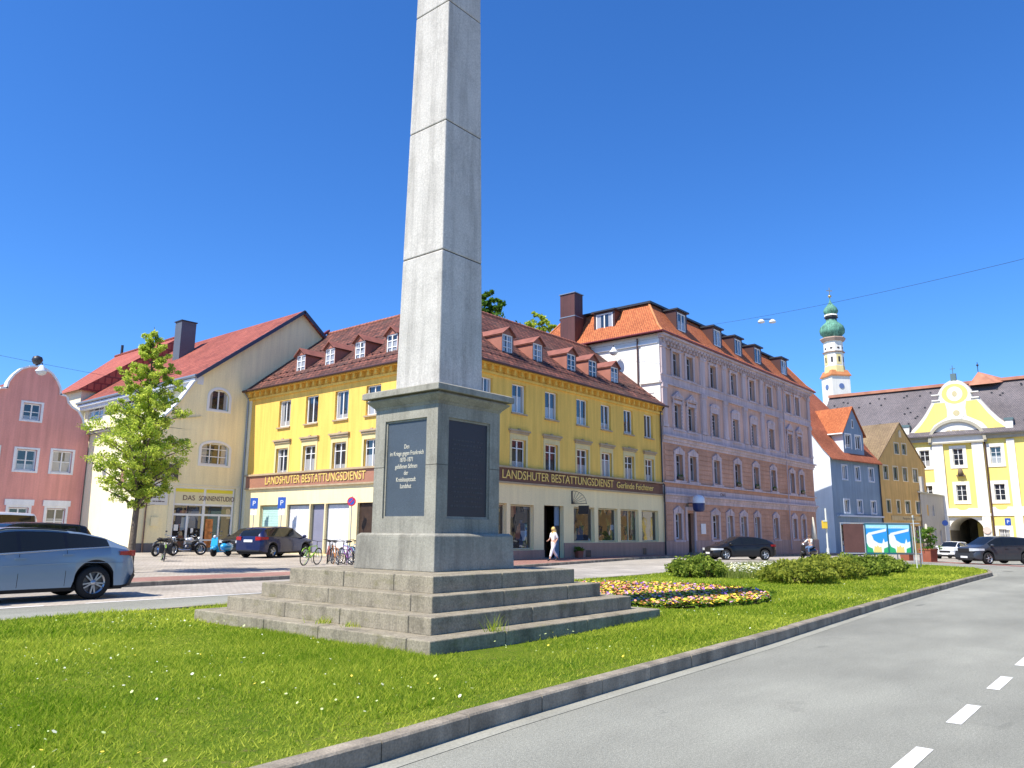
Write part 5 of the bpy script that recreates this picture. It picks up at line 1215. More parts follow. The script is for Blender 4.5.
# ------------------------------------------------------------------ yellow and white convent gatehouse
M_py=stucco('bright_yellow_stucco',(.86,.70,.20),.08,.06); M_pw=stucco('bright_white_stucco',(.80,.78,.70),.05,.05)
M_slate=tilemat('slate_roof_tiles',(.19,.165,.165),(.145,.13,.135),(.04,.035,.04),.25,.25,.02,.18,.75,.5,.3,coord='UV')
def gatehouse():
    o=thing('gatehouse','long yellow and white baroque gatehouse with curved gable and arched gateway','building',(112,36,0),-math.pi/2)
    U=lambda Y:36-Y
    zc=14.2; W=U(-22)
    cols=[U(19.45)]+[U(19.45)+4.15*k for k in range(1,10)]+[U(23.3)-4.1*k+0 for k in range(0,3)]
    ops=[]; wins=[]
    for i,c in enumerate(cols):
        for z0,z1 in ((10.3,12.45),(5.8,7.85)): ops.append((c-.58,c+.58,z0,z1)); wins.append((c,z0,z1))
        if i!=0: ops.append((c-.55,c+.55,.6,2.35)); wins.append((c,.6,2.35))
    ga,gb=U(21.2),U(17.45); gm=(ga+gb)/2
    ops.append((ga,gb,-1.2,3.8))
    b=MB(); wall(b,0,W,-1.2,zc,ops,.25); b.build('front_wall',M_py,o)
    bx=MB(); bx.box(0,W,.6,14,4.2,zc); bx.build('rear_walls',M_py,o); bx=MB(); bx.box(0,ga-.01,.3,14,-1.2,4.19); bx.box(gb+.01,W,.3,14,-1.2,4.19); bx.build('passage_walls',mat('passage_shade_tone',(.22,.20,.16),.9,.2,1),o)  # passage walls coloured dark to stand for the deep shade inside the gateway
    # gateway passage and arch spandrels
    a_=MB(); n=10; sp=2.2; h=1.6; hw=(gb-ga)/2
    for s_ in (-1,1):
        pts=[(gm+s_*hw,3.81)]+[(gm+s_*hw*math.cos(t),sp+h*math.sin(t)) for t in [math.pi/2*i/n for i in range(n,-1,-1)]]
        a_.prism(pts if s_>0 else pts[::-1],0,6)
    a_.build('gateway_vault',M_pw,o)
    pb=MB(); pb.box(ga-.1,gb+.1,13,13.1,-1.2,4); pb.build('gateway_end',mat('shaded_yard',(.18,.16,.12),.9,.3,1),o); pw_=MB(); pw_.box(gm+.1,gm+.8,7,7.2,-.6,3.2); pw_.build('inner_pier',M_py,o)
    # white pilasters, bands and surrounds
    w_=MB(); w_.cut(); cb0,cb1=U(22.3),U(16.55)
    w_.box(cb0,ga-.0,-.35,-.001,-1.2,4.1); w_.box(gb,cb1,-.35,-.001,-1.2,4.1)
    w_.box(cb0,cb0+1.25,-.35,-.002,4.1,13.4); w_.box(cb1-1.25,cb1,-.35,-.002,4.1,13.4); w_.box(cb0-.1,cb1+.1,-.4,-.003,3.95,4.25); w_.box(cb0+1.25,cb1-1.25,-.34,-.0035,4.25,4.9)
    w_.box(cb1+.1,W,-.12,-.001,3.95,5.05); w_.box(0,cb0-.1,-.12,-.001,3.95,5.05)
    for i,c in enumerate(cols):
        for z0,z1 in ((10.3,12.45),(5.8,7.85),(.6,2.35)):
            if i==0 and z0<1: continue
            w_.cut()
            y0=-.10 if i else -.08
            w_.box(c-.95,c-.58,y0,-.0012,z0-.35,z1+.4); w_.box(c+.58,c+.95,y0,-.0012,z0-.35,z1+.4); w_.box(c-.58,c+.58,y0,-.0012,z1,z1+.4); w_.box(c-.58,c+.58,y0,-.0012,z0-.35,z0)
    for k in range(0,9):
        c=U(17.5)+4.15*(k+.93); w_.cut(); w_.box(c-.42,c+.42,-.2,-.0025,-1.2,13.3)
    for k in range(0,3):
        c=U(25.4)-4.1*k; w_.cut(); w_.box(c-.42,c+.42,-.2,-.0025,-1.2,13.3)
    w_.split('white_trim',M_pw,o)
    c_=MB(); gc=stucco('cornice_grey',(.42,.39,.30)); c_.box(-.2,cb0-.12,-.7,-.001,13.95,14.3); c_.box(cb1+.12,W,-.7,-.001,13.95,14.3); c_.box(0,cb0-.1,-.4,-.0012,13.5,13.95); c_.box(cb1+.1,W,-.4,-.0012,13.5,13.95); c_.build('main_cornice',gc,o)
    # curved pediment
    def arcpts(r0,z0,a0,a1,n,sx=1,sz=1): return [(gm+r0*sx*math.cos(a),z0+r0*sz*math.sin(a)) for a in [a0+(a1-a0)*i/n for i in range(n+1)]]
    ar=arcpts(2.95,13.35,0,math.pi,16,1,.85)
    p=MB(); p.prism([(gm-2.95,13.2)]+ar[::-1]+[(gm+2.95,13.2)],-.42,-.002); p.build('arched_pediment',M_pw,o)
    hd=MB(); oa=arcpts(3.3,13.35,0,math.pi,16,1,.87)
    for i in range(16): hd.prism([ar[i],oa[i],oa[i+1],ar[i+1]],-.75,-.0)
    hd.box(gm-3.3,gm+3.3,-.55,-.43,13.1,13.3); hd.build('pediment_hood',gc,o)
    worn_lines(o,plain('faint_gold',(.5,.42,.25),.5),gm-1.3,gm+1.3,-.43,14.75,2,.5,.22,5)
    # baroque gable above the cornice
    cv=[(U(25.3),14.3),(U(24.6),14.9),(U(23.6),15.9),(U(22.8),16.9),(U(22.1),18.0),(U(21.65),18.75),(U(20.95),18.85),(U(20.95),19.7),(U(20.6),20.3),(U(20.1),20.85),(U(19.6),21.15),(U(19.1),21.25)]
    mid_=U(19.1); cvr=[(2*mid_-u,z) for u,z in cv[::-1][1:]]
    # right wing of the gable is a little longer
    cvr=[(mid_+(u-mid_)*1.0,z) for u,z in cvr]
    poly=cv+cvr
    g=MB(); g.prism(poly[::-1]+[],-.3,.5); g.build('gable',M_pw,o)
    gy=MB()
    def inset(pts,k): return [(mid_+(u-mid_)*k,14.3+(z-14.3)*k+.25) for u,z in pts]
    def bez(ps,n=6):
        return ps
    lp_=[(mid_-5.35,14.6),(mid_-4.3,15.65),(mid_-3.5,16.7),(mid_-2.85,17.8),(mid_-2.4,18.5),(mid_-1.2,18.45),(mid_-1.05,17.6),(mid_-1.1,16.6),(mid_-1.8,16.2),(mid_-2.7,15.65),(mid_-3.45,14.6)]
    gy.cut(); gy.prism(lp_[::-1],-.335,-.301); gy.cut(); gy.prism([(2*mid_-u,z) for u,z in lp_],-.335,-.301); gy.cut()
    gy.prism([(mid_+1.5*math.cos(t),19.55+1.3*math.sin(t)) for t in [2*math.pi*i/20 for i in range(20)]],-.335,-.301)
    gy.split('gable_panel',M_py,o)
    md=MB(); md.prism([(mid_+.9*math.cos(t),19.5+.95*math.sin(t)) for t in [2*math.pi*i/20 for i in range(20)]],-.37,-.336); md.prism([(mid_+.95*math.cos(t),17.0+.9*math.sin(t)) for t in [2*math.pi*i/16 for i in range(16)]],-.36,-.302); mm=md.build('medallion',M_pw,o)
    cr=MB(); cr.prism([(mid_+.3*math.cos(t),19.5+.4*math.sin(t)) for t in [2*math.pi*i/10 for i in range(10)]],-.39,-.371); cr.prism([(mid_+.4*math.cos(t),17.0+.4*math.sin(t)) for t in [2*math.pi*i/10 for i in range(10)]],-.38,-.361); cr.build('relief',stucco('relief_gold',(.55,.48,.28)),mm)
    hg=MB()
    for (u,z),(u2,z2) in zip(poly,poly[1:]):
        hg.tube((u,0,z),(u2,0,z2),.16,n=5)
    hg.build('gable_coping',stucco('coping_grey',(.55,.52,.46)),o)
    bt=MB(); 
    for u in (mid_-2.7,mid_+1.75): bt.box(u,u+.95,-.45,.3,18.75,18.9); bt.box(u,u+.95,-.45,.3,19.5,19.62)
    for u in (U(25.6),U(13.9)): bt.box(u,u+.8,-.5,.4,14.3,15.6)
    bt.build('gable_blocks',M_pw,o); bc=MB()
    for u in (U(25.7),U(14.0)): bc.box(u,u+1.0,-.6,.5,15.6,15.9)
    bc.box(mid_-.32,mid_+.32,-.2,.3,21.3,22.2); bc.tube((mid_,0,22.2),(mid_,0,23.3),.05,n=5); bc.box(mid_-.3,mid_+.3,-.03,.03,22.8,22.9); bc.build('finial',plain('verdigris_dark',(.10,.16,.17),.6),o)
    # niche statue
    ns=MB(); ns.box(gm-.5,gm+.5,-.4,-.1,8.9,9.1); ns.lathe([(.0,0),(.35,0),(.28,.5),(.2,.8),(.0,.9)],(gm,-.3,9.1),8); ns.build('niche_canopy',stucco('niche_stone',(.20,.15,.10)),o)
    # oval yellow panels under the windows are the wall itself showing through; draw round-ended fields
    ov=MB()
    for i,c in enumerate(cols):
        if i>4: continue
        y=-.36 if i==0 else -.13
        ov.cut(); ov.prism([(c+.62*math.cos(t),4.95+.30*math.sin(t)+( .05)) for t in [2*math.pi*j/16 for j in range(16)]],y,y+.03)
    ov.split('oval_panel',M_py,o)
    for c,z0,z1 in wins: win(o,c,z0,1.14,z1-z0-.02,'six',depth=.12)
    pp=MB(); pp.tube((U(16.35),-.25,13.4),(U(16.35),-.25,-.6),.09,n=6); pp.build('downpipe',M_copper,o)
    # roof
    r=MB(); r.slab([(-1,-.9,14.25),(W,-.9,14.25),(W,7,21.9),(-1,7,21.9)],.15); r.slab([(-1,15,14.25),(-1,7,21.9),(W,7,21.9),(W,15,14.25)],.15); ro=r.build('roof',M_slate,o)
    ri=MB(); ri.box(-1,W,6.4,7.4,21.75,22.15); ri.build('ridge_tiles',mat('pale_ridge_tile',(.42,.19,.12),.8,.2,1),ro)
    rg=random.Random(5); sn=MB()
    for i in range(70):
        u=rg.uniform(0,34); y=rg.uniform(0,6); z=14.3+(y+.9)*.968; sn.box(u,u+.22,y-.05,y+.1,z,z+.16)
    sn.build('roof_hooks',M_dark,ro)
    tr_=MB(); c0=U(16.9); tr_.face([(c0-1.4,5,21.3),(c0+1.6,5,21.3),(c0-.3,6.5,23.3)]); tr_.face([(c0+1.6,5,21.3),(c0+3.3,8,21.9),(c0-.3,6.5,23.3)]); tr_.face([(c0-1.4,5,21.3),(c0-.3,6.5,23.3),(c0-1.4,8,21.5)]); tr_.face([(c0-1.4,8,21.5),(c0-.3,6.5,23.3),(c0+3.3,8,21.9)]); tr_.build('roof_turret',mat('pale_ridge_tile',(.42,.19,.12),.8,.2,1),ro)
    tb=MB(); tb.tube((c0-.3,6.5,23.2),(c0-.3,6.5,24.6),.05,n=5); tb.ball((c0-.3,6.5,24.2),.16,8); tb.build('turret_spike',M_dark,ro)
    rs=MB(); rs.lathe([(0,-.08),(.42,-.08),(.42,0)],(U(17.05),-.42,2.2),16,axis='y',smooth=False); rs.build('round_plaque',plain('pale_red_sign',(.62,.48,.42),.5),o)
gatehouse()
# ------------------------------------------------------------------ church tower
def tower():
    cx,cy=176.9,53.4
    o=thing('church_tower','slim white and cream church tower with stacked green onion domes','tower',(cx,cy,0),rad(-50+8))
    ZA=[-1,36.2,38.2,39.6,46.4,50.6,51.4,56.7,58.2,61.5,63.6,66.4]; ZB=[-1,36.2,37.6,38.6,41.8,44.4,45.2,49.4,50.7,53.6,55.2,57.3]
    base=MB
    class TMB(base):
        def mesh(s,v,f,smooth=False):
            xf=s.xf; i=len(s.v); q=[xf(p) if xf else p for p in v]
            s.v+=[(p[0],p[1],float(np.interp(p[2],ZA,ZB))) for p in q]
            for k in f: s.f.append(tuple(i+j for j in k)); s.sm.append(smooth)
    W_=stucco('tower_white',(.80,.77,.68)); Y_=stucco('tower_cream',(.76,.64,.30)); cop=mat('green_copper',(.14,.34,.24),.75,.35,.9,.2,6,.3,10,.6)
    b=TMB(); b.box(-2.15,2.15,-2.15,2.15,-1,36.2); b.build('lower_shaft',W_,o)
    k=TMB(); k.frustum(0,0,2.42,2.42,36.2,2.42,2.42,36.6); k.frustum(0,0,2.35,2.35,36.6,1.9,1.9,38.2); k.build('tower_ledge_roof',mat('ledge_tiles',(.5,.2,.08),.8,.15,1),o)
    u=TMB(); oc=[(math.cos(math.pi/8+i*math.pi/4),math.sin(math.pi/8+i*math.pi/4)) for i in range(8)]
    def octa(mb,r0,z0,r1,z1):
        v=[(x*r0,y*r0,z0) for x,y in oc]+[(x*r1,y*r1,z1) for x,y in oc]; mb.mesh(v,[(i,(i+1)%8,8+(i+1)%8,8+i) for i in range(8)]+[tuple(range(7,-1,-1)),tuple(range(8,16))])
    octa(u,2.25,37.5,2.15,39.6); u.build('octagon_base',Y_,o)
    u=TMB(); octa(u,2.1,39.6,2.05,50.6); u.build('octagon_shaft',W_,o)
    y=TMB()
    for i in range(8):
        a=i*math.pi/4+math.pi/8; f=rotm(a+math.pi/2); 
        if i%2==0: 
            p=[(-.6,-2.02,40.2),(.6,-2.02,40.2),(.6,-2.02,44.2),(-.6,-2.02,44.2)]
    for i in range(8):
        a=i*math.pi/4; y.xf=rotm(a)
        y.box(-.55,.55,-1.99,-1.93,40.3,45.3) if i%2==0 else None
    y.build('cream_panels',Y_,o)
    s=TMB()
    for i in range(8):
        s.xf=rotm(i*math.pi/4+0); s.box(-.2,.2,-2.0,-1.94,41.5,44.0) if i%2 else s.box(-.2,.2,-2.04,-1.992,41.5,44.0); s.lathe([(0,-.01),(.3,-.01),(.3,.02)],(0,-1.98,47.9),10,axis='y')
    s.build('belfry_opening',M_dark,o)
    c=TMB(); tr=stucco('tower_cornice',(.45,.32,.25)); c.cut(); octa(c,2.35,46.2,2.45,46.6); c.cut(); octa(c,2.4,50.6,2.75,51.2); octa(c,2.75,51.2,2.7,51.4); c.split('tower_cornice',tr,o)
    d=TMB(); pr_=[(1.9,51.4),(2.0,52.0),(2.65,52.9),(2.75,53.8),(2.5,54.8),(1.9,55.6),(1.25,56.3),(1.15,56.9)]
    d.lathe([(r,z) for r,z in pr_],(0,0,0),16); d.build('lower_onion_dome',cop,o)
    l=TMB(); octa(l,1.2,56.6,1.2,58.0); octa(l,1.5,57.4,1.5,57.6); l.build('lantern',M_dark,o)
    l=TMB(); octa(l,1.5,57.9,1.4,58.3); l.build('lantern_cornice',W_,o)
    d=TMB(); d.lathe([(1.2,58.3),(1.55,58.9),(1.6,59.4),(1.35,60.1),(.8,60.8),(.35,61.5),(.12,62.3),(.07,63.2)],(0,0,0),14); d.build('upper_onion_dome',cop,o)
    g=TMB(); g.ball((0,0,63.6),.42,10); g.tube((0,0,63.2),(0,0,66.4),.08,n=5); g.box(-.7,.7,-.07,.07,65.3,65.5); g.build('cross_and_ball',plain('gilded',(.5,.4,.2),.3,.5,.7),o)
    ck=TMB(); ck.xf=rotm(0); ck.lathe([(0,-.1),(.6,-.1),(.6,.05)],(0,-2.15,33.9),16,axis='y',smooth=False); ck.xf=rotm(-math.pi/2); ck.lathe([(0,-.1),(.6,-.1),(.6,.05)],(0,-2.15,33.9),16,axis='y',smooth=False); ck.build('clock_face',plain('blue_clock',(.12,.18,.35),.4),o)
tower()
# ------------------------------------------------------------------ cars
M_cglass=plain('car_glass',(.010,.012,.013),.04,.4); M_tyre=plain('tyre_rubber',(.02,.02,.02),.8,.2); M_rim=plain('alloy_rim',(.42,.43,.45),.3,.5,.8); M_rimd=plain('dark_alloy',(.10,.10,.11),.3,.5,.8)
M_red=M_red; M_tail=plain('tail_lamp_red',(.35,.01,.015),.15,.6); M_head=plain('head_lamp_clear',(.55,.58,.6),.08,.8); M_clad=plain('black_plastic',(.02,.02,.022),.6,.3); M_platew=plain('white_number_plate',(.75,.75,.75),.4); M_chrome=plain('chrome_trim',(.6,.6,.62),.15,.5,1)
def wheel(parent,x,y,R_,w_,side,rim,spokes=10,seed=0):
    t=MB(); s=side
    t.lathe([(R_*.66,-w_/2),(R_*.93,-w_/2),(R_,-w_/2+.04),(R_,w_/2-.04),(R_*.93,w_/2),(R_*.66,w_/2)],(0,0,0),28,axis='y'); 
    o=t.build('wheel',M_tyre,parent,(x,y,R_))
    r=MB(); f=s*(w_/2-.015)
    r.lathe([(R_*.69,f),(R_*.69,f-s*.03),(R_*.62,f-s*.03),(R_*.62,f-s*.12)],(0,0,0),28,axis='y')
    for k in range(spokes):
        a=2*math.pi*k/spokes+ (0.12 if k%2 else -.12)*(1 if spokes>6 else 0); ca,sa=math.cos(a),math.sin(a); p=Vector((ca*.05,f-s*.02,sa*.05)); q=Vector((ca*R_*.66,f-s*.02,sa*R_*.66)); d=Vector((-sa,0,ca))*(.018 if spokes>6 else .035)
        d2=d*.8; yy=Vector((0,s*.02,0))
        r.mesh([p-d,p+d,q+d2,q-d2,p-d-yy*1.5,p+d-yy*1.5,q+d2-yy,q-d2-yy],[(0,1,2,3),(7,6,5,4),(0,4,5,1),(1,5,6,2),(2,6,7,3),(3,7,4,0)])
    r.lathe([(0,f-s*.005),(.06,f-s*.01),(.07,f-s*.04)],(0,0,0),12,axis='y'); r.build('rim',rim,o)
    d=MB(); d.lathe([(0,f-s*.09),(R_*.63,f-s*.09)],(0,0,0),20,axis='y'); d.build('brake_disc',M_rimd,o)
    return o
def car(name,label,cat,loc,rz,L_,W_,H,top,belt,glass,ws,rw,wheels,R_,paint,group=None,sill=.22,clad=True,rim=None,spokes=10,roofw=.70,rails=False,plate_txt=None,end_front=.62,end_rear=.8,pillar=(),rear_win=True,tail=None,head=None,steep=False,mirror=None,arch=.075):
    """profiles run along x: rear = -L/2, front = L/2. top, belt: (x,z) lists; glass: x range of the side windows; ws, rw: x ranges of windscreen and rear window"""
    o=thing(name,label,cat,loc,rz,group)
    h=L_/2; xs=set(np.linspace(-h,h,64).round(3).tolist()); 
    for a in (*glass,*ws,*rw,*pillar): xs.add(round(a,3))
    for a in pillar: xs.add(round(a+.07,3))
    for xw in wheels:
        for t in np.linspace(-1,1,15): xs.add(round(xw+(R_+arch)*t,3))
    xs=sorted(xs); tx,tz=zip(*top); bx_,bz=zip(*belt)
    def sm(x,X,Z): return float(np.interp(x,X,Z))
    def smooth(x,X,Z): 
        d=.06; return (sm(x-d,X,Z)+2*sm(x,X,Z)+sm(x+d,X,Z))/4
    rows=[]
    for x in xs:
        e=min(1,(h-abs(x))/.45); plan=(1-.17*(1-e)**2.2)                       # rounded in plan at both ends
        w_=W_/2*plan*(1-.03*(x/h)**2); zt=smooth(x,tx,tz)*H; zb=min(smooth(x,bx_,bz)*H,zt-.015)
        zl=sill+ (max(0,(abs(x)-h+.35))/.35)**2*.10
        for xw in wheels:
            q=(R_+arch)**2-(x-xw)**2
            if q>0: zl=max(zl,R_+math.sqrt(q))
        k=max(0,min(1,(zt-zb)/.35))
        z1=zl+.07; z2=max(sill+.45*(zb-sill),z1+.04); z3=max(sill+.80*(zb-sill),z2+.05); z3=min(z3,zb-.02); z2=min(z2,z3-.02); z1=min(z1,z2-.01)
        rwv=w_*(roofw*k+.80*(1-k)); bw=w_*.955
        ring=[(w_*.93,zl),(w_*.985,z1),(w_*1.0,z2),(w_*.99,z3),(bw,zb)]
        ring+=[(bw*.985,zb+(zt-zb)*.06),(bw+(rwv-bw)*.5,zb+(zt-zb)*.45),(rwv+.0,zb+(zt-zb)*.86),(rwv*.93,zb+(zt-zb)*.96),(rwv*.5,zt-.0),(0,zt+.012)]
        rows.append([(x,y,z) for y,z in ring])
    cat_={k:MB() for k in('body','pillar','windscreen','rear_window','cladding')}
    nr=len(rows[0])
    for i in range(len(xs)-1):
        xm=(xs[i]+xs[i+1])/2
        inarch=any(abs(xm-xw)<R_+arch for xw in wheels)
        for j in range(nr-1):
            k='body'; gh=rows[i][10][2]-rows[i][4][2]; gh2=rows[i+1][10][2]-rows[i+1][4][2]
            if j in(5,6) and glass[0]<xm<glass[1] and min(gh,gh2)>.12 and not any(p<xm<p+.07 for p in pillar): k='side_glass%d'%sum(xm>p for p in pillar)
            if j in(7,8,9) and ws[0]<xm<ws[1]: k='windscreen'
            if j==7 and ws[0]<xm<ws[1]: k='body'
            if j in(8,9) and rear_win and rw[0]<xm<rw[1]: k='rear_window'
            if j in(5,6) and glass[0]<xm<glass[1] and min(gh,gh2)>.12 and any(p<xm<p+.07 for p in pillar): k='pillar'
            if clad and (j==0 or (j==1 and (inarch and False))): k='cladding'
            for s in (1,-1):
                q=[rows[i][j],rows[i+1][j],rows[i+1][j+1],rows[i][j+1]]; q=[(x,y*s,z) for x,y,z in q]
                if s<0: q=q[::-1]
                kk=k+('l' if s>0 else 'r') if k.startswith('side_glass') else k
                cat_.setdefault(kk,MB()).face(q[::-1],True)
    for r_ in (rows[0],rows[-1]):
        poly=[(x,y,z) for x,y,z in r_]+[(x,-y,z) for x,y,z in r_[::-1][1:]]
        # split the end cap in bands: bumper, panel, glass
        for j in range(nr-1):
            q=[r_[j],r_[j+1],(r_[j+1][0],-r_[j+1][1],r_[j+1][2]),(r_[j][0],-r_[j][1],r_[j][2])]
            kk='cladding' if j<1 and clad else ('rear_window' if (steep and r_ is rows[0] and 5<=j<=7) else 'body'); cat_[kk].face(q,False)
    # floor
    fl=MB(); fl.box(-h+.25,h-.25,-W_/2*.84,W_/2*.84,sill-.02,sill+.12)
    for xw in wheels: pass
    fl.build('underbody',M_clad,o)
    def weld(mb,nm,m):
        if not mb.f: return None
        ob=mb.build(nm,m,o); bm=bmesh.new(); bm.from_mesh(ob.data); bmesh.ops.remove_doubles(bm,verts=bm.verts,dist=.0005); bmesh.ops.recalc_face_normals(bm,faces=bm.faces); bm.to_mesh(ob.data); bm.free()
        md=ob.modifiers.new('e','EDGE_SPLIT'); md.split_angle=rad(40); return ob
    body=weld(cat_['body'],'body',paint); [weld(v_,'side_window',M_cglass) for k_,v_ in cat_.items() if k_.startswith('side_glass')]; weld(cat_['windscreen'],'windscreen',M_cglass); weld(cat_['rear_window'],'rear_window',M_cglass); weld(cat_['cladding'],'sill_cladding',M_clad); weld(cat_['pillar'],'pillar_trim',plain('gloss_black',(.008,.008,.009),.12,.5))
    # wheel arch liners
    al=MB()
    for xw in wheels:
        for s in(1,-1): al.lathe([(R_+arch-.005,0),(R_+arch-.005,.32)] if s<0 else [(R_+arch-.005,-.32),(R_+arch-.005,0)],(xw,s*W_/2*.965,R_),18,axis='y',a0=-.3,a1=math.pi+.3); al.face([(xw-.3,s*W_/2*.66,.2),(xw+.3,s*W_/2*.66,.2),(xw+.3,s*W_/2*.66,R_*2),(xw-.3,s*W_/2*.66,R_*2)])
    al.build('wheel_arches',M_clad,o)
    for xw in wheels:
        for s in(1,-1): wheel(o,xw,s*(W_/2-.13),R_,.23,s,rim or M_rim,spokes)
    # lamps
    zb_r=sm(-h+.1,bx_,bz)*H; zb_f=sm(h-.25,bx_,bz)*H
    def surf(x,z): # half width of the body at x, z
        e=min(1,(h-abs(x))/.45); return W_/2*(1-.17*(1-e)**2.2)*(1-.03*(x/h)**2)
    tl=tail or (zb_r-.20,zb_r-.04,.42)
    hl=head or (zb_f-.17,zb_f-.04,.5)
    for (z0,z1,ln),end,nm,m in ((tl,-1,'tail_light',M_tail),(hl,1,'headlight',M_head)):
        for s in(1,-1):
            b=MB(); xa=[h+.012,h-.03,h-.12,h-.25,h-ln]
            P_=[(end*(h+.012),s*W_/2*.48)]+[(end*x,s*(surf(x,0)+.012)) for x in xa]
            n=len(P_)
            for i in range(n-1):
                t0=i/(n-1); t1=(i+1)/(n-1); zz=lambda t:(z0+(z1-z0)*.25*t, z1-(z1-z0)*.1*t)
                a0,a1=zz(t0); b0,b1=zz(t1); p=P_[i];q=P_[i+1]
                b.face([(p[0],p[1],a0),(q[0],q[1],b0),(q[0],q[1],b1),(p[0],p[1],a1)],True)
                b.face([(p[0],p[1],a1),(q[0],q[1],b1),(q[0]-end*.06,q[1]*.93,b1),(p[0]-end*.06,p[1]*.93,a1)],True)
            b.build(nm,m,o)
    b=MB(); b.box(-h-.02,-h+.05,-.26,.26,.62*H*.8,.62*H*.8+.12) if rear_win else b.box(-h-.02,-h+.02,-.26,.26,.5,.62)
    b.box(h-.05,h+.025,-.26,.26,.36,.47); b.build('number_plate',M_platew,o)
    b=MB(); b.box(h-.12,h+.012,-W_*.24,W_*.24,hl[0]-.08,hl[1]-.03); b.box(h-.15,h+.008,-W_*.33,W_*.33,.24,.34); b.build('grille',M_clad,o)
    # window line trim
    for s in(1,-1):
        b=MB(); pts=[]
        for x in np.linspace(glass[0],glass[1],14): zb_=sm(x,bx_,bz)*H; pts.append((x,s*(surf(x,0)*.955+.004),zb_+.01))
        b.path(pts,.011,5); b.build('window_trim',M_chrome if 'silver blue' in label else M_clad,o)
    # mirrors, handles, trim
    mx=mirror if mirror is not None else ws[1]-.28; zb_m=sm(mx,bx_,bz)*H
    for s in(1,-1):
        b=MB(); b.ball((mx,s*(W_/2+.08),zb_m+.1),.11,10,.75); b.box(mx-.03,mx+.03,min(s*W_/2*.9,s*(W_/2+.05)),max(s*W_/2*.9,s*(W_/2+.05)),zb_m+.0,zb_m+.05); b.build('mirror',paint if clad!='b' else M_clad,o)
    gx=[glass[0]+(glass[1]-glass[0])*q for q in (.30,.62)]
    for x in gx:
        for s in(1,-1): b=MB(); zz=sm(x,bx_,bz)*H-.11; b.box(x-.11,x+.11,min(s*(W_/2-.012),s*(W_/2+.018)),max(s*(W_/2-.012),s*(W_/2+.018)),zz-.015,zz+.015); b.build('door_handle',paint,o)
    # door seams and window trim as thin strips
    b=MB()
    for x in [p+.035 for p in pillar]+[ws[1]-.35]:
        for s in(1,-1):
            b=MB(); zb_=sm(x,bx_,bz)*H; y=s*(surf(x,0)+.0015)
            b.face([(x-.005,y*.985,sill+.1),(x+.005,y*.985,sill+.1),(x+.005,y*1.0,sill+.45*(zb_-sill)),(x-.005,y*1.0,sill+.45*(zb_-sill))]); b.face([(x-.005,y,sill+.45*(zb_-sill)),(x+.005,y,sill+.45*(zb_-sill)),(x+.005,y*.965,zb_-.01),(x-.005,y*.965,zb_-.01)]); b.build('door_seam',M_clad,o)
    if rails:
        for s in(1,-1):
            b=MB(); pts=[(x,s*W_/2*roofw*.97,sm(x,bx_,bz)*H+(sm(x,tx,tz)-sm(x,bx_,bz))*H*.93+.025) for x in np.linspace(rw[1]+.15,ws[0]-.05,9)]; b.path(pts,.016,6); b.build('roof_rail',M_clad,o)
    return o
def paintm(name,c,metal=.35): 
    m=plain(name,c,.32,.35,metal*.5,.25 if max(c)<.05 else .5); return m
# silver blue coupe style SUV, rear towards the right
h=2.37
car('parked_suv','silver blue coupe style sport utility car parked at the near left, tail towards the tree','car',(6.38,19.95,.004),math.pi,4.74,1.91,1.60,
 top=[(-h,.50),(-h+.04,.66),(-h+.10,.725),(-h+.30,.755),(-h+.72,.872),(-h+1.2,.945),(-.45,.99),(.1,1.0),(.4,.99),(.75,.93),(1.35,.735),(1.5,.685),(2.1,.61),(h-.08,.52),(h,.40)],
 belt=[(-h,.48),(-h+.10,.67),(-1.75,.73),(-.8,.695),(0,.66),(1.0,.625),(1.35,.62),(2.1,.56),(h,.38)],
 glass=(-1.72,1.28),ws=(.62,1.42),rw=(-h+.32,-1.0),wheels=(-1.43,1.43),R_=.37,paint=paintm('silver_blue_paint',(.22,.29,.36),.6),pillar=(.12,-.83),rails=True,roofw=.66,spokes=10,tail=(.95,1.08,.42),head=(.78,.92,.5))

_s=[o for o in bpy.data.objects if o.get('label','').startswith('silver blue')][0]
b=MB(); 
for s in (1,-1): b.mesh([(-2.40,s*.5,.30),(-2.40,s*.5,.44),(-2.385,s*.84,.50),(-2.30,s*.925,.60),(-2.20,s*.945,.36),(-2.16,s*.93,.28),(-2.3,s*.8,.27)],[(0,1,2,6),(2,3,4,6),(4,5,6)]) 
b.build('rear_diffuser',M_clad,_s)
b=MB(); b.mesh([(-1.0,0,1.55),(-1.28,0,1.52),(-1.25,0,1.60),(-1.0,.03,1.55),(-1.28,.03,1.52),(-1.0,-.03,1.55),(-1.28,-.03,1.52)],[(0,1,2),(3,4,2),(5,6,2),(3,5,2),(4,6,2)]); b.build('roof_antenna',M_clad,_s)
for s in (1,-1):
    b=MB(); b.path([(-2.1,s*.935,.80),(-1.2,s*.957,.83),(0,s*.958,.80),(1.2,s*.955,.76)],.007,4); b.build('side_crease',_s.children[1].data.materials[0] if _s.children[1].data.materials else M_clad,_s)
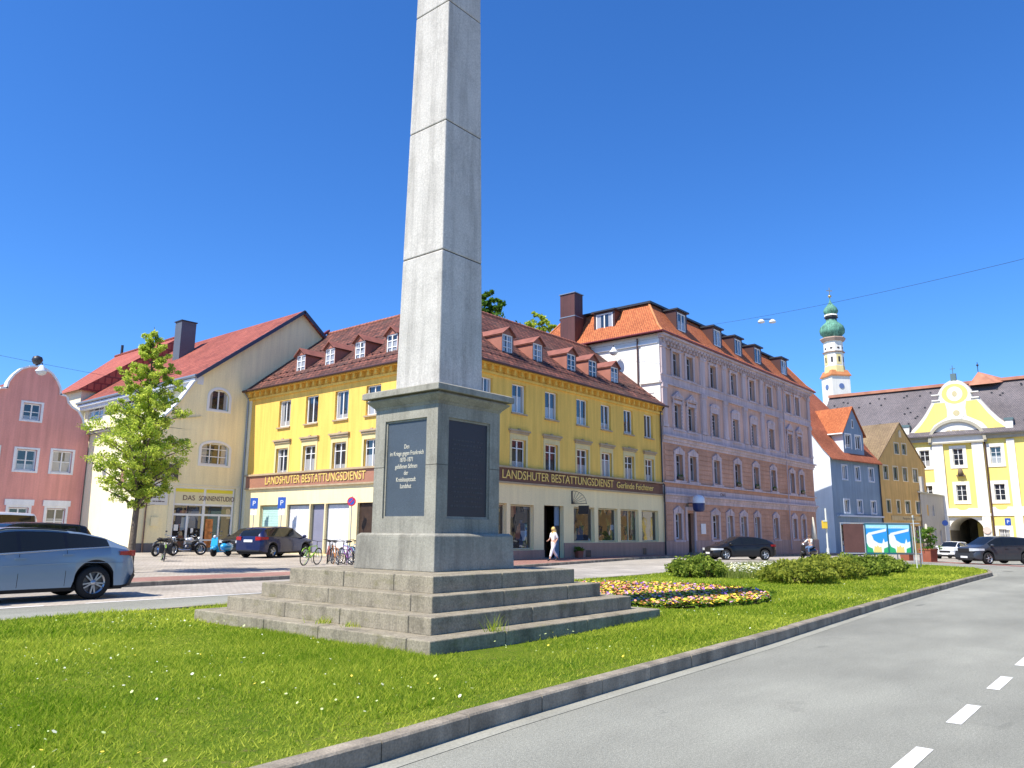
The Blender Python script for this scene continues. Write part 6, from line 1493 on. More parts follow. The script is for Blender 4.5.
# dark blue compact seen from behind
th=rad(19); A=Vector((22.5,34.5)); d=Vector((math.cos(th),math.sin(th))); n=Vector((-d.y,d.x)); c=A+d*1.33+n*.78
h=2.17
comp_top=[(-h,.5),(-h+.05,.72),(-h+.3,.86),(-1.6,.955),(-.8,.99),(0,1.0),(.5,.97),(1.25,.71),(1.45,.66),(2.0,.58),(h-.05,.50),(h,.36)]
comp_belt=[(-h,.48),(-h+.1,.66),(-1,.655),(0,.635),(1.2,.61),(1.45,.59),(2.0,.53),(h,.34)]
car('parked_compact','dark blue compact car before the yellow house, with its red tail lamps showing','car',(c.x,c.y,P(c.x,c.y)),th,4.34,1.8,1.56,comp_top,comp_belt,(-1.75,1.15),(.45,1.35),(-h+.06,-h+.42),(-1.33,1.34),.32,paintm('dark_blue_paint',(.010,.018,.075)),pillar=(.2,-.65),tail=(.86,1.04,.42),spokes=5)
car('parked_hatchback','black hatchback half hidden behind the dark blue compact car and the blue scooter','car',(25.0,40.3,P(22,40)),rad(200),3.9,1.7,1.46,comp_top and [(x*.9,z) for x,z in comp_top],[(x*.9,z) for x,z in comp_belt],(-1.5,1.0),(.4,1.2),(-1.9,-1.5),(-1.2,1.2),.3,paintm('black_paint',(.01,.01,.012),.1),pillar=(.15,-.6),spokes=5)
# dark cars behind the silver SUV
est_top=[(-h,.5),(-h+.06,.74),(-h+.28,.93),(-1.6,.975),(-.6,1.0),(.2,.995),(.55,.965),(1.2,.73),(1.4,.67),(2.0,.60),(h-.05,.50),(h,.36)]
car('parked_estate','black estate car parked on the square right behind the silver blue one','car',(9.3,28.9,P(9,29)),math.pi+rad(12),4.6,1.82,1.61,[(x*1.06,z) for x,z in est_top],[(x*1.06,z) for x,z in comp_belt],(-1.95,1.2),(.5,1.4),(-2.28,-1.95),(-1.4,1.4),.32,paintm('black_paint',(.01,.01,.012),.1),pillar=(.15,-.75),spokes=5)
van_top=[(-2.45,.5),(-2.42,.9),(-2.2,.985),(-1,1.0),(.9,.995),(1.2,.965),(1.95,.63),(2.3,.56),(2.42,.5),(2.45,.35)]
van_belt=[(-2.45,.48),(-2.35,.59),(0,.58),(1.6,.56),(1.95,.54),(2.3,.50),(2.45,.33)]
car('parked_van','white passenger van with dark windows behind the black estate car','van',(10.2,37.0,P(10,37)),math.pi+rad(20),4.9,1.9,2.02,van_top,van_belt,(-2.2,1.7),(1.05,2.0),(-2.4,-2.2),(-1.5,1.5),.33,paintm('white_paint_gloss',(.72,.73,.74),0),pillar=(.75,-.7),spokes=5,roofw=.82,steep=True)
# black hatch on the far road
car('black_hatchback','black five door hatchback facing us on the paved road before the salmon house','car',(46.9,20.7,G(47)+.004),rad(141),4.2,1.78,1.43,[(-2.1,.5),(-2.07,.70),(-1.95,.76),(-1.55,.88),(-1.0,.965),(-.3,1.0),(.3,.985),(1.2,.70),(1.45,.65),(1.9,.56),(2.05,.48),(2.1,.36)],[(-2.1,.48),(-2.0,.70),(-1,.67),(0,.64),(1.2,.61),(1.45,.58),(1.9,.5),(2.1,.34)],(-1.6,1.1),(.35,1.3),(-1.95,-1.3),(-1.3,1.3),.32,paintm('black_paint',(.01,.01,.012),.1),pillar=(.15,-.7),spokes=5,head=(.58,.72,.62))
# dark grey SUV on the crossing road
car('grey_suv','dark grey sport utility car crossing at the right edge in front of the gatehouse','car',(55.6,8.2,G(55)+.02),rad(142),4.45,1.86,1.66,[(x*1.02,z) for x,z in comp_top],[(x*1.02,z) for x,z in comp_belt],(-1.7,1.15),(.5,1.4),(-2.18,-1.7),(-1.33,1.33),.35,paintm('dark_grey_paint',(.04,.045,.055)),pillar=(.15,-.72),spokes=5,head=(.76,.94,.62))
car('white_car','small white car half hidden behind the dark grey sport utility car','car',(74.5,14.0,G(74)+.01),math.pi-rad(8),3.9,1.7,1.42,[(x*.9,z) for x,z in comp_top],[(x*.9,z) for x,z in comp_belt],(-1.5,1.0),(.4,1.2),(-1.9,-1.5),(-1.2,1.2),.3,paintm('white_paint_gloss',(.72,.73,.74),0),pillar=(.15,-.6),spokes=5)
# ------------------------------------------------------------------ bicycles
def frame_mat(o,m):
    for s in o.material_slots: s.link='OBJECT'; s.material=m
def bicycle_proto():
    o=thing('bicycle','x','bicycle'); r=.34
    for x in (-.53,.53):
        w_=MB(); 
        for i in range(20):
            a=2*math.pi*i/20; b=2*math.pi*(i+1)/20; w_.tube((x+math.cos(a)*r,0,r+math.sin(a)*r),(x+math.cos(b)*r,0,r+math.sin(b)*r),.022,n=6,caps=False)
        q=w_.build('wheel',M_tyre,o); s=MB()
        for i in range(20):
            a=2*math.pi*i/20; b=2*math.pi*(i+1)/20; s.tube((x+math.cos(a)*r*.93,0,r+math.sin(a)*r*.93),(x+math.cos(b)*r*.93,0,r+math.sin(b)*r*.93),.010,n=4,caps=False)
        for i in range(14):
            a=2*math.pi*i/14; s.tube((x,(-.02 if i%2 else .02),r),(x+math.cos(a)*r*.93,0,r+math.sin(a)*r*.93),.0022,n=3,caps=False)
        s.tube((x,-.05,r),(x,.05,r),.02,n=6); s.build('rim',M_rim,q)
    f=MB(); bb=(-.08,0,.28); st=(-.22,0,.76); hd=(.36,0,.78); hb=(.40,0,.62)
    for a,b,t in ((bb,st,.018),(st,hd,.018),(bb,hb,.022),(hd,hb,.02)): f.tube(a,b,t,n=6)
    for s in(1,-1):
        y=.05*s; f.tube((-.08,y*.6,.28),(-.53,y,.34),.011,n=5); f.tube((-.21,y*.5,.74),(-.53,y,.34),.010,n=5); f.tube((.40,y*.8,.62),(.53,y,.34),.013,n=5)
    f.build('frame',M_dark,o)
    s=MB(); s.tube(st,(-.25,0,.92),.013,n=6); s.ball((-.27,0,.95),.10,8,.35); s.ball((-.17,0,.945),.06,8,.4); s.build('saddle',M_black,o)
    hbr=MB(); hbr.tube(hd,(.34,0,.96),.014,n=6); hbr.path([(.22,-.28,1.0),(.33,-.12,.98),(.36,0,.97),(.33,.12,.98),(.22,.28,1.0)],.012,6); hbr.build('handlebar',M_dark,o)
    c=MB(); c.lathe([(.08,-.03),(.09,-.025),(.08,-.02)],(-.08,0,.28),14,axis='y'); c.tube((-.08,-.07,.28),(-.02,-.07,.12),.009,n=5); c.tube((-.08,.07,.28),(-.14,.07,.44),.009,n=5); c.box(-.07,.04,-.15,-.07,.11,.135); c.box(-.2,-.09,.07,.15,.43,.455); c.tube((-.08,-.04,.37),(-.53,-.05,.38),.004,n=3); c.tube((-.08,-.04,.19),(-.53,-.05,.31),.004,n=3); c.build('pedals',M_metal,o)
    m=MB(); m.path([(-.80,0,.55),(-.72,0,.66),(-.56,0,.71),(-.42,0,.69)],.016,5); m.tube((-.2,.0,.3),(-.28,.14,.02),.008,n=4); m.build('rear_mudguard',M_dark,o)
    return o
bp=bicycle_proto()
BK=[(20.0,27.75,24,(.28,.55,.02),'lime green bicycle parked first from the left beside the dark blue car',.08),
    (21.1,27.5,64,(.50,.20,.06),'orange and purple bicycle parked just right of the lime green one',-.1),
    (21.9,27.9,75,(.22,.42,.62),'pale blue bicycle in the middle of the row beside the obelisk base',.1),
    (22.3,27.4,70,(.55,.57,.60),'silver bicycle right of the pale blue one',-.08),
    (22.8,28.1,80,(.06,.12,.35),'navy blue bicycle near the right end of the row',.1),
    (23.2,27.6,74,(.03,.03,.035),'black bicycle at the right end of the row, partly behind the obelisk plinth',-.06),
    (22.1,29.2,60,(.05,.05,.06),'dark bicycle standing in the second row behind the pale blue one',.05),
    (21.5,28.6,52,(.45,.12,.10),'dark red bicycle in the second row behind the orange and purple one',.06),
    (22.6,27.1,66,(.20,.20,.22),'grey bicycle pressed between the silver and the navy blue ones',.12),
    (21.5,27.2,70,(.30,.10,.32),'purple bicycle close behind the front wheel of the orange one',-.12),
    (23.4,28.9,84,(.30,.42,.60),'steel blue bicycle in the second row nearest the obelisk plinth',.04)]
for i,(x,y,a,c,lab,lean) in enumerate(BK):
    b=bp if i==0 else copy_tree(bp)
    b.location=(x,y,P(x,y)+.005); b.rotation_euler=(lean,0,rad(a)); tag(b,lab,'bicycle','bicycles parked by the obelisk')
    m=plain('bike_paint_%d'%i,c,.35,.5,.1)
    for ch in b.children:
        if ch.name.startswith('frame') or ch.name.startswith('rear_mud'): frame_mat(ch,m)
# bicycle stand rail
o=thing('bicycle_rack','low galvanised bicycle rack between the parked bicycles','rack',(22.2,28.2,P(22,28)),rad(80)); b=MB()
for k in range(4):
    x=-1.5+k*.9; b.path([(x,-.3,0),(x,-.3,.6),(x,.3,.6),(x,.3,0)],.02,6)
b.build('hoops',M_zinc,o)
# ------------------------------------------------------------------ motorcycles and scooters
def motorcycle(label,loc,rz,paint,box_=False,lean=.12):
    o=thing('motorcycle',label,'motorcycle',loc,rz); o.rotation_euler=(lean,0,rz); r=.31
    for x in(-.70,.72):
        t=MB(); t.lathe([(r-.09,-.05),(r-.02,-.06),(r,-.03),(r,.03),(r-.02,.06),(r-.09,.05)],(x,0,r),22,axis='y'); w_=t.build('wheel',M_tyre,o)
        t=MB(); t.lathe([(r-.085,-.03),(r-.10,-.03),(r-.10,.03),(r-.085,.03)],(x,0,r),22,axis='y'); t.lathe([(.11,.055),(.02,.055)],(x,0,r),14,axis='y')
        for k in range(9): a=k*2*math.pi/9; t.tube((x,0,r),(x+math.cos(a)*(r-.09),0,r+math.sin(a)*(r-.09)),.009,n=4,caps=False)
        t.build('rim',M_rim,w_)
    f=MB(); 
    for s in(1,-1): f.tube((.72,.09*s,r),(.48,.09*s,.92),.024,n=6); f.tube((-.70,.08*s,r),(-.15,.08*s,.42),.022,n=6); f.tube((-.15,.1*s,.42),(-.35,.1*s,.76),.018,n=6); f.tube((.45,.06*s,.78),(.02,.1*s,.35),.02,n=6)
    f.tube((-.7,0,.74),(.45,0,.82),.03,n=6); f.build('frame',M_dark,o)
    e=MB(); e.ball((.02,0,.42),.22,10,.85); e.box(-.22,.20,-.16,.16,.2,.38); e.lathe([(.09,-.2),(.12,-.18),(.12,.18),(.09,.2)],(-.02,0,.36),12,axis='y'); e.build('engine',M_rimd,o)
    x_=MB(); x_.tube((.12,-.17,.28),(-.3,-.19,.26),.03,n=8); x_.tube((-.3,-.19,.26),(-.82,-.2,.40),.05,.06,n=8); x_.build('exhaust',M_chrome,o)
    t=MB(); t.ball((.16,0,.80),.2,12,.7); t.ball((.02,0,.80),.16,12,.7); t.build('tank',paint,o)
    s=MB(); s.ball((-.28,0,.80),.19,10,.4); s.ball((-.52,0,.84),.16,10,.45); s.build('seat',M_black,o); g=MB(); g.path([(-.98,0,.52),(-.9,0,.66),(-.72,0,.74),(-.5,0,.76)],.05,6); g.path([(.42,0,.52),(.6,0,.66),(.8,0,.66),(.98,0,.50)],.04,6); g.build('mudguards',paint,o)
    h=MB(); h.path([(.28,-.36,1.04),(.42,-.2,1.0),(.46,0,.98),(.42,.2,1.0),(.28,.36,1.04)],.015,6); h.build('handlebar',M_chrome,o)
    m=MB()
    for q in(1,-1): m.tube((.33,.3*q,1.02),(.36,.36*q,1.18),.006,n=4); m.ball((.36,.36*q,1.21),.055,8,.8)
    m.build('mirrors',M_dark,o)
    l=MB(); l.ball((.6,0,.86),.10,10); l.build('headlight',M_head,o)
    if box_: b=MB(); b.box(-.98,-.62,-.2,.2,.82,1.12); b.build('top_case',M_clad,o,bevel=.03)
def scooter(label,loc,rz,paint,lean=.1,name='scooter'):
    o=thing(name,label,'scooter',loc,rz); o.rotation_euler=(lean,0,rz); r=.22
    for x in(-.58,.66):
        t=MB(); t.lathe([(.05,-.04),(r-.06,-.055),(r-.01,-.045),(r,0),(r-.01,.045),(r-.06,.055),(.05,.04)],(x,0,r),20,axis='y'); t.build('wheel',M_tyre,o)
    b=MB(); b.lathe([(0,-.5),(.14,-.45),(.22,-.25),(.235,0),(.2,.25),(.12,.4),(.0,.44)],(-.42,0,.47),14,axis='x'); b.box(-.1,.42,-.16,.16,.2,.27)
    b.mesh([(.40,-.2,.2),(.40,.2,.2),(.56,.2,.55),(.56,-.2,.55),(.5,-.17,.95),(.5,.17,.95),(.44,-.2,.2),(.44,.2,.2),(.62,.2,.55),(.62,-.2,.55),(.54,-.17,.95),(.54,.17,.95)],[(0,1,2,3),(3,2,5,4),(7,6,9,8),(8,9,10,11),(4,5,11,10),(0,3,9,6),(3,4,10,9),(1,7,8,2),(2,8,11,5)])
    b.ball((.66,0,.42),.17,10,.7); b.build('body',paint,o); s=MB(); s.ball((-.28,0,.74),.17,10,.4); s.ball((-.55,0,.76),.16,10,.4); s.build('seat',M_black,o)
    h=MB(); h.tube((.64,0,.3),(.46,0,1.0),.03,n=6); h.path([(.38,-.32,1.02),(.46,-.1,1.03),(.46,.1,1.03),(.38,.32,1.02)],.016,6)
    for q in(1,-1): h.tube((.4,.28*q,1.02),(.42,.32*q,1.2),.006,n=4); h.ball((.42,.32*q,1.23),.05,8,.8)
    h.build('handlebar',M_dark,o); l=MB(); l.ball((.53,0,1.0),.085,10); l.build('headlight',M_head,o); t=MB(); t.ball((-.86,0,.6),.06,8); t.build('tail_light',M_tail,o)
    return o
motorcycle('black touring motorcycle standing directly in front of the studio door',(19.4,39.3,P(19,39)),rad(28),plain('moto_black',(.02,.02,.022),.25,.5,0,1),lean=.1)
motorcycle('silver naked motorcycle beside the blue scooter, before the studio window',(20.9,39.9,P(20.6,39.4)),rad(-12),plain('moto_silver',(.5,.5,.52),.25,.5,.3,1),lean=-.1)
scooter('bright blue motor scooter with a covered dark back, next to the dark blue compact car',(21.6,37.6,P(22,38)),rad(205),plain('scooter_blue',(.02,.32,.62),.3,.5,0,1))
# upright bike with basket and pale panniers left of the motorcycles
b=copy_tree(bp); b.location=(16.9,34.3,P(17,34)); b.rotation_euler=(.05,0,rad(68)); tag(b,'pale town bicycle with dark saddle bags standing left of the motorcycles','bicycle')
del b['group']
for ch in b.children:
    if ch.name.startswith('frame'): frame_mat(ch,plain('bike_cream',(.6,.6,.52),.4))
s=MB(); s.box(-.72,-.36,-.26,-.06,.34,.72); s.box(-.72,-.36,.06,.26,.34,.72); s.build('pannier',M_clad,b,bevel=.03)
# ------------------------------------------------------------------ people
def skin(name,pts,edges,radii,m,parent,sub=2,root=0):
    me=bpy.data.meshes.new(name); me.from_pydata(pts,edges,[]); o=obj(name,me,parent)
    sk=o.modifiers.new('s','SKIN'); sk.use_smooth_shade=True
    for i,r in enumerate(radii):
        v=me.skin_vertices[0].data[i]; v.radius=(r,r) if not isinstance(r,tuple) else r; v.use_root=(i==root)
    ss=o.modifiers.new('u','SUBSURF'); ss.levels=sub; ss.render_levels=sub; me.materials.append(m); return o
M_skin=plain('skin',(.55,.32,.22),.6,.3)
def person(label,loc,rz,J,cloth_top,cloth_leg,hair,shoe=M_dark,long_hair=True,group=None):
    """J: dictionary of joints in local metres, x = facing direction, y = left"""
    o=thing('person',label,'person',loc,rz,group)
    P_=[];E=[];Rr=[]
    def add(k,r): P_.append(J[k]); Rr.append(r); return len(P_)-1
    pel=add('pelvis',(.135,.105)); wa=add('waist',(.115,.09)); ch=add('chest',(.145,.105)); nk=add('neck',.05); hd0=add('jaw',.062); hd=add('head',(.085,.095)); hd2=add('crown',.075)
    E+=[(pel,wa),(wa,ch),(ch,nk),(nk,hd0),(hd0,hd),(hd,hd2)]
    ends={}
    for s in 'LR':
        sh=add('sh'+s,.06); el=add('el'+s,.04); wr=add('wr'+s,.027); pm=add('hand'+s,.032); E+=[(ch,sh),(sh,el),(el,wr),(wr,pm)]
        hp=add('hip'+s,.092); kn=add('kn'+s,.06); an=add('an'+s,.038); ft=add('toe'+s,.03); E+=[(pel,hp),(hp,kn),(kn,an),(an,ft)]
        # five fingers fanned from the palm
        d=(Vector(J['hand'+s])-Vector(J['wr'+s])).normalized(); a=d.orthogonal().normalized(); c=d.cross(a)
        for k,(off,ln) in enumerate(((-.03,.05),(-.018,.072),(-.004,.08),(.010,.074),(.022,.058))):
            b0=Vector(J['hand'+s])+a*off; b1=b0+d*ln*.5+c*.008+(a*(-.02) if k==0 else Vector()); b2=b1+d*ln*.5+c*.02
            i0=len(P_); P_+= [tuple(b1),tuple(b2)]; Rr+=[.009,.007]; E+=[(pm,i0),(i0,i0+1)]
    body=skin('body',P_,E,Rr,M_skin,o)
    # clothes: shells slightly larger following the same joints
    def shell(nm,keys,edges,radii,m): return skin(nm,[J[k] for k in keys],edges,radii,m,o)
    shell('top',['pelvis','waist','chest','shL','elL','shR','elR','neck2'],[(0,1),(1,2),(2,3),(3,4),(2,5),(5,6),(2,7)],[(.142,.112),(.13,.104),(.158,.118),.074,.054,.074,.054,.062],cloth_top)
    shell('trousers',['pelvis','hipL','knL','an2L','hipR','knR','an2R','waist2'],[(0,1),(1,2),(2,3),(0,4),(4,5),(5,6),(0,7)],[(.148,.118),.108,.08,.062,.108,.08,.062,(.13,.1)],cloth_leg)
    for s in 'LR':
        a=Vector(J['an'+s]); t=Vector(J['toe'+s]); skin('shoe',[tuple(a+Vector((0,0,-.01))),tuple(a.lerp(t,.5)+Vector((0,0,-.012))),tuple(t+(t-a).normalized()*.05)],[(0,1),(1,2)],[.052,.05,.036],shoe,o)
    hm=MB(); hc=Vector(J['head']); 
    hm.ball(tuple(hc+Vector((-.018,0,.03))),.112,12,1.05)
    if long_hair:
        hm.lathe([(.10,.02),(.125,-.1),(.12,-.24),(.06,-.34),(0,-.35)],tuple(hc+Vector((-.065,0,.0))),12)
    hm.build('hair',hair,o)
    f=MB()
    for s in(1,-1): f.ball(tuple(hc+Vector((.085,.032*s,.0))),.012,6)
    f.build('eyes',M_dark,body); f=MB(); f.ball(tuple(hc+Vector((.1,0,-.025))),.016,6,1.6); f.ball(tuple(hc+Vector((0,.09,-.01))),.022,6,1.4); f.ball(tuple(hc+Vector((0,-.09,-.01))),.022,6,1.4); f.build('nose_and_ears',M_skin,body); f=MB(); f.box(hc.x+.083,hc.x+.094,-.022,.022,hc.z-.062,hc.z-.052); f.build('mouth',plain('lips',(.4,.12,.1),.5),body)
    return o
W1=dict(pelvis=(0,0,.93),waist2=(0,0,1.0),waist=(.01,0,1.1),chest=(.02,0,1.30),neck=(.02,0,1.45),neck2=(.02,0,1.41),jaw=(.035,0,1.50),head=(.035,0,1.57),crown=(.025,0,1.63),
 shL=(.01,.17,1.36),elL=(-.08,.22,1.12),wrL=(.08,.23,.93),handL=(.13,.225,.87),shR=(.01,-.17,1.36),elR=(.06,-.22,1.12),wrR=(.20,-.19,1.02),handR=(.26,-.17,1.0),
 hipL=(0,.09,.88),knL=(.20,.085,.50),anL=(.33,.08,.10),an2L=(.31,.08,.17),toeL=(.46,.09,.04),hipR=(0,-.09,.88),knR=(-.04,-.08,.49),anR=(-.34,-.08,.13),an2R=(-.30,-.08,.19),toeR=(-.22,-.09,.03))
person('woman with long blond hair in white top and white trousers walking past the shop entrance',(32.6,24.45,P(32.6,24.45)+.01),rad(168),W1,mat('white_cloth',(.78,.76,.76),.9,.05,3),mat('white_trousers',(.74,.72,.76),.9,.06,4),mat('blond_hair',(.62,.42,.14),.6,.2,12))
b=MB()
# man riding a scooter
sco=scooter('dark scooter ridden by a man in a light shirt in front of the salmon house',(58.6,20.5,G(58)+.01),math.pi-rad(20),plain('moto_black',(.02,.02,.022),.25),0)
S1=dict(pelvis=(-.3,0,.85),waist2=(-.29,0,.93),waist=(-.27,0,1.05),chest=(-.22,0,1.25),neck=(-.20,0,1.41),neck2=(-.2,0,1.37),jaw=(-.17,0,1.46),head=(-.17,0,1.53),crown=(-.18,0,1.6),
 shL=(-.2,.19,1.32),elL=(.02,.30,1.12),wrL=(.26,.30,1.06),handL=(.33,.29,1.06),shR=(-.2,-.19,1.32),elR=(.02,-.30,1.12),wrR=(.26,-.30,1.06),handR=(.33,-.29,1.06),
 hipL=(-.26,.1,.82),knL=(.18,.17,.70),anL=(.12,.15,.34),an2L=(.13,.15,.40),toeL=(.26,.16,.29),hipR=(-.26,-.1,.82),knR=(.18,-.17,.70),anR=(.12,-.15,.34),an2R=(.13,-.15,.40),toeR=(.26,-.16,.29))
person('man in a pale blue shirt and jeans riding the dark scooter',(58.6,20.5,G(58)+.01),math.pi-rad(20),S1,mat('pale_shirt',(.62,.68,.66),.9,.05,3),mat('blue_jeans',(.10,.17,.30),.9,.1,4),mat('brown_hair',(.12,.07,.04),.7),long_hair=False)
# ------------------------------------------------------------------ street furniture
def post(name,label,cat,loc,hh,r,m,th=0):
    o=thing(name,label,cat,loc,th); b=MB(); b.tube((0,0,-.1),(0,0,hh),r,n=8); b.build('post',m,o); return o
M_galv=plain('galvanised_steel',(.45,.46,.46),.45,.5,.5); M_bluesign=plain('blue_sign',(.03,.10,.42),.4); M_wp=plain('pale_post_paint',(.62,.63,.55),.5)
def parking(label,x,y,z,th,hh=3.4,extra=True):
    o=post('parking_sign',label,'sign',(x,y,z),hh,.03,M_galv,th); o['group']='blue parking signs'; b=MB(); b.box(-.25,.25,-.05,-.03,hh-.68,hh-.02); s=b.build('sign_panel',M_bluesign,o); text("P",.42,plain('white_sign',(.8,.8,.8),.4),s,(0,-.055,hh-.36),(math.pi/2,0,0),.002)
    if extra: b=MB(); b.box(-.2,.2,-.05,-.03,hh-1.05,hh-.74); b.build('supplement_panel',plain('white_sign',(.8,.8,.8),.4),o)
parking('blue parking sign with white plate before the far left end of the yellow house',26.2,42.3,P(26,42),rad(-62),3.25)
parking('blue parking sign between the green blind and the pale hangings of the yellow house',26.2,39.4,P(26,39),rad(-62),3.25)
parking('blue parking sign before the gatehouse, above the dark grey car',82.2,10.9,G(82),rad(-60),3.6)
o=post('no_stopping_sign','round red and blue no stopping sign before the yellow house shopfront','sign',(26.2,33.0,P(26,33)),3.2,.03,M_galv,rad(-62))
b=MB(); b.lathe([(0,-.06),(.24,-.06),(.24,-.03),(0,-.03)],(0,0,2.9),20,axis='y',smooth=False); s=b.build('sign_disc',plain('sign_red',(.55,.02,.06),.4),o); b=MB(); b.lathe([(0,-.068),(.17,-.068),(.17,-.061)],(0,0,2.9),20,axis='y',smooth=False); b.build('blue_field',M_bluesign,s); b=MB(); b.xf=lambda p:(p[0]*.707-(p[2]-2.9)*.707,p[1],2.9+p[0]*.707+(p[2]-2.9)*.707); b.box(-.17,.17,-.074,-.069,2.87,2.93); b.build('red_bar',plain('sign_red',(.55,.02,.06),.4),s)
o=post('round_sign','round dark blue traffic sign on a post beside the small grey house','sign',(95.5,18.5,G(95)),3.8,.04,M_galv,rad(-60)); b=MB(); b.lathe([(0,-.07),(.3,-.07),(.3,-.04),(0,-.04)],(0,0,3.5),18,axis='y',smooth=False); b.build('sign_disc',plain('navy_sign',(.02,.05,.2),.4),o)
# pedestrian signal post with yellow box
o=post('signal_post','pale post with a small yellow box left of the poster rack','post',(47.9,15.6,G(48)),3.15,.055,M_wp,rad(-50)); b=MB(); b.box(-.28,.02,-.16,.02,1.95,2.42); b.build('yellow_box',plain('signal_yellow',(.72,.48,.04),.5),o,bevel=.02); b=MB(); b.box(-.26,.0,-.18,-.161,2.36,2.44); b.build('box_lid',M_wp,o); b=MB(); b.tube((0,0,0),(0,0,.8),.09,n=8); b.build('post_base',M_wp,o)
# poster rack with three panels facing the camera
th=rad(-50)
def rack():
    cx,cy=50.55,12.95; o=thing('poster_rack','wide metal rack holding two bright blue posters and a blank brown panel','poster rack',(cx,cy,G(cx)),th)
    b=MB()
    for x in (-2.75,-1.35,1.5,1.98): b.tube((x,0,-.1),(x,0,2.35 if abs(x)>2 else 2.2),.035,n=6)
    b.box(-2.8,2.0,-.03,.03,2.30,2.36); b.box(-2.8,2.0,-.03,.03,.52,.58); b.build('rack_frame',M_galv,o)
    b=MB(); b.box(-2.6,-1.42,-.02,.02,.6,2.28); b.build('blank_panel',mat('brown_board',(.115,.055,.045),.6,.1,2),o)
    b=MB(); b.box(-1.34,1.42,-.05,.06,.50,.60); b.box(-1.34,1.42,-.05,.06,2.26,2.33); b.box(-1.34,-1.28,-.05,.06,.6,2.26); b.box(1.36,1.42,-.05,.06,.6,2.26); b.box(.0,.07,-.05,.06,.6,2.26); b.build('poster_frame',plain('teal_frame',(.02,.12,.15),.5),o)
    for x0 in (-1.27,.08):
        w_=1.26; z0,z1=.61,2.25
        b=MB(); b.box(x0,x0+w_,-.03,-.01,z0,z1); p=b.build('poster',plain('poster_blue',(.03,.30,.78),.4),o)
        def patch(nm,poly,m,y): q=MB(); q.prism([(x0+u*w_,z0+v*(z1-z0)) for u,v in poly],y,y+.003); q.build(nm,m,p)
        patch('poster_sky',[(0,.86),(1,.86),(1,1),(0,1)],plain('poster_cyan',(.35,.72,.85),.4),-.034)
        patch('poster_band',[(.08,.60),(.96,.76),(.98,.86),(.1,.70)],plain('poster_white',(.78,.82,.83),.4),-.038)
        patch('poster_rock',[(0,.62),(.12,.7),(.28,.6),(.34,.44),(.55,.34),(.74,.32),(.82,.50),(.86,.36),(1,.40),(1,.0),(0,.0)],plain('poster_white',(.78,.82,.83),.4),-.036)
        patch('poster_green',[(0,0),(.3,0),(.27,.14),(.08,.2),(0,.34)],plain('poster_green',(.03,.38,.12),.4),-.040); patch('poster_green',[(.78,0),(1,0),(1,.2),(.8,.14)],plain('poster_green',(.03,.38,.12),.4),-.040)
        patch('poster_houses',[(.3,0),(.7,0),(.68,.22),(.58,.18),(.52,.27),(.44,.2),(.36,.24)],plain('poster_yellow',(.78,.62,.18),.4),-.041)
        text("LANDSHUT",.13,plain('poster_white',(.78,.82,.83),.4),p,(x0+.42*w_,-.040,z1-.17),(math.pi/2,0,0),.001)
rack()
o=post('white_post','thin white post standing on the right tip of the island lawn','post',(37.3,8.45,.13),2.25,.022,M_wp); b=MB(); b.box(-.09,.09,-.02,.02,2.2,2.3); b.build('post_cap',M_wp,o)
o=thing('low_railing','short grey railing at the back edge of the island lawn','railing',(39.2,9.4,.13),rad(60)); b=MB(); b.tube((-.9,0,.62),(.35,0,.62),.025,n=6); b.tube((.35,0,.62),(.35,0,0),.025,n=6); b.tube((-.9,0,.62),(-.9,0,0),.025,n=6); b.build('rail',M_metal,o)
# terracotta planter with tall leafy plant
def planter(label,x,y,sz,hp,seed):
    o=thing('planter',label,'planter',(x,y,G(x) if y<22 else P(x,y)),rad(-20),'planters'); b=MB(); b.frustum(0,0,sz*.44,sz*.44,0,sz*.5,sz*.5,sz*.95); b.frustum(0,0,sz*.54,sz*.54,sz*.95,sz*.54,sz*.54,sz*1.08); b.build('pot',mat('terracotta',(.30,.10,.06),.8,.15,2),o)
    r=random.Random(seed); k=sz/.8; cs=[(r.gauss(0,.26*k),r.gauss(0,.26*k),sz+r.random()*hp) for _ in range(46)]; V,t=leaves(cs,.2*k,26,.075*k,seed); obj('plant',tris('plant',V,t,M_tree2,nv=4),o)
    m=MB()
    for c in cs[::4]: m.tube((0,0,sz*.9),c,.014,.005,4,False)
    m.build('stems',M_bark,o)
planter('square terracotta planter with a tall green bush before the ochre house',57.6,12.3,.8,1.35,3)
planter('second terracotta planter with a leafy bush just left behind the first',60.2,14.2,.7,1.1,4)
def parasol(label,x,y,z,hh,m):
    o=thing('closed_parasol',label,'parasol',(x,y,z),0,'closed parasols'); b=MB(); b.tube((0,0,0),(0,0,hh*.5),.03,n=6); b.build('pole',M_metal,o); b=MB(); b.lathe([(.0,hh),(.07,hh-.06),(.20,hh*.62),(.26,hh*.42),(.17,hh*.40),(.0,hh*.42)],(0,0,0),10); b.build('folded_canopy',m,o); b=MB(); b.lathe([(.0,0),(.3,0),(.3,.08),(0,.1)],(0,0,0),12); b.build('base',M_kerb,o)
parasol('cream closed parasol between the salmon house and the blue house',70.5,24.1,G(70)+.1,3.3,mat('cream_canvas',(.62,.58,.46),.9,.1,3)); parasol('beige closed parasol behind the terracotta planter',66.5,14.2,G(66),2.7,mat('beige_canvas',(.52,.47,.36),.9,.1,3))
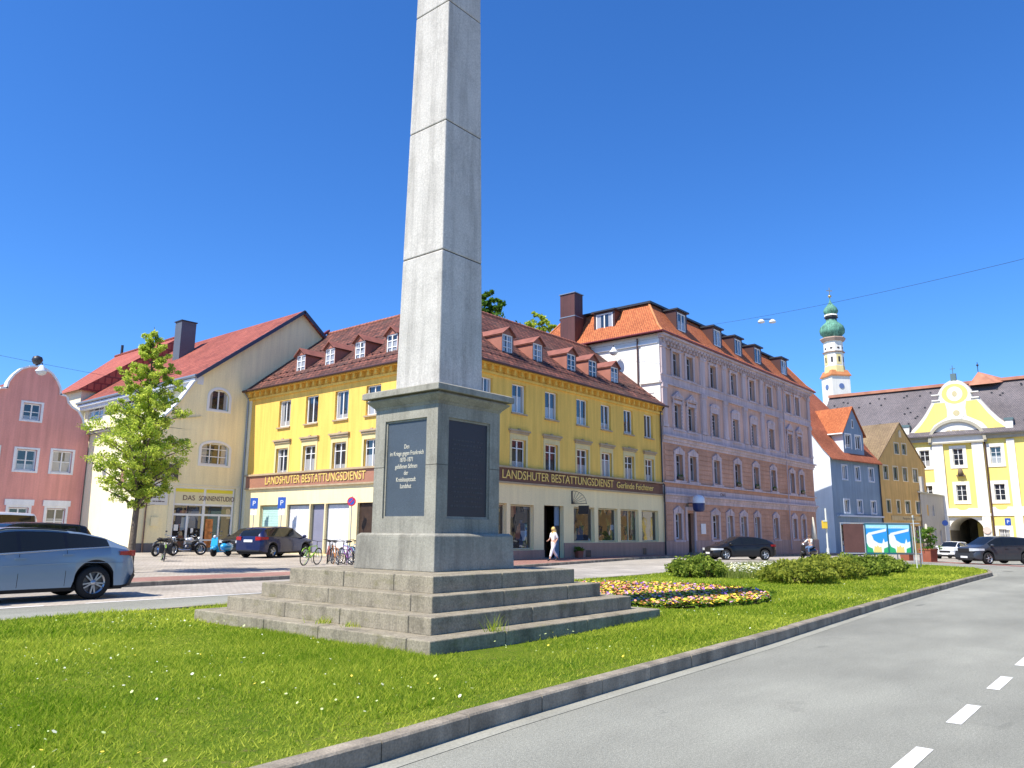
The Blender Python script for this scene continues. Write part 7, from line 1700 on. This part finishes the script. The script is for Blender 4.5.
# cafe benches and boxes by the ochre house
o=thing('cafe_table','low dark cafe table behind the blue posters','table',(62.5,17.5,G(62)),rad(-20)); b=MB(); b.box(-.5,.5,-.35,.35,.68,.72)
b.build('tabletop',M_wood,o)
for sx in (-.44,.44):
    for sy in (-.3,.3): b=MB(); b.box(sx-.03,sx+.03,sy-.03,sy+.03,0,.68); b.build('leg',M_dark,o)
planter('small reddish planted tub by the shop entrance of the yellow house',37.3,26.15,.36,.22,7)
# ------------------------------------------------------------------ catenary wires and hanging street lamps
def wire(nm,label,a,b,sag,r=.009):
    pts=[]; a=Vector(a); b=Vector(b)
    for i in range(17):
        t=i/16; p=a.lerp(b,t); p.z-=sag*4*t*(1-t); pts.append(p)
    m=MB(); m.path(pts,r,5); o=m.build(nm,M_dark); tag(o,label,'wire'); return pts
def bell(label,p,r=.32):
    o=thing('hanging_lamp',label,'street lamp',tuple(p)); b=MB(); b.tube((0,0,.0),(0,0,-.2),.03,n=6); b.build('hanger',M_dark,o)
    b=MB(); b.lathe([(.05,-.15),(.12,-.2),(.18,-.36),(r,-.5),(r,-.55)],(0,0,0),16); b.build('shade',plain('white_enamel',(.75,.77,.78),.35),o); b=MB(); b.lathe([(r*.9,-.54),(r*.8,-.66),(r*.4,-.76),(0,-.78)],(0,0,0),14); b.build('lamp_glass',plain('frosted_glass',(.6,.62,.62),.2),o)
wa=wire('overhead_wire','thin overhead wire crossing the sky from the orange roof to the right',(56.2,27.3,18.1),(29.9,-6.5,11.6),.5)
import bisect
def onwire(pts,px):
    for a,b in zip(pts,pts[1:]):
        if (a.x-px)*(b.x-px)<=0: return a.lerp(b,(px-a.x)/(b.x-a.x))
def twin(p):
    o=thing('hanging_lamp','pair of small white lamps hanging side by side on the overhead wire in the sky','street lamp',tuple(p),rad(-52))
    for x in (-.36,.36):
        b=MB(); b.lathe([(0,.0),(.08,-.02),(.2,-.12),(.23,-.18),(.2,-.24),(0,-.28)],(x,0,0),14); b.build('lamp_head',plain('white_enamel',(.75,.77,.78),.35),o)
    b=MB(); b.tube((-.4,0,.0),(.4,0,.0),.025,n=6); b.build('crossbar',M_dark,o)
twin((47.7,18.43,15.3))
wire('overhead_wire','thin overhead wire above the pink gabled house at the left edge',(4,52.5,12.6),(27,48.2,10.6),.35)
bell('white bell shaped street lamp hanging before the curved pink gable',(16.35,50.2,11.25))
wire('overhead_wire','short wire holding the white lamp beside the white side wall of the salmon house',(47.95,34,15.45),(46.4,24.0,14.9),.0)
bell('white bell shaped street lamp hanging against the white side wall of the salmon house',(47.3,29.9,15.2),.34)
# the row of houses across the road behind the camera side, seen in the shop windows

def opposite(x,w_,ze,zr,col,label,seed):
    r=random.Random(seed); o=thing('opposite_house',label,'building',(x,-12.4,0),math.pi,'houses along the near side of the street')
    n=max(3,int(w_/2.4)); ops=[]
    for k in range(n):
        u=(k+.5)*w_/n
        for z in np.arange(1.0,ze-2,3.1): ops.append((u-.55,u+.55,float(z),float(z)+1.7))
    b=MB(); wall(b,0,w_,-1,ze,ops,.2); b.build('front_wall',stucco('opp_'+label.split()[0],col),o)
    b=MB(); b.box(0,w_,.3,10,-1,ze); b.build('rear_walls',stucco('opp_'+label.split()[0],col),o)
    f=MB(); f.slab([(-.2,-.4,ze-.1),(w_+.2,-.4,ze-.1),(w_+.2,5,zr),(-.2,5,zr)],.15); f.slab([(-.2,5,zr),(w_+.2,5,zr),(w_+.2,10.3,ze),(-.2,10.3,ze)],.15); f.build('roof',M_redroof,o)
    for a,b_,c,d in ops: win(o,(a+b_)/2,c,1.08,1.68,'two',depth=.14)
for i,(x,w_,ze,zr,col,lab) in enumerate([(64,15,9.5,14,(.62,.30,.2),'terracotta coloured house across the street, nearest the camera side'),(79,14.6,12,16.5,(.78,.66,.38),'cream house across the street beside the terracotta one'),(93,13.6,10.5,15,(.55,.55,.52),'grey house across the street beside the cream one'),(108,14.6,12.5,17,(.75,.5,.2),'amber house across the street beside the grey one'),(122,13.6,10,15,(.7,.68,.62),'white house at the far end of the row across the street')]):
    opposite(x,w_,ze,zr,col,lab,i)
